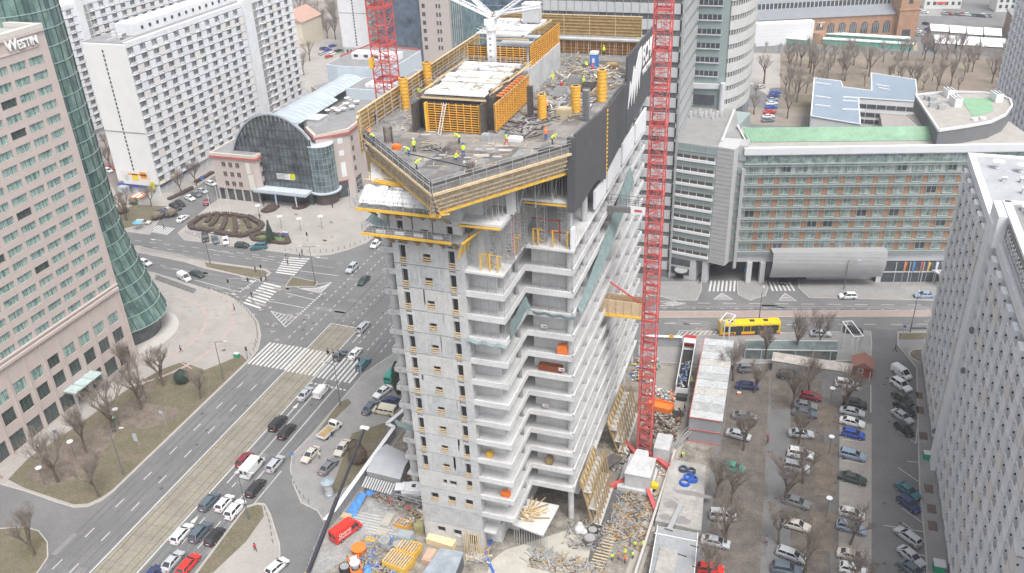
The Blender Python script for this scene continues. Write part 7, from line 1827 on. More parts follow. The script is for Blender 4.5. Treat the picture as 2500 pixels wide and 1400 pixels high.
def globe(x,y,h,label,grp,rr=.55,z0=.12):
    u,v=G(x,y); t=top('park_lamp',label,'park lamp',(u,v,z0),grp); mb=MB(); mb.cyl(u,v,z0,h,.06,6); mb.build('pole',lampg,t); mb=MB(); mb.cyl(u,v,h,h+.14,rr,16); mb.cyl(u,v,h-.25,h,.15,8); mb.build('lamp_disc',white,t)
for x,y,l in ((635,533,'leftmost'),(688,560,'second'),(735,566,'third'),(787,560,'fourth')): globe(x,y,4,l+' white disc lamp on the arcade plaza','disc lamps on the arcade plaza',.75)
for x,y,l in ((110,1185,'nearest the hotel drive'),(185,1120,'in the middle of the bare soil'),(293,1040,'beside the tall bare tree'),(358,975,'near the hotel canopy')): globe(x,y,4,'white disc lamp '+l,'disc lamps before the pink hotel')
for x,y,l in ((2023,1110,'above the flower bed'),(2017,1262,'between the flower beds'),(2026,990,'by the uppermost flower bed')): globe(x,y,4,'white disc lamp '+l+' in the car park','disc lamps in the car park',.5,.02)
for x,y,l in ((526,553,'leftmost'),(548,556,'middle'),(570,558,'rightmost')):
    u,v=G(x-8,y-24); u,v=G(x-4,y-22); t=top('flagpole',l+' of the three white flagpoles in the hedge garden','flagpole',(*G({'leftmost':518,'middle':541,'rightmost':563}[l],529),.12),'flagpoles in the hedge garden'); u,v=t.location.x,t.location.y
    mb=MB(); mb.cyl(u,v,.12,9.6,.1,8,r2=.05); mb.build('pole',white,t); mb=MB(); mb.ball(u,v,9.65,.12); mb.build('finial',white,t)
# bollards
bol=mat('bollard_grey',(.2,.2,.2),.6,var=0); bn=0
t0=None
def bollard_row(pts,n,lab,grp):
    global t0
    P=[Vector(G(*p)) for p in pts]; L=[(P[i+1]-P[i]).length for i in range(len(P)-1)]; T_=sum(L)
    for i in range(n):
        d=T_*(i+.5)/n; k=0
        while d>L[k]: d-=L[k]; k+=1
        p=P[k].lerp(P[k+1],d/L[k])
        if t0 is None:
            mb=MB(); mb.cyl(0,0,0,.85,.07,8); mb.ball(0,0,.9,.085,0,8,4); t0=mb.build('bollard',bol); o=t0
        else: o=t0.copy(); COL.objects.link(o)
        o.location=(p.x,p.y,.12); tag(o,ordn(i)+' '+lab,'bollard',grp)
bollard_row([(480,700),(560,722),(600,757),(625,790),(630,822),(622,855),(600,885)],26,'grey bollard in the curved row edging the west plaza','bollards of the west plaza')
bollard_row([(690,613),(760,618),(810,617),(850,606),(890,590),(905,580)],16,'grey bollard along the kerb of the arcade plaza','bollards of the arcade plaza')
bollard_row([(712,1165),(720,1190),(738,1215),(760,1235)],6,'grey bollard on the curve of the driveway','bollards by the driveway')
bollard_row([(645,1240),(658,1275),(664,1310),(668,1335)],6,'grey bollard on the edge of the south pavement','bollards of the south pavement')
bollard_row([(452,570),(490,582)],7,'grey bollard beside the side street corner','bollards at the side street corner')
# bicycles at the dock
mb0=None
for i in range(26):
    x=383+i*3.7; y=681+i*1.35; u,v=G(x,y)
    if mb0 is None:
        tb0=top('rental_bicycle','b','bicycle',(0,0,0)); mb=MB()
        for yy in (-.52,.52):
            for k in range(10):
                a=2*pi*k/10;b=2*pi*(k+1)/10; mb.bar((0,yy+cos(a)*.32,.34+sin(a)*.32),(0,yy+cos(b)*.32,.34+sin(b)*.32),.05)
        mb.build('wheels',black,tb0); mb=MB(); mb.bar((0,-.52,.34),(0,-.1,.75),.05); mb.bar((0,-.1,.75),(0,.4,.78),.05); mb.bar((0,.4,.95),(0,.52,.34),.05); mb.bar((0,-.1,.3),(0,-.15,.95),.05); mb.bar((-.22,.38,1.0),(.22,.38,1.0),.04); mb.build('frame',offw,tb0); mb=MB(); mb.box(-.1,-.35,.93,.1,-.05,.99); mb.build('saddle',pants['navy'],tb0); mb0=tb0; o=tb0
    else: o=copy_tree(mb0)
    o.location=(u,v,.12); o.rotation_euler=(0,0,.15); o['label']=ordn(i)+' grey and violet rental bicycle from the drum end of the dock'; o['group']='docked rental bicycles'
# misc street objects
def boxy(name,lab,cat,x,y,a,b,h,m,z0=.12):
    u,v=G(x,y); t=top(name,lab,cat,(u,v,z0)); mb=MB(); mb.cbox(u,v,z0,a,b,h); mb.build('body',m,t); mb=MB(); mb.cbox(u,v,z0+h,a*1.08,b*1.08,.08); mb.build('lid',offw if m!=white else concd,t); return t
boxy('litter_bin','green waste container at the plaza edge by the bollards','bin',579,873,1.2,.8,.9,mat('bin_green',(.02,.3,.14),.6,var=0)); boxy('litter_bin','green bin at the foot of the tall bare tree','bin',275,1030,.9,.7,.8,mat('bin_green',(.02,.3,.14),.6,var=0))
boxy('utility_box','pale grey box in front of the dark conifer on the lawn','utility box',452,928,1.3,.9,1.2,offw); boxy('waste_container','green recycling container at the foot of the right block','bin',2262,1120,1.3,1.1,1.2,MATS['bin_green']); boxy('waste_container','large green container at the bottom by the right block','bin',2290,1392,1.6,1.6,1.3,MATS['bin_green'])
boxy('news_box','blue stand below the spruce bed','stand',698,577,1.6,.6,1.1,bluem); boxy('orange_box','small orange box between the left parking rows','box',1804,964,.7,.6,.5,orangem,.02)
u,v=G(805,1210); t=top('advertising_column','round advertising column with a blue-grey dome and colourful posters','advertising column',(u,v,.12)); mb=MB(); mb.cyl(u,v,.12,3.0,.75,20); mb.build('poster_drum',[mat('posters',(.35,.45,.12),.7,var=.6,scale=.9,col2=(.5,.5,.6))],t); mb=MB(); mb.cyl(u,v,3.0,3.15,1.15,20); mb.cyl(u,v,3.15,3.6,1.05,20,r2=.3); mb.cyl(u,v,.12,.5,.85,20); mb.build('roof',mat('slate_blue',(.28,.34,.38),.6,var=.1),t)
def sign(x,y,h,lab,shape='disc',m=bluem,s=.35,z0=.12,nm='road_sign'):
    u,v=G(x,y); t=top(nm,lab,'road sign',(u,v,z0)); mb=MB(); mb.cyl(u,v,z0,h,.04,6); mb.build('post',steel,t); mb=MB()
    if shape=='disc': mb.bar((u,v-.05,h),(u,v-.09,h),s*2,s*2,n=16)
    else: mb.box(u-s,v-.09,h-s,u+s,v-.05,h+s)
    mb.build('plate',m,t)
sign(718,1132,2.4,'blue keep-right disc on the kerb point of the driveway'); sign(1820,688,3.2,'blue square parking sign on the pillar by the hotel ramp','sq',m=bluem,s=.5); sign(2204,822,2.6,'blue disc sign on the grass strip by the white block'); sign(497,452,2.5,'blue sign in the side street hedge','sq',s=.6); sign(688,596,2.6,'blue-white sign at the corner of the spruce bed','sq',s=.3)
sign(715,812,.01,'x') if 0 else None
sign(1638,850,3.0,'yellow-black chevron board on a post by the site corner','sq',m=yform,s=.5)
for x,y,l in ((406,1040,'upper'),(345,1105,'lower')):
    u,v=G(x,y); t=top('banner_flag',l+' pale grey lamp banner on the lawn before the hotel','banner',(u,v,.12),'banners on the hotel lawn'); mb=MB(); mb.cyl(u,v,.12,4.5,.05,6); mb.build('pole',steel,t); mb=MB(); mb.box(u-.9,v-.04,2.9 if l=='upper' else 2.6,u-.05,v+.0,3.6 if l=='upper' else 4.4); mb.build('cloth',mat('banner_grey',(.42,.46,.5),.7,var=.15),t)
def signal(x,y,h,lab,arm=None,z0=.12):
    u,v=G(x,y); t=top('traffic_light',lab,'traffic light',(u,v,z0)); mb=MB(); mb.cyl(u,v,z0,h,.08,8); 
    if arm: mb.bar((u,v,h),(u+arm[0],v+arm[1],h+.2),.1)
    mb.build('pole',steel,t); pts=[(u,v,h-.6)]+([(u+arm[0]*f,v+arm[1]*f,h-.3) for f in (.6,1.0)] if arm else [])
    for p in pts: mb=MB(); mb.box(p[0]-.16,p[1]-.12,p[2]-.5,p[0]+.16,p[1]+.12,p[2]+.5); mb.build('signal_head',black,t)
signal(884,930,6,'gantry traffic light over the queue lanes at the zebra',(-7.5,.4)); signal(606,878,3.4,'traffic light on the plaza edge beside the zebra'); signal(565,728,5.4,'gantry traffic light over the west arm lanes',(8.0,2.5)); signal(640,672,3.2,'traffic light on the median between the zebras'); signal(752,592,3.2,'traffic light by the upper zebra kerb')
u,v=G(340,560); t=top('parasol','round sky-blue canopy beside the glass drum','parasol',(u,v,.12)); mb=MB(); mb.cyl(u,v,.12,2.2,.05,6); mb.build('pole',white,t); mb=MB(); mb.cyl(u,v,2.2,2.7,1.4,16,r2=.2); mb.build('canopy',mat('sky_canopy',(.15,.4,.6),.6,var=.1),t)
u,v=G(345,495); t=top('kiosk','orange and white striped kiosk on the pavement below the white block','kiosk',(u,v,.12)); mb=MB(); mb.box(u-1.6,v-1.6,.12,u+1.6,v+1.6,2.3); mb.build('walls',offw,t); mb=MB()
for i in range(5): mb.box(u-2+i*.8,v-2,2.3+.1*(i%2),u-1.2+i*.8,v+2,2.55+.1*(i%2),i%2)
mb.build('striped_roof',[orangem,white],t)
for i,(x,c) in enumerate(((2197,orangem),(2218,bluem),(2237,redm),(2254,yform),(2273,white),(2290,redm))):
    u,v=G(x+1,700); t=top('flagpole',['orange','dark blue','red and white','yellow and blue','white and violet','red'][i]+' flag on a silver pole before the hotel entrance','flagpole',(u,v,.12),'flags before the hotel'); mb=MB(); mb.cyl(u,v,.12,7,.06,6); mb.build('pole',steel,t)
    mb=MB()
    for k in range(6): zz=6.7-k*.45; mb.poly([(u+.05,v-.02*k,zz),(u+.55-.05*k,v+.08*(k%2),zz-.1),(u+.5-.05*k,v-.08*(k%2),zz-.55),(u+.05,v,zz-.45)])
    mb.build('flag',c,t)
# ---------------- tower cranes ----------------
def mast(root,u,v,z0,z1,w,sec=5.6,name='mast_section'):
    z=z0;k=0
    while z<z1:
        mb=MB(); h=w/2; t_=.16
        for a,b in ((-h,-h),(h,-h),(h,h),(-h,h)): mb.bar((u+a,v+b,z),(u+a,v+b,min(z1,z+sec-.02)),t_)
        zz=z;j=0; st=sec/4
        C4=[(-h,-h),(h,-h),(h,h),(-h,h)]
        while zz<z+sec-.1:
            for q in range(4):
                a=C4[q];b=C4[(q+1)%4]
                mb.bar((u+a[0],v+a[1],zz),(u+b[0],v+b[1],zz),.08); 
                if j%2==0: mb.bar((u+a[0],v+a[1],zz),(u+b[0],v+b[1],zz+st),.075)
                else: mb.bar((u+b[0],v+b[1],zz),(u+a[0],v+a[1],zz+st),.075)
            zz+=st;j+=1
        for q in range(4):
            a=C4[q];b=C4[(q+1)%4]; mb.bar((u+a[0],v+a[1],z+.3),(u+b[0],v+b[1],z+.3),.16,.3)
        mb.build(name,redm,root)
        mb=MB(); 
        for s in (-.35,.35): mb.bar((u+s,v+h*.45,z),(u+s,v+h*.45,min(z1,z+sec)),.06)
        for i in range(12): mb.bar((u-.35,v+h*.45,z+i*.45),(u+.35,v+h*.45,z+i*.45),.05)
        mb.box(u-h*.7,v-h*.2,z+sec*.5,u+h*.2,v+h*.7,z+sec*.5+.08); mb.build('ladder',mat('ladder_pale_red',(.55,.16,.15),.6,var=.1),root)
        z+=sec;k+=1
t=top('tower_crane','red lattice crane mast standing on a concrete block right of the unfinished tower','tower crane',(-20.6,126.2,0),'red tower cranes')
mast(t,-20.6,126.2,.5,96,2.35)
mb=MB(); mb.box(-23.2,114.8,.1,-17.2,121.2,.9); mb.box(-22,115.4,.9,-17.6,120.6,3.6); mb.prism([(-22.1,115.3),(-17.5,115.3),(-17.5,120.7),(-22.1,120.7)],3.6,3.75); mb.v+=[(-22.1,115.3,3.76),(-17.5,115.3,3.76),(-19,120.7,5.1),(-21,120.7,5.1)]; mb.f.append(tuple(range(len(mb.v)-4,len(mb.v)))); mb.mi.append(0)
mb.box(-18.6,124,.1,-15.8,128.5,3.2); mb.build('ballast_block',conc,t)
for a,b in (((-22,124.5,.9),(-24.5,127.8,.3)),((-19.4,125,.9),(-14.6,121.8,.5)),((-22,117,.9),(-25.2,114.2,.3)),((-18,115.5,.9),(-15.8,111.3,.3))):
    mb=MB(); mb.bar(a,b,.7,.8); mb.build('outrigger_beam',redm,t)
t=top('tower_crane','red lattice crane mast rising behind the west formwork wall of the deck','tower crane',(-63,122.6,0),'red tower cranes')
mast(t,-63,122.6,.5,100,2.9)
mb=MB(); mb.box(-64.4,123.2,62,-61.6,125,62.4); mb.box(-64.9,120.8,70,-64.3,121.6,71.6); mb.build('landing',yform,t)
t=top('tie_gangway','planked timber box tying the right red mast to the concrete floors','gangway',(-25,126,29))
mb=MB(); mb.box(-29,125.0,29.4,-21.9,125.15,31.9); mb.box(-29,127.2,29.4,-21.9,127.35,31.9)
for i in range(6): mb.box(-28.9+i*1.35,124.9,29.2,-28.75+i*1.35,125.0,32)
mb.build('timber_side',mat('pale_timber',(.55,.42,.28),.85,var=.2,scale=2),t); mb=MB(); mb.box(-29.8,124.9,29.2,-21.9,127.4,29.38); mb.bar((-30,124.8,28.9),(-21.9,124.8,29.2),.2,.3); mb.build('floor_beam',yform,t)
mb=MB(); mb.bar((-27.5,126,34.8),(-22,126,31.2),.25); mb.build('red_tie_bar',redm,t)
t=top('tie_gangway','dark steel gangway with a small white sign joining the right mast to an upper floor','gangway',(-25,126,48))
mb=MB(); mb.box(-28,125,48.0,-21.8,127,48.2)
for s in (125,127):
    for h in (48.9,49.5,50.1): mb.bar((-28,s,h),(-21.8,s,h-.1),.07)
    for i in range(5): mb.bar((-27.8+i*1.45,s,48.2),(-27.8+i*1.45,s,50.1),.07)
mb.box(-28,124.94,48.0,-21.8,125.0,48.9); mb.build('deck_and_rails',mat('dark_gangway',(.17,.165,.16),.7,var=.1),t)
mb=MB(); mb.box(-24.2,124.85,48.0,-21.9,124.93,49.3); mb.box(-23.6,124.82,48.4,-22.4,124.85,48.8,1); mb.build('sign_plate',[white,redm],t)
# ---------------- leaning formwork racks ----------------
def rack(v0,v1,zt,label,n):
    t=top('formwork_rack',label,'formwork rack',(-25.5,(v0+v1)/2,0),'formwork racks leaning on the east face')
    mb=MB(); P=lambda v,f:( -27.3+2.3*f, v, zt*(1-f)+.2)
    for i in range(n):
        v=v0+(v1-v0)*i/(n-1); mb.bar(P(v,0),P(v,1),.18,.26)
        mb.bar((-27.3,v,zt),(-25.4,v,zt*.72),.12); mb.bar((-25.4,v,zt+.6),(-24.0,v,.4),.14,.2)
    for f in (.02,.3,.6,.97): mb.bar(P(v0,f),P(v1,f),.16,.22); 
    for z in (.15,.5,.85): mb.bar((-24.9+(.5-z)*1.2,v0,zt*z),(-24.9+(.5-z)*1.2,v1,zt*z),.12)
    mb.build('timber_frame',wood2,t)
    mb=MB()
    for k,f in enumerate((.25,.62,.95)):
        z=zt*(1-f)+.3; x=-27.3+2.3*f; mb.box(x,v0-.2,z,x+1.4,v1+.2,z+.1)
    mb.build('platform',mat('platform_grey',(.42,.41,.39),.9,var=.12),t)
    mb=MB(); 
    for i in range(n-1): v=v0+(v1-v0)*(i+.5)/(n-1); mb.bar(P(v,.02),P(v,.55),.7,.05)
    mb.build('facing_boards',wood,t)
rack(124.5,136.5,6.6,'orange timber formwork rack farther along the foot of the east face',9)
rack(105.3,114.2,9.2,'orange timber formwork rack nearest the tower corner',8)
mb=MB(); mb.bar((-27.6,116.5,1.9),(-24.6,122.0,1.6),2.2,.2); tag(mb.build('dark_sheet',ply),'dark sheet lying between the two formwork racks','sheet')
# lowest partial slab with timber, red machine details
mb=MB(); mb.prism([(-36.6,98.2),(-31.2,97.2),(-30.6,104.4),(-36.4,104.4)],3.7,4.0); mb.build('partial_slab',conc2,TW)
for k in range(14): mb=MB(); mb.bar((-36.4+k*.42,98.2,0),(-36.4+k*.42,98.4,3.7),.08); mb.build('slab_prop',steel,TW)
pile('timber_pile','yellow timber lying on the lowest partial slab of the tower','timber',-35,101,4.05,26,.8,2.0,[wood,wood2],(1.5,3.5),.12,.3)
mb=MB()
for i in range(9): mb.bar((-43.6+i*.35,94.2-.1*(i%3),.05),(-43.9+i*.35,95.0,3.0+.5*(i%3)),.12)
tag(mb.build('leaning_planks',wood),'upright planks leaning against the foot of the core wall','planks')
mb=MB(); 
for i in range(8): mb.bar((-41.5+i*.3,93.4,.1),(-41.9+i*.3,95.6,1.0),.1)
tag(mb.build('leaning_bars',wood2),'low slanting battens beside the upright planks','battens')
# ---------------- hoarding ----------------
cor=mat('corrugated_grey',(.32,.33,.34),.7,var=.12,scale=.8)
t=top('site_hoarding','grey corrugated site fence with a broad white cap along the upper pavement','fence',(-67,108,0))
def fence(pts,z,root,cap=True):
    mb=MB(); c=MB()
    for i in range(len(pts)-1):
        a,b=Vector(pts[i]),Vector(pts[i+1]); L=(b-a).length; n=max(2,int(L/.45)); d=(b-a).normalized(); nn=Vector((-d.y,d.x))
        for k in range(n):
            p=a.lerp(b,k/n)+nn*(.05 if k%2 else -.05); q=a.lerp(b,(k+1)/n)+nn*(.05 if k%2 else -.05); mb.bar((*p,z/2),(*q,z/2),.05,z)
        if cap: c.bar((*a,z+.05),(*b,z+.05),.75,.12)
        for k in range(int(L/3)): p=a+d*3*k-nn*.2; mb.bar((*p,0),(*p,z),.12)
    mb.build('corrugated_panels',cor,root)
    if cap: c.build('white_cap',white,root)
fence([(-66,160),(-66.5,130),(-67.4,122.8),(-68.6,118.2),(-66.8,117.6),(-66.9,94.4),(-67.3,91.9)],2.5,t)
t=top('site_hoarding','grey corrugated fence without a cap behind the red van','fence',(-66,86,0)); fence([(-67.3,91.8),(-65.9,86),(-64.6,80.8),(-62,70)],2.4,t,False)
t=top('site_hoarding','white-capped fence stretch at the street corner behind the right crane','fence',(-20,162,0)); fence([(-28,161.5),(-19.5,163.2)],2.6,t)
mb=MB()
for i in range(12): mb.bar((-19.5+i*1.6,163.2+i*.35,0),(-19.5+i*1.6,163.2+i*.35,2),.06)
for h in (.3,1.1,1.9): mb.bar((-19.5,163.2,h),(-1.9,167.0,h),.05)
tag(mb.build('mesh_fence',steel),'wire mesh fence between the lorry and the street','fence')
# black boom in front
t=top('crane_boom','long black telescopic boom with a yellow foot rising past the red van','crane boom',(-60.5,74,0))
a=(-61.3,75.2,6.0);b=(-59.8,96.1,20)
mb=MB(); mb.bar((-61.6,70.5,2.5),lerp(a,b,.09),.75,.75); mb.build('base_section',yform,t)
mb=MB(); mb.bar(lerp(a,b,.09),lerp(a,b,.55),.48,.48); mb.build('boom_section',mat('boom_black',(.035,.035,.045),.5,var=.1),t)
mb=MB(); mb.bar(lerp(a,b,.55),b,.34,.34); mb.build('boom_section',MATS['boom_black'],t)
mb=MB(); mb.box(b[0]-.7,b[1]-.3,b[2]-.1,b[0]+.7,b[1]+.3,b[2]+.15); mb.build('boom_head',white,t)
# ---------------- sheds and cabins ----------------
t=top('storage_shed','grey shed with a gently curved metal roof inside the hoarding','shed',(-62.5,108,0))
q=[G(943,1081,3.2),G(1008,1112,3.2),G(977,1168,3.2),G(893,1148,3.2)]
mb=MB(); mb.prism([lerp(p,(-62,108),.03) for p in q],0,2.9); mb.build('walls',concd,t)
mb=MB(); n=8
for i in range(n):
    f0,f1=i/n,(i+1)/n; z0=2.9+.9*sin(pi*f0);z1=2.9+.9*sin(pi*f1); mb.poly([(*lerp(q[0],q[3],f0),z0),(*lerp(q[1],q[2],f0),z0),(*lerp(q[1],q[2],f1),z1),(*lerp(q[0],q[3],f1),z1)])
mb.build('curved_roof',mat('metal_roof',(.42,.43,.45),.45,var=.1,scale=.4),t)
mb=MB(); d=G(903,1178,1.5)
for i in range(12): mb.bar((-65.6+i*.5,101.8-.04*i,1.6),(-65.8+i*.5,104.2-.04*i,1.9),.26,.1)
tag(mb.build('corrugated_sheets',mat('pale_sheet',(.55,.56,.57),.5,var=.08)),'row of pale corrugated sheets in front of the curved shed','metal sheets')
t=top('site_roof','large dark grey shed roof cut by the bottom edge before the tower','shed',(-44.5,87,0))
q=[G(1075,1340,3),G(1130,1350,3),G(1095,1440,3),G(1010,1430,3)]; mb=MB(); mb.prism(q,0,2.8); mb.build('walls',mat('slate_wall',(.12,.13,.14),.8,var=.1),t); mb=MB(); mb.prism([lerp(p,(-44.5,87),-.04) for p in q],2.8,3.0)
mb.build('roof',mat('slate_roof_b',(.3,.34,.38),.6,var=.25,scale=.5,var2=.2,scale2=3),t)
t=top('container_offices','double row of stacked white-roofed site containers with red edge lines','container block',(-11,146,0))
q=[G(1720,825,5.5),G(1792,832,5.5),G(1764,1030,5.5),G(1683,1018,5.5)]
cw=mat('container_white',(.5,.52,.53),.7,var=.12,scale=.5,var2=.25,scale2=2); cgr=mat('container_grey',(.27,.28,.3),.7,var=.08)
n=11
for i in range(n):
    f0,f1=i/n,(i+.97)/n; P=[lerp(q[0],q[3],f0),lerp(q[1],q[2],f0),lerp(q[1],q[2],f1),lerp(q[0],q[3],f1)]
    mb=MB(); mb.prism(P,2.78,5.4,1,0); mb.prism([lerp(p,(-11,146),0) for p in P],.05,2.7,1); mb.build('container',[(cw,mat('container_pale',(.42,.43,.43),.7,var=.2,scale=.6,var2=.3,scale2=2.5),cw,mat('container_cream',(.5,.49,.46),.7,var=.15,scale=.5,var2=.3,scale2=2))[i%4],cgr],t)
mb=MB()
for z in (5.45,2.74,.1):
    mb.bar((*q[3],z),(*q[2],z),.16,.16); mb.bar((*q[0],z),(*q[3],z),.14,.14)
mb.build('red_edge',redb,t)
mb=MB(); a=(-15.2,128.6,.1);b=(-12.4,132.4,2.8)
for s in (0,.9):
    mb.bar((a[0]-s*.6,a[1]+s*.4,a[2]),(b[0]-s*.6,b[1]+s*.4,b[2]),.12,.25); mb.bar((a[0]-s*.6,a[1]+s*.4,a[2]+1),(b[0]-s*.6,b[1]+s*.4,b[2]+1),.07)
for i in range(12): p=lerp(a,b,i/12); mb.bar(p,(p[0]-.55,p[1]+.36,p[2]),.25,.05)
mb.build('stairs',steel,t)
t=top('lane_roof','low flat concrete roof with puddle stains and a metal gutter beside the kerb wall','concrete roof',(-11.5,113,0))
roofc=mat('stained_concrete',(.38,.37,.35),.85,var=.2,scale=.35,var2=.2,scale2=1.3)
q=[G(1640,1120,1.6),G(1724,1135,1.6),G(1712,1295,1.6),G(1600,1270,1.6)]; mb=MB(); mb.prism(q,0,1.5); mb.build('slab',roofc,t)
stain=mat('wet_stain',(.23,.225,.22),.6,var=.1)
for x,y,a_,b_ in ((1640,1232,1.4,.9),(1625,1262,1.1,.7),(1666,1270,1.3,.9),(1690,1205,3.2,.6)):
    u,v=G(x,y,1.6); mb=MB(); mb.poly([(u+cos(k*pi/9)*a_*(1+.15*sin(k*2.3)),v+sin(k*pi/9)*b_*(1+.2*sin(k*1.7)),1.51) for k in range(18)]); mb.build('wet_patch',stain,t)
mb=MB(); a=G(1662,1232,1.9);b=G(1630,1300,1.9); mb.bar((*a,1.75),(*b,1.75),.8,.35); mb.build('gutter',steel,t)
t=top('site_cabin','grey flat cabin roof with white rims below the stained concrete roof','cabin',(-11.8,98,0))
q=[G(1606,1282,2.6),G(1704,1300,2.6),G(1690,1460,2.6),G(1575,1460,2.6)]; mb=MB(); mb.prism(q,0,2.4); mb.build('walls',offw,t); mb=MB(); mb.prism([lerp(p,(-11.8,98),.02) for p in q],2.4,2.5); mb.build('roof',mat('cabin_roof',(.3,.31,.325),.9,var=.15,scale=.3,var2=.15,scale2=2),t)
mb=MB()
for i in (1,3): mb.bar((*q[i],2.55),(*q[(i+1)%4],2.55),.12,.12)
a=G(1598,1302,2.6);b=G(1700,1322,2.6); mb.bar((*a,2.6),(*b,2.6),.12,.12); mb.build('white_rim',white,t)
mb=MB(); q2=[G(1612,1335,2.7),G(1655,1345,2.7),G(1640,1440,2.7),G(1590,1430,2.7)]; mb.prism(q2,2.5,2.75); mb.build('roof_panel',roofc,t)
for x,y in ((1610,1338),(1622,1290),(1685,1330),(1655,1352),(1690,1382)): a=G(x,y,2.6); mb=MB(); mb.bar((a[0],a[1],2.55),(a[0]+1.4,a[1]-.3,2.6),.1); mb.build('roof_cable',black,t)
# kerb wall / site road
mb=MB(); 
P0=[G(*p) for p in ((1655,900),(1690,905),(1670,1080),(1640,1160),(1560,1420),(1520,1420),(1600,1180),(1640,1060))]
mb.poly([(*p,.03) for p in P0]); struct(mb,'site_road_concrete',mat('dusty_concrete',(.36,.33,.29),.95,var=.1,scale=.4,var2=.1,scale2=2))
mb=MB(); mb.poly([(*G(*p),.028) for p in ((1600,895),(1655,895),(1640,1000),(1590,1000))]); struct(mb,'site_yard_slab',mat('yard_slab',(.29,.27,.24),.95,var=.15,scale=.5,var2=.15,scale2=3))
mb=MB(); a=G(1648,1110);b=G(1548,1420); mb.bar((*a,.6),(*b,.6),.4,1.2); tag(mb.build('low_wall',lp),'long low beige wall between the trench and the concrete roofs','wall')
trench=mat('wet_plank',(.12,.12,.125),.6,var=.3,scale=1,var2=.3,scale2=5)
mb=MB(); mb.poly([(*G(*p),.035) for p in ((1560,1075),(1585,1075),(1540,1170),(1500,1290),(1470,1420),(1425,1420),(1455,1290),(1500,1180))]); struct(mb,'haul_path',trench)
mb=MB(); mb.poly([(*G(*p),.036) for p in ((1230,1345),(1400,1290),(1450,1290),(1425,1430),(1180,1430),(1200,1370))]); struct(mb,'tower_apron',mat('dusty_slab',(.43,.41,.36),.95,var=.12,scale=.4,var2=.12,scale2=2))
mb=MB(); mb.poly([(*G(*p),.034) for p in ((800,1290),(900,1220),(960,1240),(1000,1300),(880,1345),(790,1400),(745,1400))]); struct(mb,'yard_concrete',mat('yard_slab_b',(.33,.33,.32),.9,var=.2,scale=.5,var2=.2,scale2=2))
mb=MB()
for i in range(7): a=G(845+i*9,1245+i*9);b=G(925+i*9,1262+i*9); mb.bar((*a,.08),(*b,.08),.35,.05)
struct(mb,'yard_ribs',mat('yard_rib',(.42,.42,.41),.9,var=.1))
RN.seed(6)
mb=MB()
for i in range(16):
    a=G(1478-i*3,1290+i*7);b=G(1512-i*3,1298+i*7); mb.bar((*a,.1),(*b,.1),.22,.1)
tag(mb.build('cross_planks',wood),'cross planks laid like sleepers over the dark trench','planks')
# ---------------- piles in the yard ----------------
def P(name,lab,cat,x,y,n,sx,sy,mats,s=(.3,1.6),th=.09,h=.6,z=.05): 
    mats=[wood2 if m is wood else (rust if m is orangem and n>100 and x<1500 else m) for m in mats]+[concd,dust]; s=(s[0]*.7,s[1]*.62); n=int(n*1.5); th*=.85; u,v=G(x,y); return pile(name,lab,cat,u,v,z,n,sx,sy,mats,s,th,h)
dust=mat('dusty_scrap',(.3,.28,.25),.95,var=.25); brn=mat('brown_scrap',(.22,.12,.07),.9,var=.3); 
P('scrap_pile','big heap of dark earth and rusty scrap right of the crane mast','scrap pile',1615,1040,220,3.2,4.6,[brn,rust,soil,black],(.4,1.6),.25,.7)
P('scrap_pile','grey rubble heap above the orange skip','scrap pile',1615,972,160,2.8,1.6,[conc,steel,white,orangem],(.3,1.2),.14,1.2)
P('scrap_pile','boards and steel strewn between crane base and leaning rack','scrap pile',1535,1130,120,3,3,[wood,steel,black,white],(.4,1.8),.1,.4)
P('scrap_pile','light scrap around the crane ballast foot','scrap pile',1600,1140,120,3,2.6,[white,steel,redm,wood],(.3,1.2),.1,.4)
P('scrap_pile','brown rusty parts on the planks by the low wall','scrap pile',1565,1225,140,3,2,[brn,rust,wood],(.3,1.4),.1,.4)
P('scrap_pile','tangled steel and timber along the dark haul path','scrap pile',1520,1230,180,1.2,9,[steel,concd,wood2],(.4,2.2),.08,.3)
P('scrap_pile','planks and trench sheets in the trench at the bottom','scrap pile',1545,1290,120,3.4,5,[wood,trench,brn],(.8,3),.12,.2)
P('scrap_pile','rebar and brown formwork heap at the tower apron','scrap pile',1430,1315,160,3.2,3,[rust,concd,steel],(.3,1.6),.07,.9)
P('scrap_pile','timber and steel fringe at the bottom of the tower apron','scrap pile',1380,1385,200,6,1.8,[orangem,wood,concd,steel],(.5,3),.1,.3)
P('scrap_pile','steel tube bundle lying on the tower apron','scrap pile',1330,1360,40,2.2,.6,[steel,concd],(1.5,3),.09,.25)
P('scrap_pile','grey tangle of mesh beside the white drilling rig','scrap pile',962,1225,150,2.3,2.6,[steel,concd,wood],(.4,1.8),.07,.6)
P('scrap_pile','brown pile behind the blue tarpaulin','scrap pile',930,1212,80,1.6,.9,[brn,rust],(.3,1.2),.12,.6)
P('scrap_pile','small scrap and hoses between the orange tub and the skip','scrap pile',935,1345,200,4,2.4,[steel,wood,concd,bluem],(.3,1.5),.09,.4)
P('scrap_pile','boards piled against the foot of the tower left corner','scrap pile',1025,1265,90,1.8,2.6,[wood,white,concd],(.5,2),.12,.7)
P('scrap_pile','odds and ends by the bottom frame edge left of the dark roof','scrap pile',915,1392,160,5,1,[steel,bluem,wood,black],(.3,1.4),.1,.5)
P('scrap_pile','rubbish between the tower foot and the grey fence top','scrap pile',1000,1150,100,1.8,3,[wood,orangem,concd],(.4,1.8),.1,.5)
P('scrap_pile','materials stacked behind the crane mast near the lorry','scrap pile',1575,905,140,2.2,5,[wood,white,bluem,yform],(.4,1.6),.14,.8)
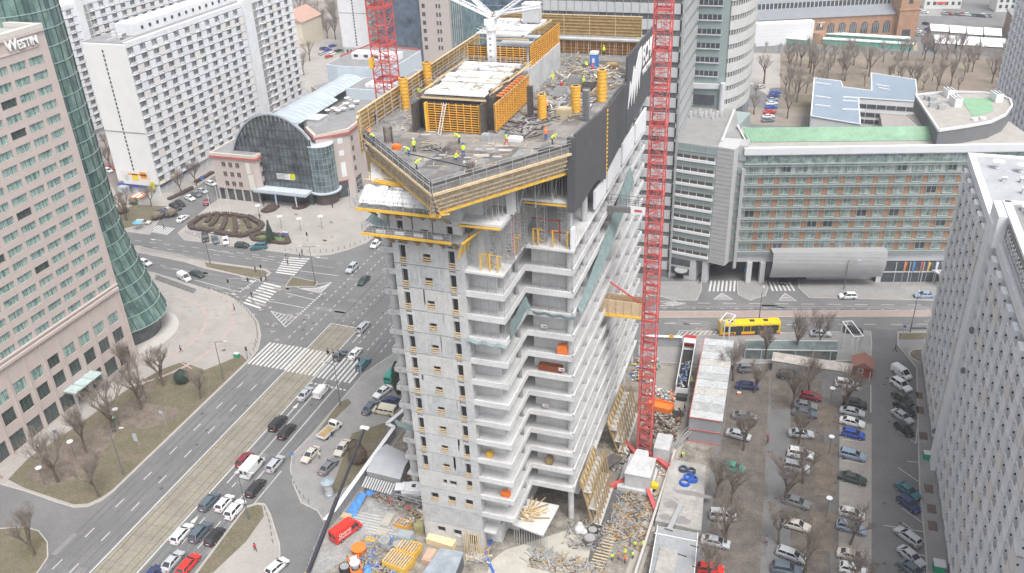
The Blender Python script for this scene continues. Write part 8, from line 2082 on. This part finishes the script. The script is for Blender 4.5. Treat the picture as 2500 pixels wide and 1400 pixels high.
def tray(x,y,a,b,h,m,lab,ang=0.0,name='formwork_stack'):
    u,v=G(x,y); t=top(name,lab,'formwork stack',(u,v,.05)); mb=MB(u,v,ang); mb.box(-a/2,-b/2,.05,a/2,b/2,h*.25); 
    for s in (-1,1): mb.box(-a/2,s*b/2-.06,.05,a/2,s*b/2+.06,h); mb.box(s*a/2-.06,-b/2,.05,s*a/2+.06,b/2,h)
    mb.build('tray',m,t); mb=MB(u,v,ang); n=int(a/.45)
    for i in range(n): mb.box(-a/2+i*a/n,-b/2+.1,h-.25,-a/2+i*a/n+.18,b/2-.1,h+.02)
    mb.build('beams',wood if m is not CF else steel,t); return t
tray(1000,1348,3.4,2.4,1.3,yform,'yellow tray of short beams beside the tower foot',-.1); tray(975,1380,4.2,3.0,1.4,yform,'bigger yellow tray of short beams near the bottom edge',-.15); tray(985,1285,2.6,1.4,.9,CF,'orange lattice tray between rubble and mineral wool pallet',-.15); tray(905,1320,1.6,.7,.4,yform,'small yellow frame on the concrete behind the red van')
crate('pallet','pale timber pallet beside the red van against the fence',*G(832,1268),.05,1.6,1.2,.4,wood,'pallet'); crate('pallet','pale pallet with grey boards in the yard middle',*G(915,1308),.05,2,1.4,.35,mat('grey_board',(.4,.38,.33),.9,var=.1),'pallet'); crate('pallet','long grey board stack beside the steel mesh pile',*G(928,1285),.05,1.4,3,.35,MATS['grey_board'],'board stack')
crate('wool_pallet','olive wrapped pallet near the tower foot',*G(1012,1300),.05,1.7,1.5,1.5,mat('olive_wrap',(.33,.3,.15),.8,var=.15),'pallet'); crate('brick_pallet','pinkish brick pallet left of the dark shed roof',*G(1030,1378),.05,1.6,2.6,1.0,mat('pink_brick',(.48,.33,.25),.9,var=.15),'pallet')
crate('container_bin','grey-blue metal waste bin in the yard',*G(970,1328),.05,2.4,1.7,1.7,mat('bin_steel',(.3,.34,.36),.5,var=.1),'bin')
mb=MB(); a=G(1048,1318);b=G(1112,1338)
for k in range(3):
    for j in range(4): mb.bar((a[0],a[1]-.5*j+.6,.3+.42*k),(b[0],b[1]-.5*j+.6,.3+.42*k),.46,.38)
tag(mb.build('lumber_stack',mat('fresh_lumber',(.68,.53,.34),.8,var=.12,scale=2)),'long stack of fresh pale lumber at the foot of the core wall','lumber stack')
mb=MB(); a=G(1018,1252);b=G(1044,1280)
for j in range(4): mb.bar((a[0]+j*.3,a[1],.2+.15*j),(b[0]+j*.3,b[1],.6+.15*j),.4,.2)
tag(mb.build('lumber_stack',MATS['fresh_lumber']),'short pale boards leaning above the long lumber stack','lumber stack')
def tarp(pts,z,lab):
    mb=MB(); A_,B_,C_,D_=[Vector(G(*p,z*.6)) for p in pts]; n=9; rn=random.Random(int(z*100))
    H=[[z*(.55+.45*sin(pi*i/n))*(.8+.3*rn.random()) if 0<j<n else .1 for j in range(n+1)] for i in range(n+1)]
    g_=lambda i,j:(*(A_.lerp(B_,i/n)).lerp(D_.lerp(C_,i/n),j/n),H[i][j])
    for i in range(n):
        for j in range(n): mb.poly([g_(i,j),g_(i+1,j),g_(i+1,j+1),g_(i,j+1)])
    return tag(mb.build('tarpaulin',mat('tarp_sky',(.1,.28,.6),.45,var=.2,scale=2)),lab,'tarpaulin')
tarp([(880,1198),(898,1203),(868,1256),(843,1250)],1.2,'long bright blue tarpaulin over a stack along the fence'); tarp([(893,1196),(922,1196),(920,1206),(895,1208)],.8,'blue tarpaulin strip beside the corrugated sheets'); tarp([(955,1200),(978,1195),(975,1208),(958,1212)],.8,'small blue tarpaulin by the brown scrap'); tarp([(890,1383),(908,1380),(905,1398),(888,1400)],.6,'small blue sheet at the bottom edge by the orange machine')
blt=mat('hose_blue',(.04,.13,.5),.5,var=.1)
for x,y,r,m,l in ((1682,1165,.8,blt,'middle blue hose coil on the concrete roof'),(1672,1178,.85,blt,'lowest blue hose coil on the concrete roof'),(1692,1170,.75,blt,'right blue hose coil on the concrete roof'),(1668,1145,.7,mat('coil_dark',(.07,.09,.13),.6,var=0),'dark hose coil at the upper left of the blue ones'),(1688,1150,.7,MATS['coil_dark'],'dark blue hose coil above the blue ones')):
    u,v=G(x,y,1.8); mb=MB()
    for k in range(4):
        for i in range(14): a=2*pi*i/14;b=2*pi*(i+1)/14; rr=r-.1*(k%2); mb.bar((u+cos(a)*rr,v+sin(a)*rr,1.6+k*.14),(u+cos(b)*rr,v+sin(b)*rr,1.6+k*.14),.18)
    tag(mb.build('hose_coil',m),l,'hose coil')
t=top('waste_skip','bright orange waste skip filled with grey rubble right of the crane mast','waste skip',(*G(1610,1000),.05)); u,v=G(1612,1003); mb=MB(u,v,-.1); mb.box(-2.4,-1.3,.1,2.4,-1.15,1.7); mb.box(-2.4,1.15,.1,2.4,1.3,1.7); mb.box(-2.4,-1.3,.1,-2.25,1.3,1.7); mb.box(2.25,-1.3,.1,2.4,1.3,1.7); mb.box(-2.3,-1.2,.1,2.3,1.2,1.2)
for i in range(6): mb.box(-2.3+i*.9,-1.38,.1,-2.15+i*.9,-1.3,1.7)
mb.build('body',orangem,t)
mb=MB(u+3.6,v-1.2,-.1); mb.box(-.8,-.8,.05,.8,.8,.9); mb.box(-.7,-.7,.9,.7,.7,.95,1); tag(mb.build('steel_box',[rust,black]),'small rusty open box beside the orange skip','box')
t=top('mixing_tub','round orange mixing tub near the bottom left of the yard','tub',(*G(878,1352),.05)); u,v=t.location.x,t.location.y; mb=MB(); mb.cyl(u,v,.05,1.3,.8,16,r2=1.2); mb.cyl(u,v,1.3,1.32,1.0,16,1); mb.cyl(u,v,1.32,1.42,1.2,16,r2=1.22); mb.build('tub',[orangem,concd],t)
for i in range(4): a=i*pi/2+.4; mb=MB(); mb.bar((u+cos(a)*1.2,v+sin(a)*1.2,0),(u+cos(a)*1.1,v+sin(a)*1.1,1.3),.1); mb.build('leg',orangem,t)
for x,y,r,l,m in ((940,1330,.9,'grey steel drum with an open top behind the red van',steel),(972,1340,.8,'grey tub in front of the metal bin',cor),(843,1395,.9,'black spoked reel at the bottom edge',black),(1440,1325,1.1,'dark round tank lying on the tower apron',mat('tank_dark',(.14,.125,.12),.7,var=.1)),(1447,1305,.9,'black basket of parts on the tower apron',black)):
    u,v=G(x,y); mb=MB(); mb.cyl(u,v,.05,1.1,r,16); mb.cyl(u,v,1.1,1.14,r*.8,16,1); tag(mb.build('steel_drum',[m,concd]),l,'drum')
t=top('concrete_hopper','orange wheeled concrete machine with a white hopper at the bottom edge','machine',(*G(868,1388),.05)); u,v=t.location.x,t.location.y
mb=MB(u,v,-.9); mb.box(-1.8,-.9,.4,1.8,-.75,1.1); mb.box(-1.8,.75,.4,1.8,.9,1.1); mb.box(-1.8,-.9,.4,-1.65,.9,1.1); mb.box(1.65,-.9,.4,1.8,.9,1.1); mb.bar((1.8,0,.7),(3.2,0,.5),.15); mb.build('frame',orangem,t); mb=MB(u,v,-.9); mb.cyl(.2,0,.5,1.5,.6,12,r2=.85); mb.box(-1.4,-.6,.5,-.4,.6,1.3); mb.build('hopper',offw,t)
for sx in (-.9,.9): mb=MB(u,v,-.9); mb.bar((sx,-1.05,.4),(sx,-.85,.4),.8,.8,n=12); mb.build('wheel',tyre,t)
t=top('drilling_rig','white tracked drilling rig with a mast frame at the tower corner','drilling rig',(*G(1005,1212),.05)); u,v=t.location.x,t.location.y
mb=MB(u,v,.25); mb.box(-1.5,-1.1,1.0,2.8,1.1,2.3); mb.box(-2.6,-1.2,2.3,-.9,.6,2.5); mb.box(-.2,-.9,2.3,2.6,.9,2.6); mb.box(.3,-.6,2.6,1.0,.2,2.62,1); mb.build('body',[white,dark],t)
mb=MB(u,v,.25); mb.box(-2.2,-1.4,.1,2.4,-.9,.9); mb.box(-2.2,.9,.1,2.4,1.4,.9); mb.build('tracks',black,t)
mb=MB(); truss(mb,(u-2.4,v-1.2,1.0),(u+3.6,v-2.3,1.6),.7,1.0,.12); truss(mb,(u-3.4,v-1.8,.5),(u-2.6,v+1.5,1.8),.6,.8,.1); mb.build('mast_frame',steel,t)
t=top('white_tent_cover','white lumpy cover over machinery on the tower apron','cover',(*G(1415,1300),.05)); u,v=t.location.x,t.location.y; mb=MB(); mb.ball(u,v,.6,1.0,0,10,6,.9); mb.ball(u+.9,v-.3,.5,.7,0,9,5,.9); mb.ball(u-.2,v+.9,.7,.6,0,9,5,1); mb.build('cover',mat('cover_grey',(.5,.5,.49),.7,var=.2,scale=1.5),t)
mb=MB(); 
for i in range(12): a=lerp(G(1205,1310),G(1185,1355),i/12); b=lerp(G(1205,1310),G(1185,1355),(i+1)/12); mb.bar((*a,.15),(*b,.15),.35)
a=G(1185,1355);b=G(1205,1400); mb.bar((*a,.15),(*b,.15),.35); tag(mb.build('blue_hose',blt),'thick blue hose snaking from the tower ground floor','hose')
pile('timber_pile','row of slanting pallets before the ground floor bay','pallets',*G(1165,1365),.05,40,2,1,[wood,concd,steel],(.8,2),.14,.3)
t=top('yellow_digger','small yellow compactor near the low wall','machine',(*G(1595,1195),.05)); u,v=t.location.x,t.location.y; mb=MB(); mb.ball(u,v,.9,.8,0,10,6,.9); mb.box(u-.2,v-.9,.9,u+.9,v-.1,1.6); mb.build('body',CC['yellow'],t)
for s in (-.5,.5): mb=MB(); mb.bar((u-.2,v+s,.35),(u+.3,v+s,.35),.7,.7,n=10); mb.build('wheel',tyre,t)
P('scrap_pile','orange and blue parts in front of the ballast block','scrap pile',1568,1160,40,2,.5,[orangem,bluem,black],(.6,2),.25,.4)
crate('pipe_frame','red-capped pump stand beside the concrete road',*G(1630,1150),.05,.5,.5,1.4,redm,'pump')
# ---------------- car park structures ----------------
t=top('bike_shelter','long shed with a weathered corrugated roof above the middle parking row','shed',(*G(1960,890),0))
q=[G(1887,862,2.7),G(2082,892,2.7),G(2078,910,2.7),G(1884,880,2.7)]; mb=MB(); mb.prism([lerp(p,G(1980,886,2.7),.03) for p in q],0,2.3); mb.build('walls',concd,t)
mb=MB(); n=44
for i in range(n): f0,f1=i/n,(i+.8)/n; mb.poly([(*lerp(q[0],q[1],f0),3.0),(*lerp(q[0],q[1],f1),3.0),(*lerp(q[3],q[2],f1),2.6),(*lerp(q[3],q[2],f0),2.6)]); mb.poly([(*lerp(q[0],q[1],f1),3.0),(*lerp(q[0],q[1],(i+1)/n),2.95),(*lerp(q[3],q[2],(i+1)/n),2.55),(*lerp(q[3],q[2],f1),2.6)])
mb.build('corrugated_roof',mat('weathered_tin',(.4,.37,.34),.8,var=.3,scale=.6),t)
t=top('advert_wall','dark glazed kiosk row with a light front behind the bare trees','kiosk row',(*G(1950,845),.12)); q=[G(1820,832,2.4),G(2045,834,2.4),G(2045,858,2.4),G(1820,854,2.4)]; mb=MB(); mb.prism(q,.12,2.4); mb.build('glazing',mat('kiosk_glass',(.13,.16,.16),.3,var=.4,scale=.6),t); mb=MB()
for f in (0,.18,.36,.55,.74,.93): a=lerp(q[3],q[2],f); mb.bar((a[0],a[1]-.05,.12),(a[0],a[1]-.05,2.45),.15)
mb.bar((*q[0],2.45),(*q[1],2.45),.2); mb.bar((*q[3],2.45),(*q[2],2.45),.2); mb.build('frame',offw,t)
t=top('guard_hut','small red wooden hut with a pitched brown roof and a white window','hut',(*G(2105,905),.05)); u,v=G(2103,920); mb=MB(); mb.box(u-1.9,v-.3,.05,u+1.9,v+3.2,2.6); mb.build('walls',mat('hut_red',(.3,.075,.05),.8,var=.12,scale=1.5),t); mb=MB(); mb.v+=[(u-2.2,v-.7,2.5),(u+2.2,v-.7,2.5),(u+2.2,v+3.6,2.5),(u-2.2,v+3.6,2.5),(u,v-.7,3.7),(u,v+3.6,3.7)]; mb.f+=[(0,1,4),(1,2,5,4),(2,3,5),(3,0,4,5)]; mb.mi+=[0]*4; mb.build('roof',mat('hut_roof',(.26,.13,.1),.85,var=.1),t); mb=MB(); mb.box(u-.9,v-.36,1.1,u+.1,v-.3,2.1); mb.box(u-.75,v-.38,1.25,u-.05,v-.36,1.95,1); mb.build('window',[white,dglass],t); mb=MB(); mb.bar((u+1.4,v-1.4,0),(u+1.4,v-1.4,2.4),.1); mb.build('porch_post',white,t)
def frame(x,y,w_,h_,ang,lab,z0=0,zz=5):
    u,v=G(x,y); t=top('billboard_frame',lab,'billboard frame',(u,v,z0)); m_=MB(u,v,ang)
    for a in (-w_/2,w_/2): m_.bar((a,0,0),(a,0,zz),.2)
    for s in (-1.0,1.0): 
        m_.bar((-w_/2,s,zz),(w_/2,s,zz),.18)
    for a in (-w_/2,w_/2): m_.bar((a,-1,zz),(a,1,zz),.16); m_.bar((a,-1,zz-h_),(a,-1,zz),.12)
    m_.build('white_frame',white,t); m_=MB(u,v,ang); n=8
    for i in range(n): m_.bar((-w_/2+i*w_/n,1.0,zz-h_),(-w_/2+(i+1)*w_/n,1.0,zz),.08)
    m_.build('lattice',steel,t)
frame(2070,872,6,3,-1.2,'white billboard frame with lattice back above the red hut',.12,7); frame(1772,838,3.4,2.6,1.3,'white billboard frame before the yellow bus',.12,6.5)
t=top('apartment_entrance','round planting bed with an earth disc beside the white block','flower bed',(*G(2246,872),.12)); u,v=G(2250,872); mb=MB(); mb.cyl(u,v,.12,.35,2.6,20); mb.cyl(u,v,.35,.37,2.35,20,1); mb.build('ring',[lp,soil],t)
mb=MB(); 
for i in range(50): 
    f=i/49; a=lerp(G(1600,757),G(2290,760),f); mb.bar((*a,.1),(*a,1.1),.06)
for h in (.6,1.05): mb.bar((*G(1600,757),h),(*G(2290,760),h),.05)
tag(mb.build('median_railing',steel),'thin grey railing along the pink median of the east street','railing')
mb=MB()
for i in range(40):
    f=i/39; a=lerp(G(345,612),G(500,640),f); mb.bar((*a,.1),(*a,1.1),.06)
for h in (.6,1.05): mb.bar((*G(345,612),h),(*G(500,640),h),.05)
tag(mb.build('median_railing',steel),'grey railing on the light median beside the glass drum','railing')
# ---------------- haze ----------------
mb=MB(); mb.box(-900,-60,-1,700,1100,120); hz=mb.build('haze',bpy.data.materials.new('haze_air'),kind='stuff')
hm=hz.data.materials[0]; hm.use_nodes=True; n=hm.node_tree; n.nodes.remove(n.nodes['Principled BSDF']); vp=n.nodes.new('ShaderNodeVolumePrincipled')
vp.inputs['Color'].default_value=(.93,.95,1,1); vp.inputs['Density'].default_value=.00016; vp.inputs['Anisotropy'].default_value=0
n.links.new(vp.outputs[0],n.nodes['Material Output'].inputs['Volume'])
scene.cycles.volume_bounces=1; scene.cycles.volume_step_rate=10; scene.cycles.volume_preview_step_rate=10
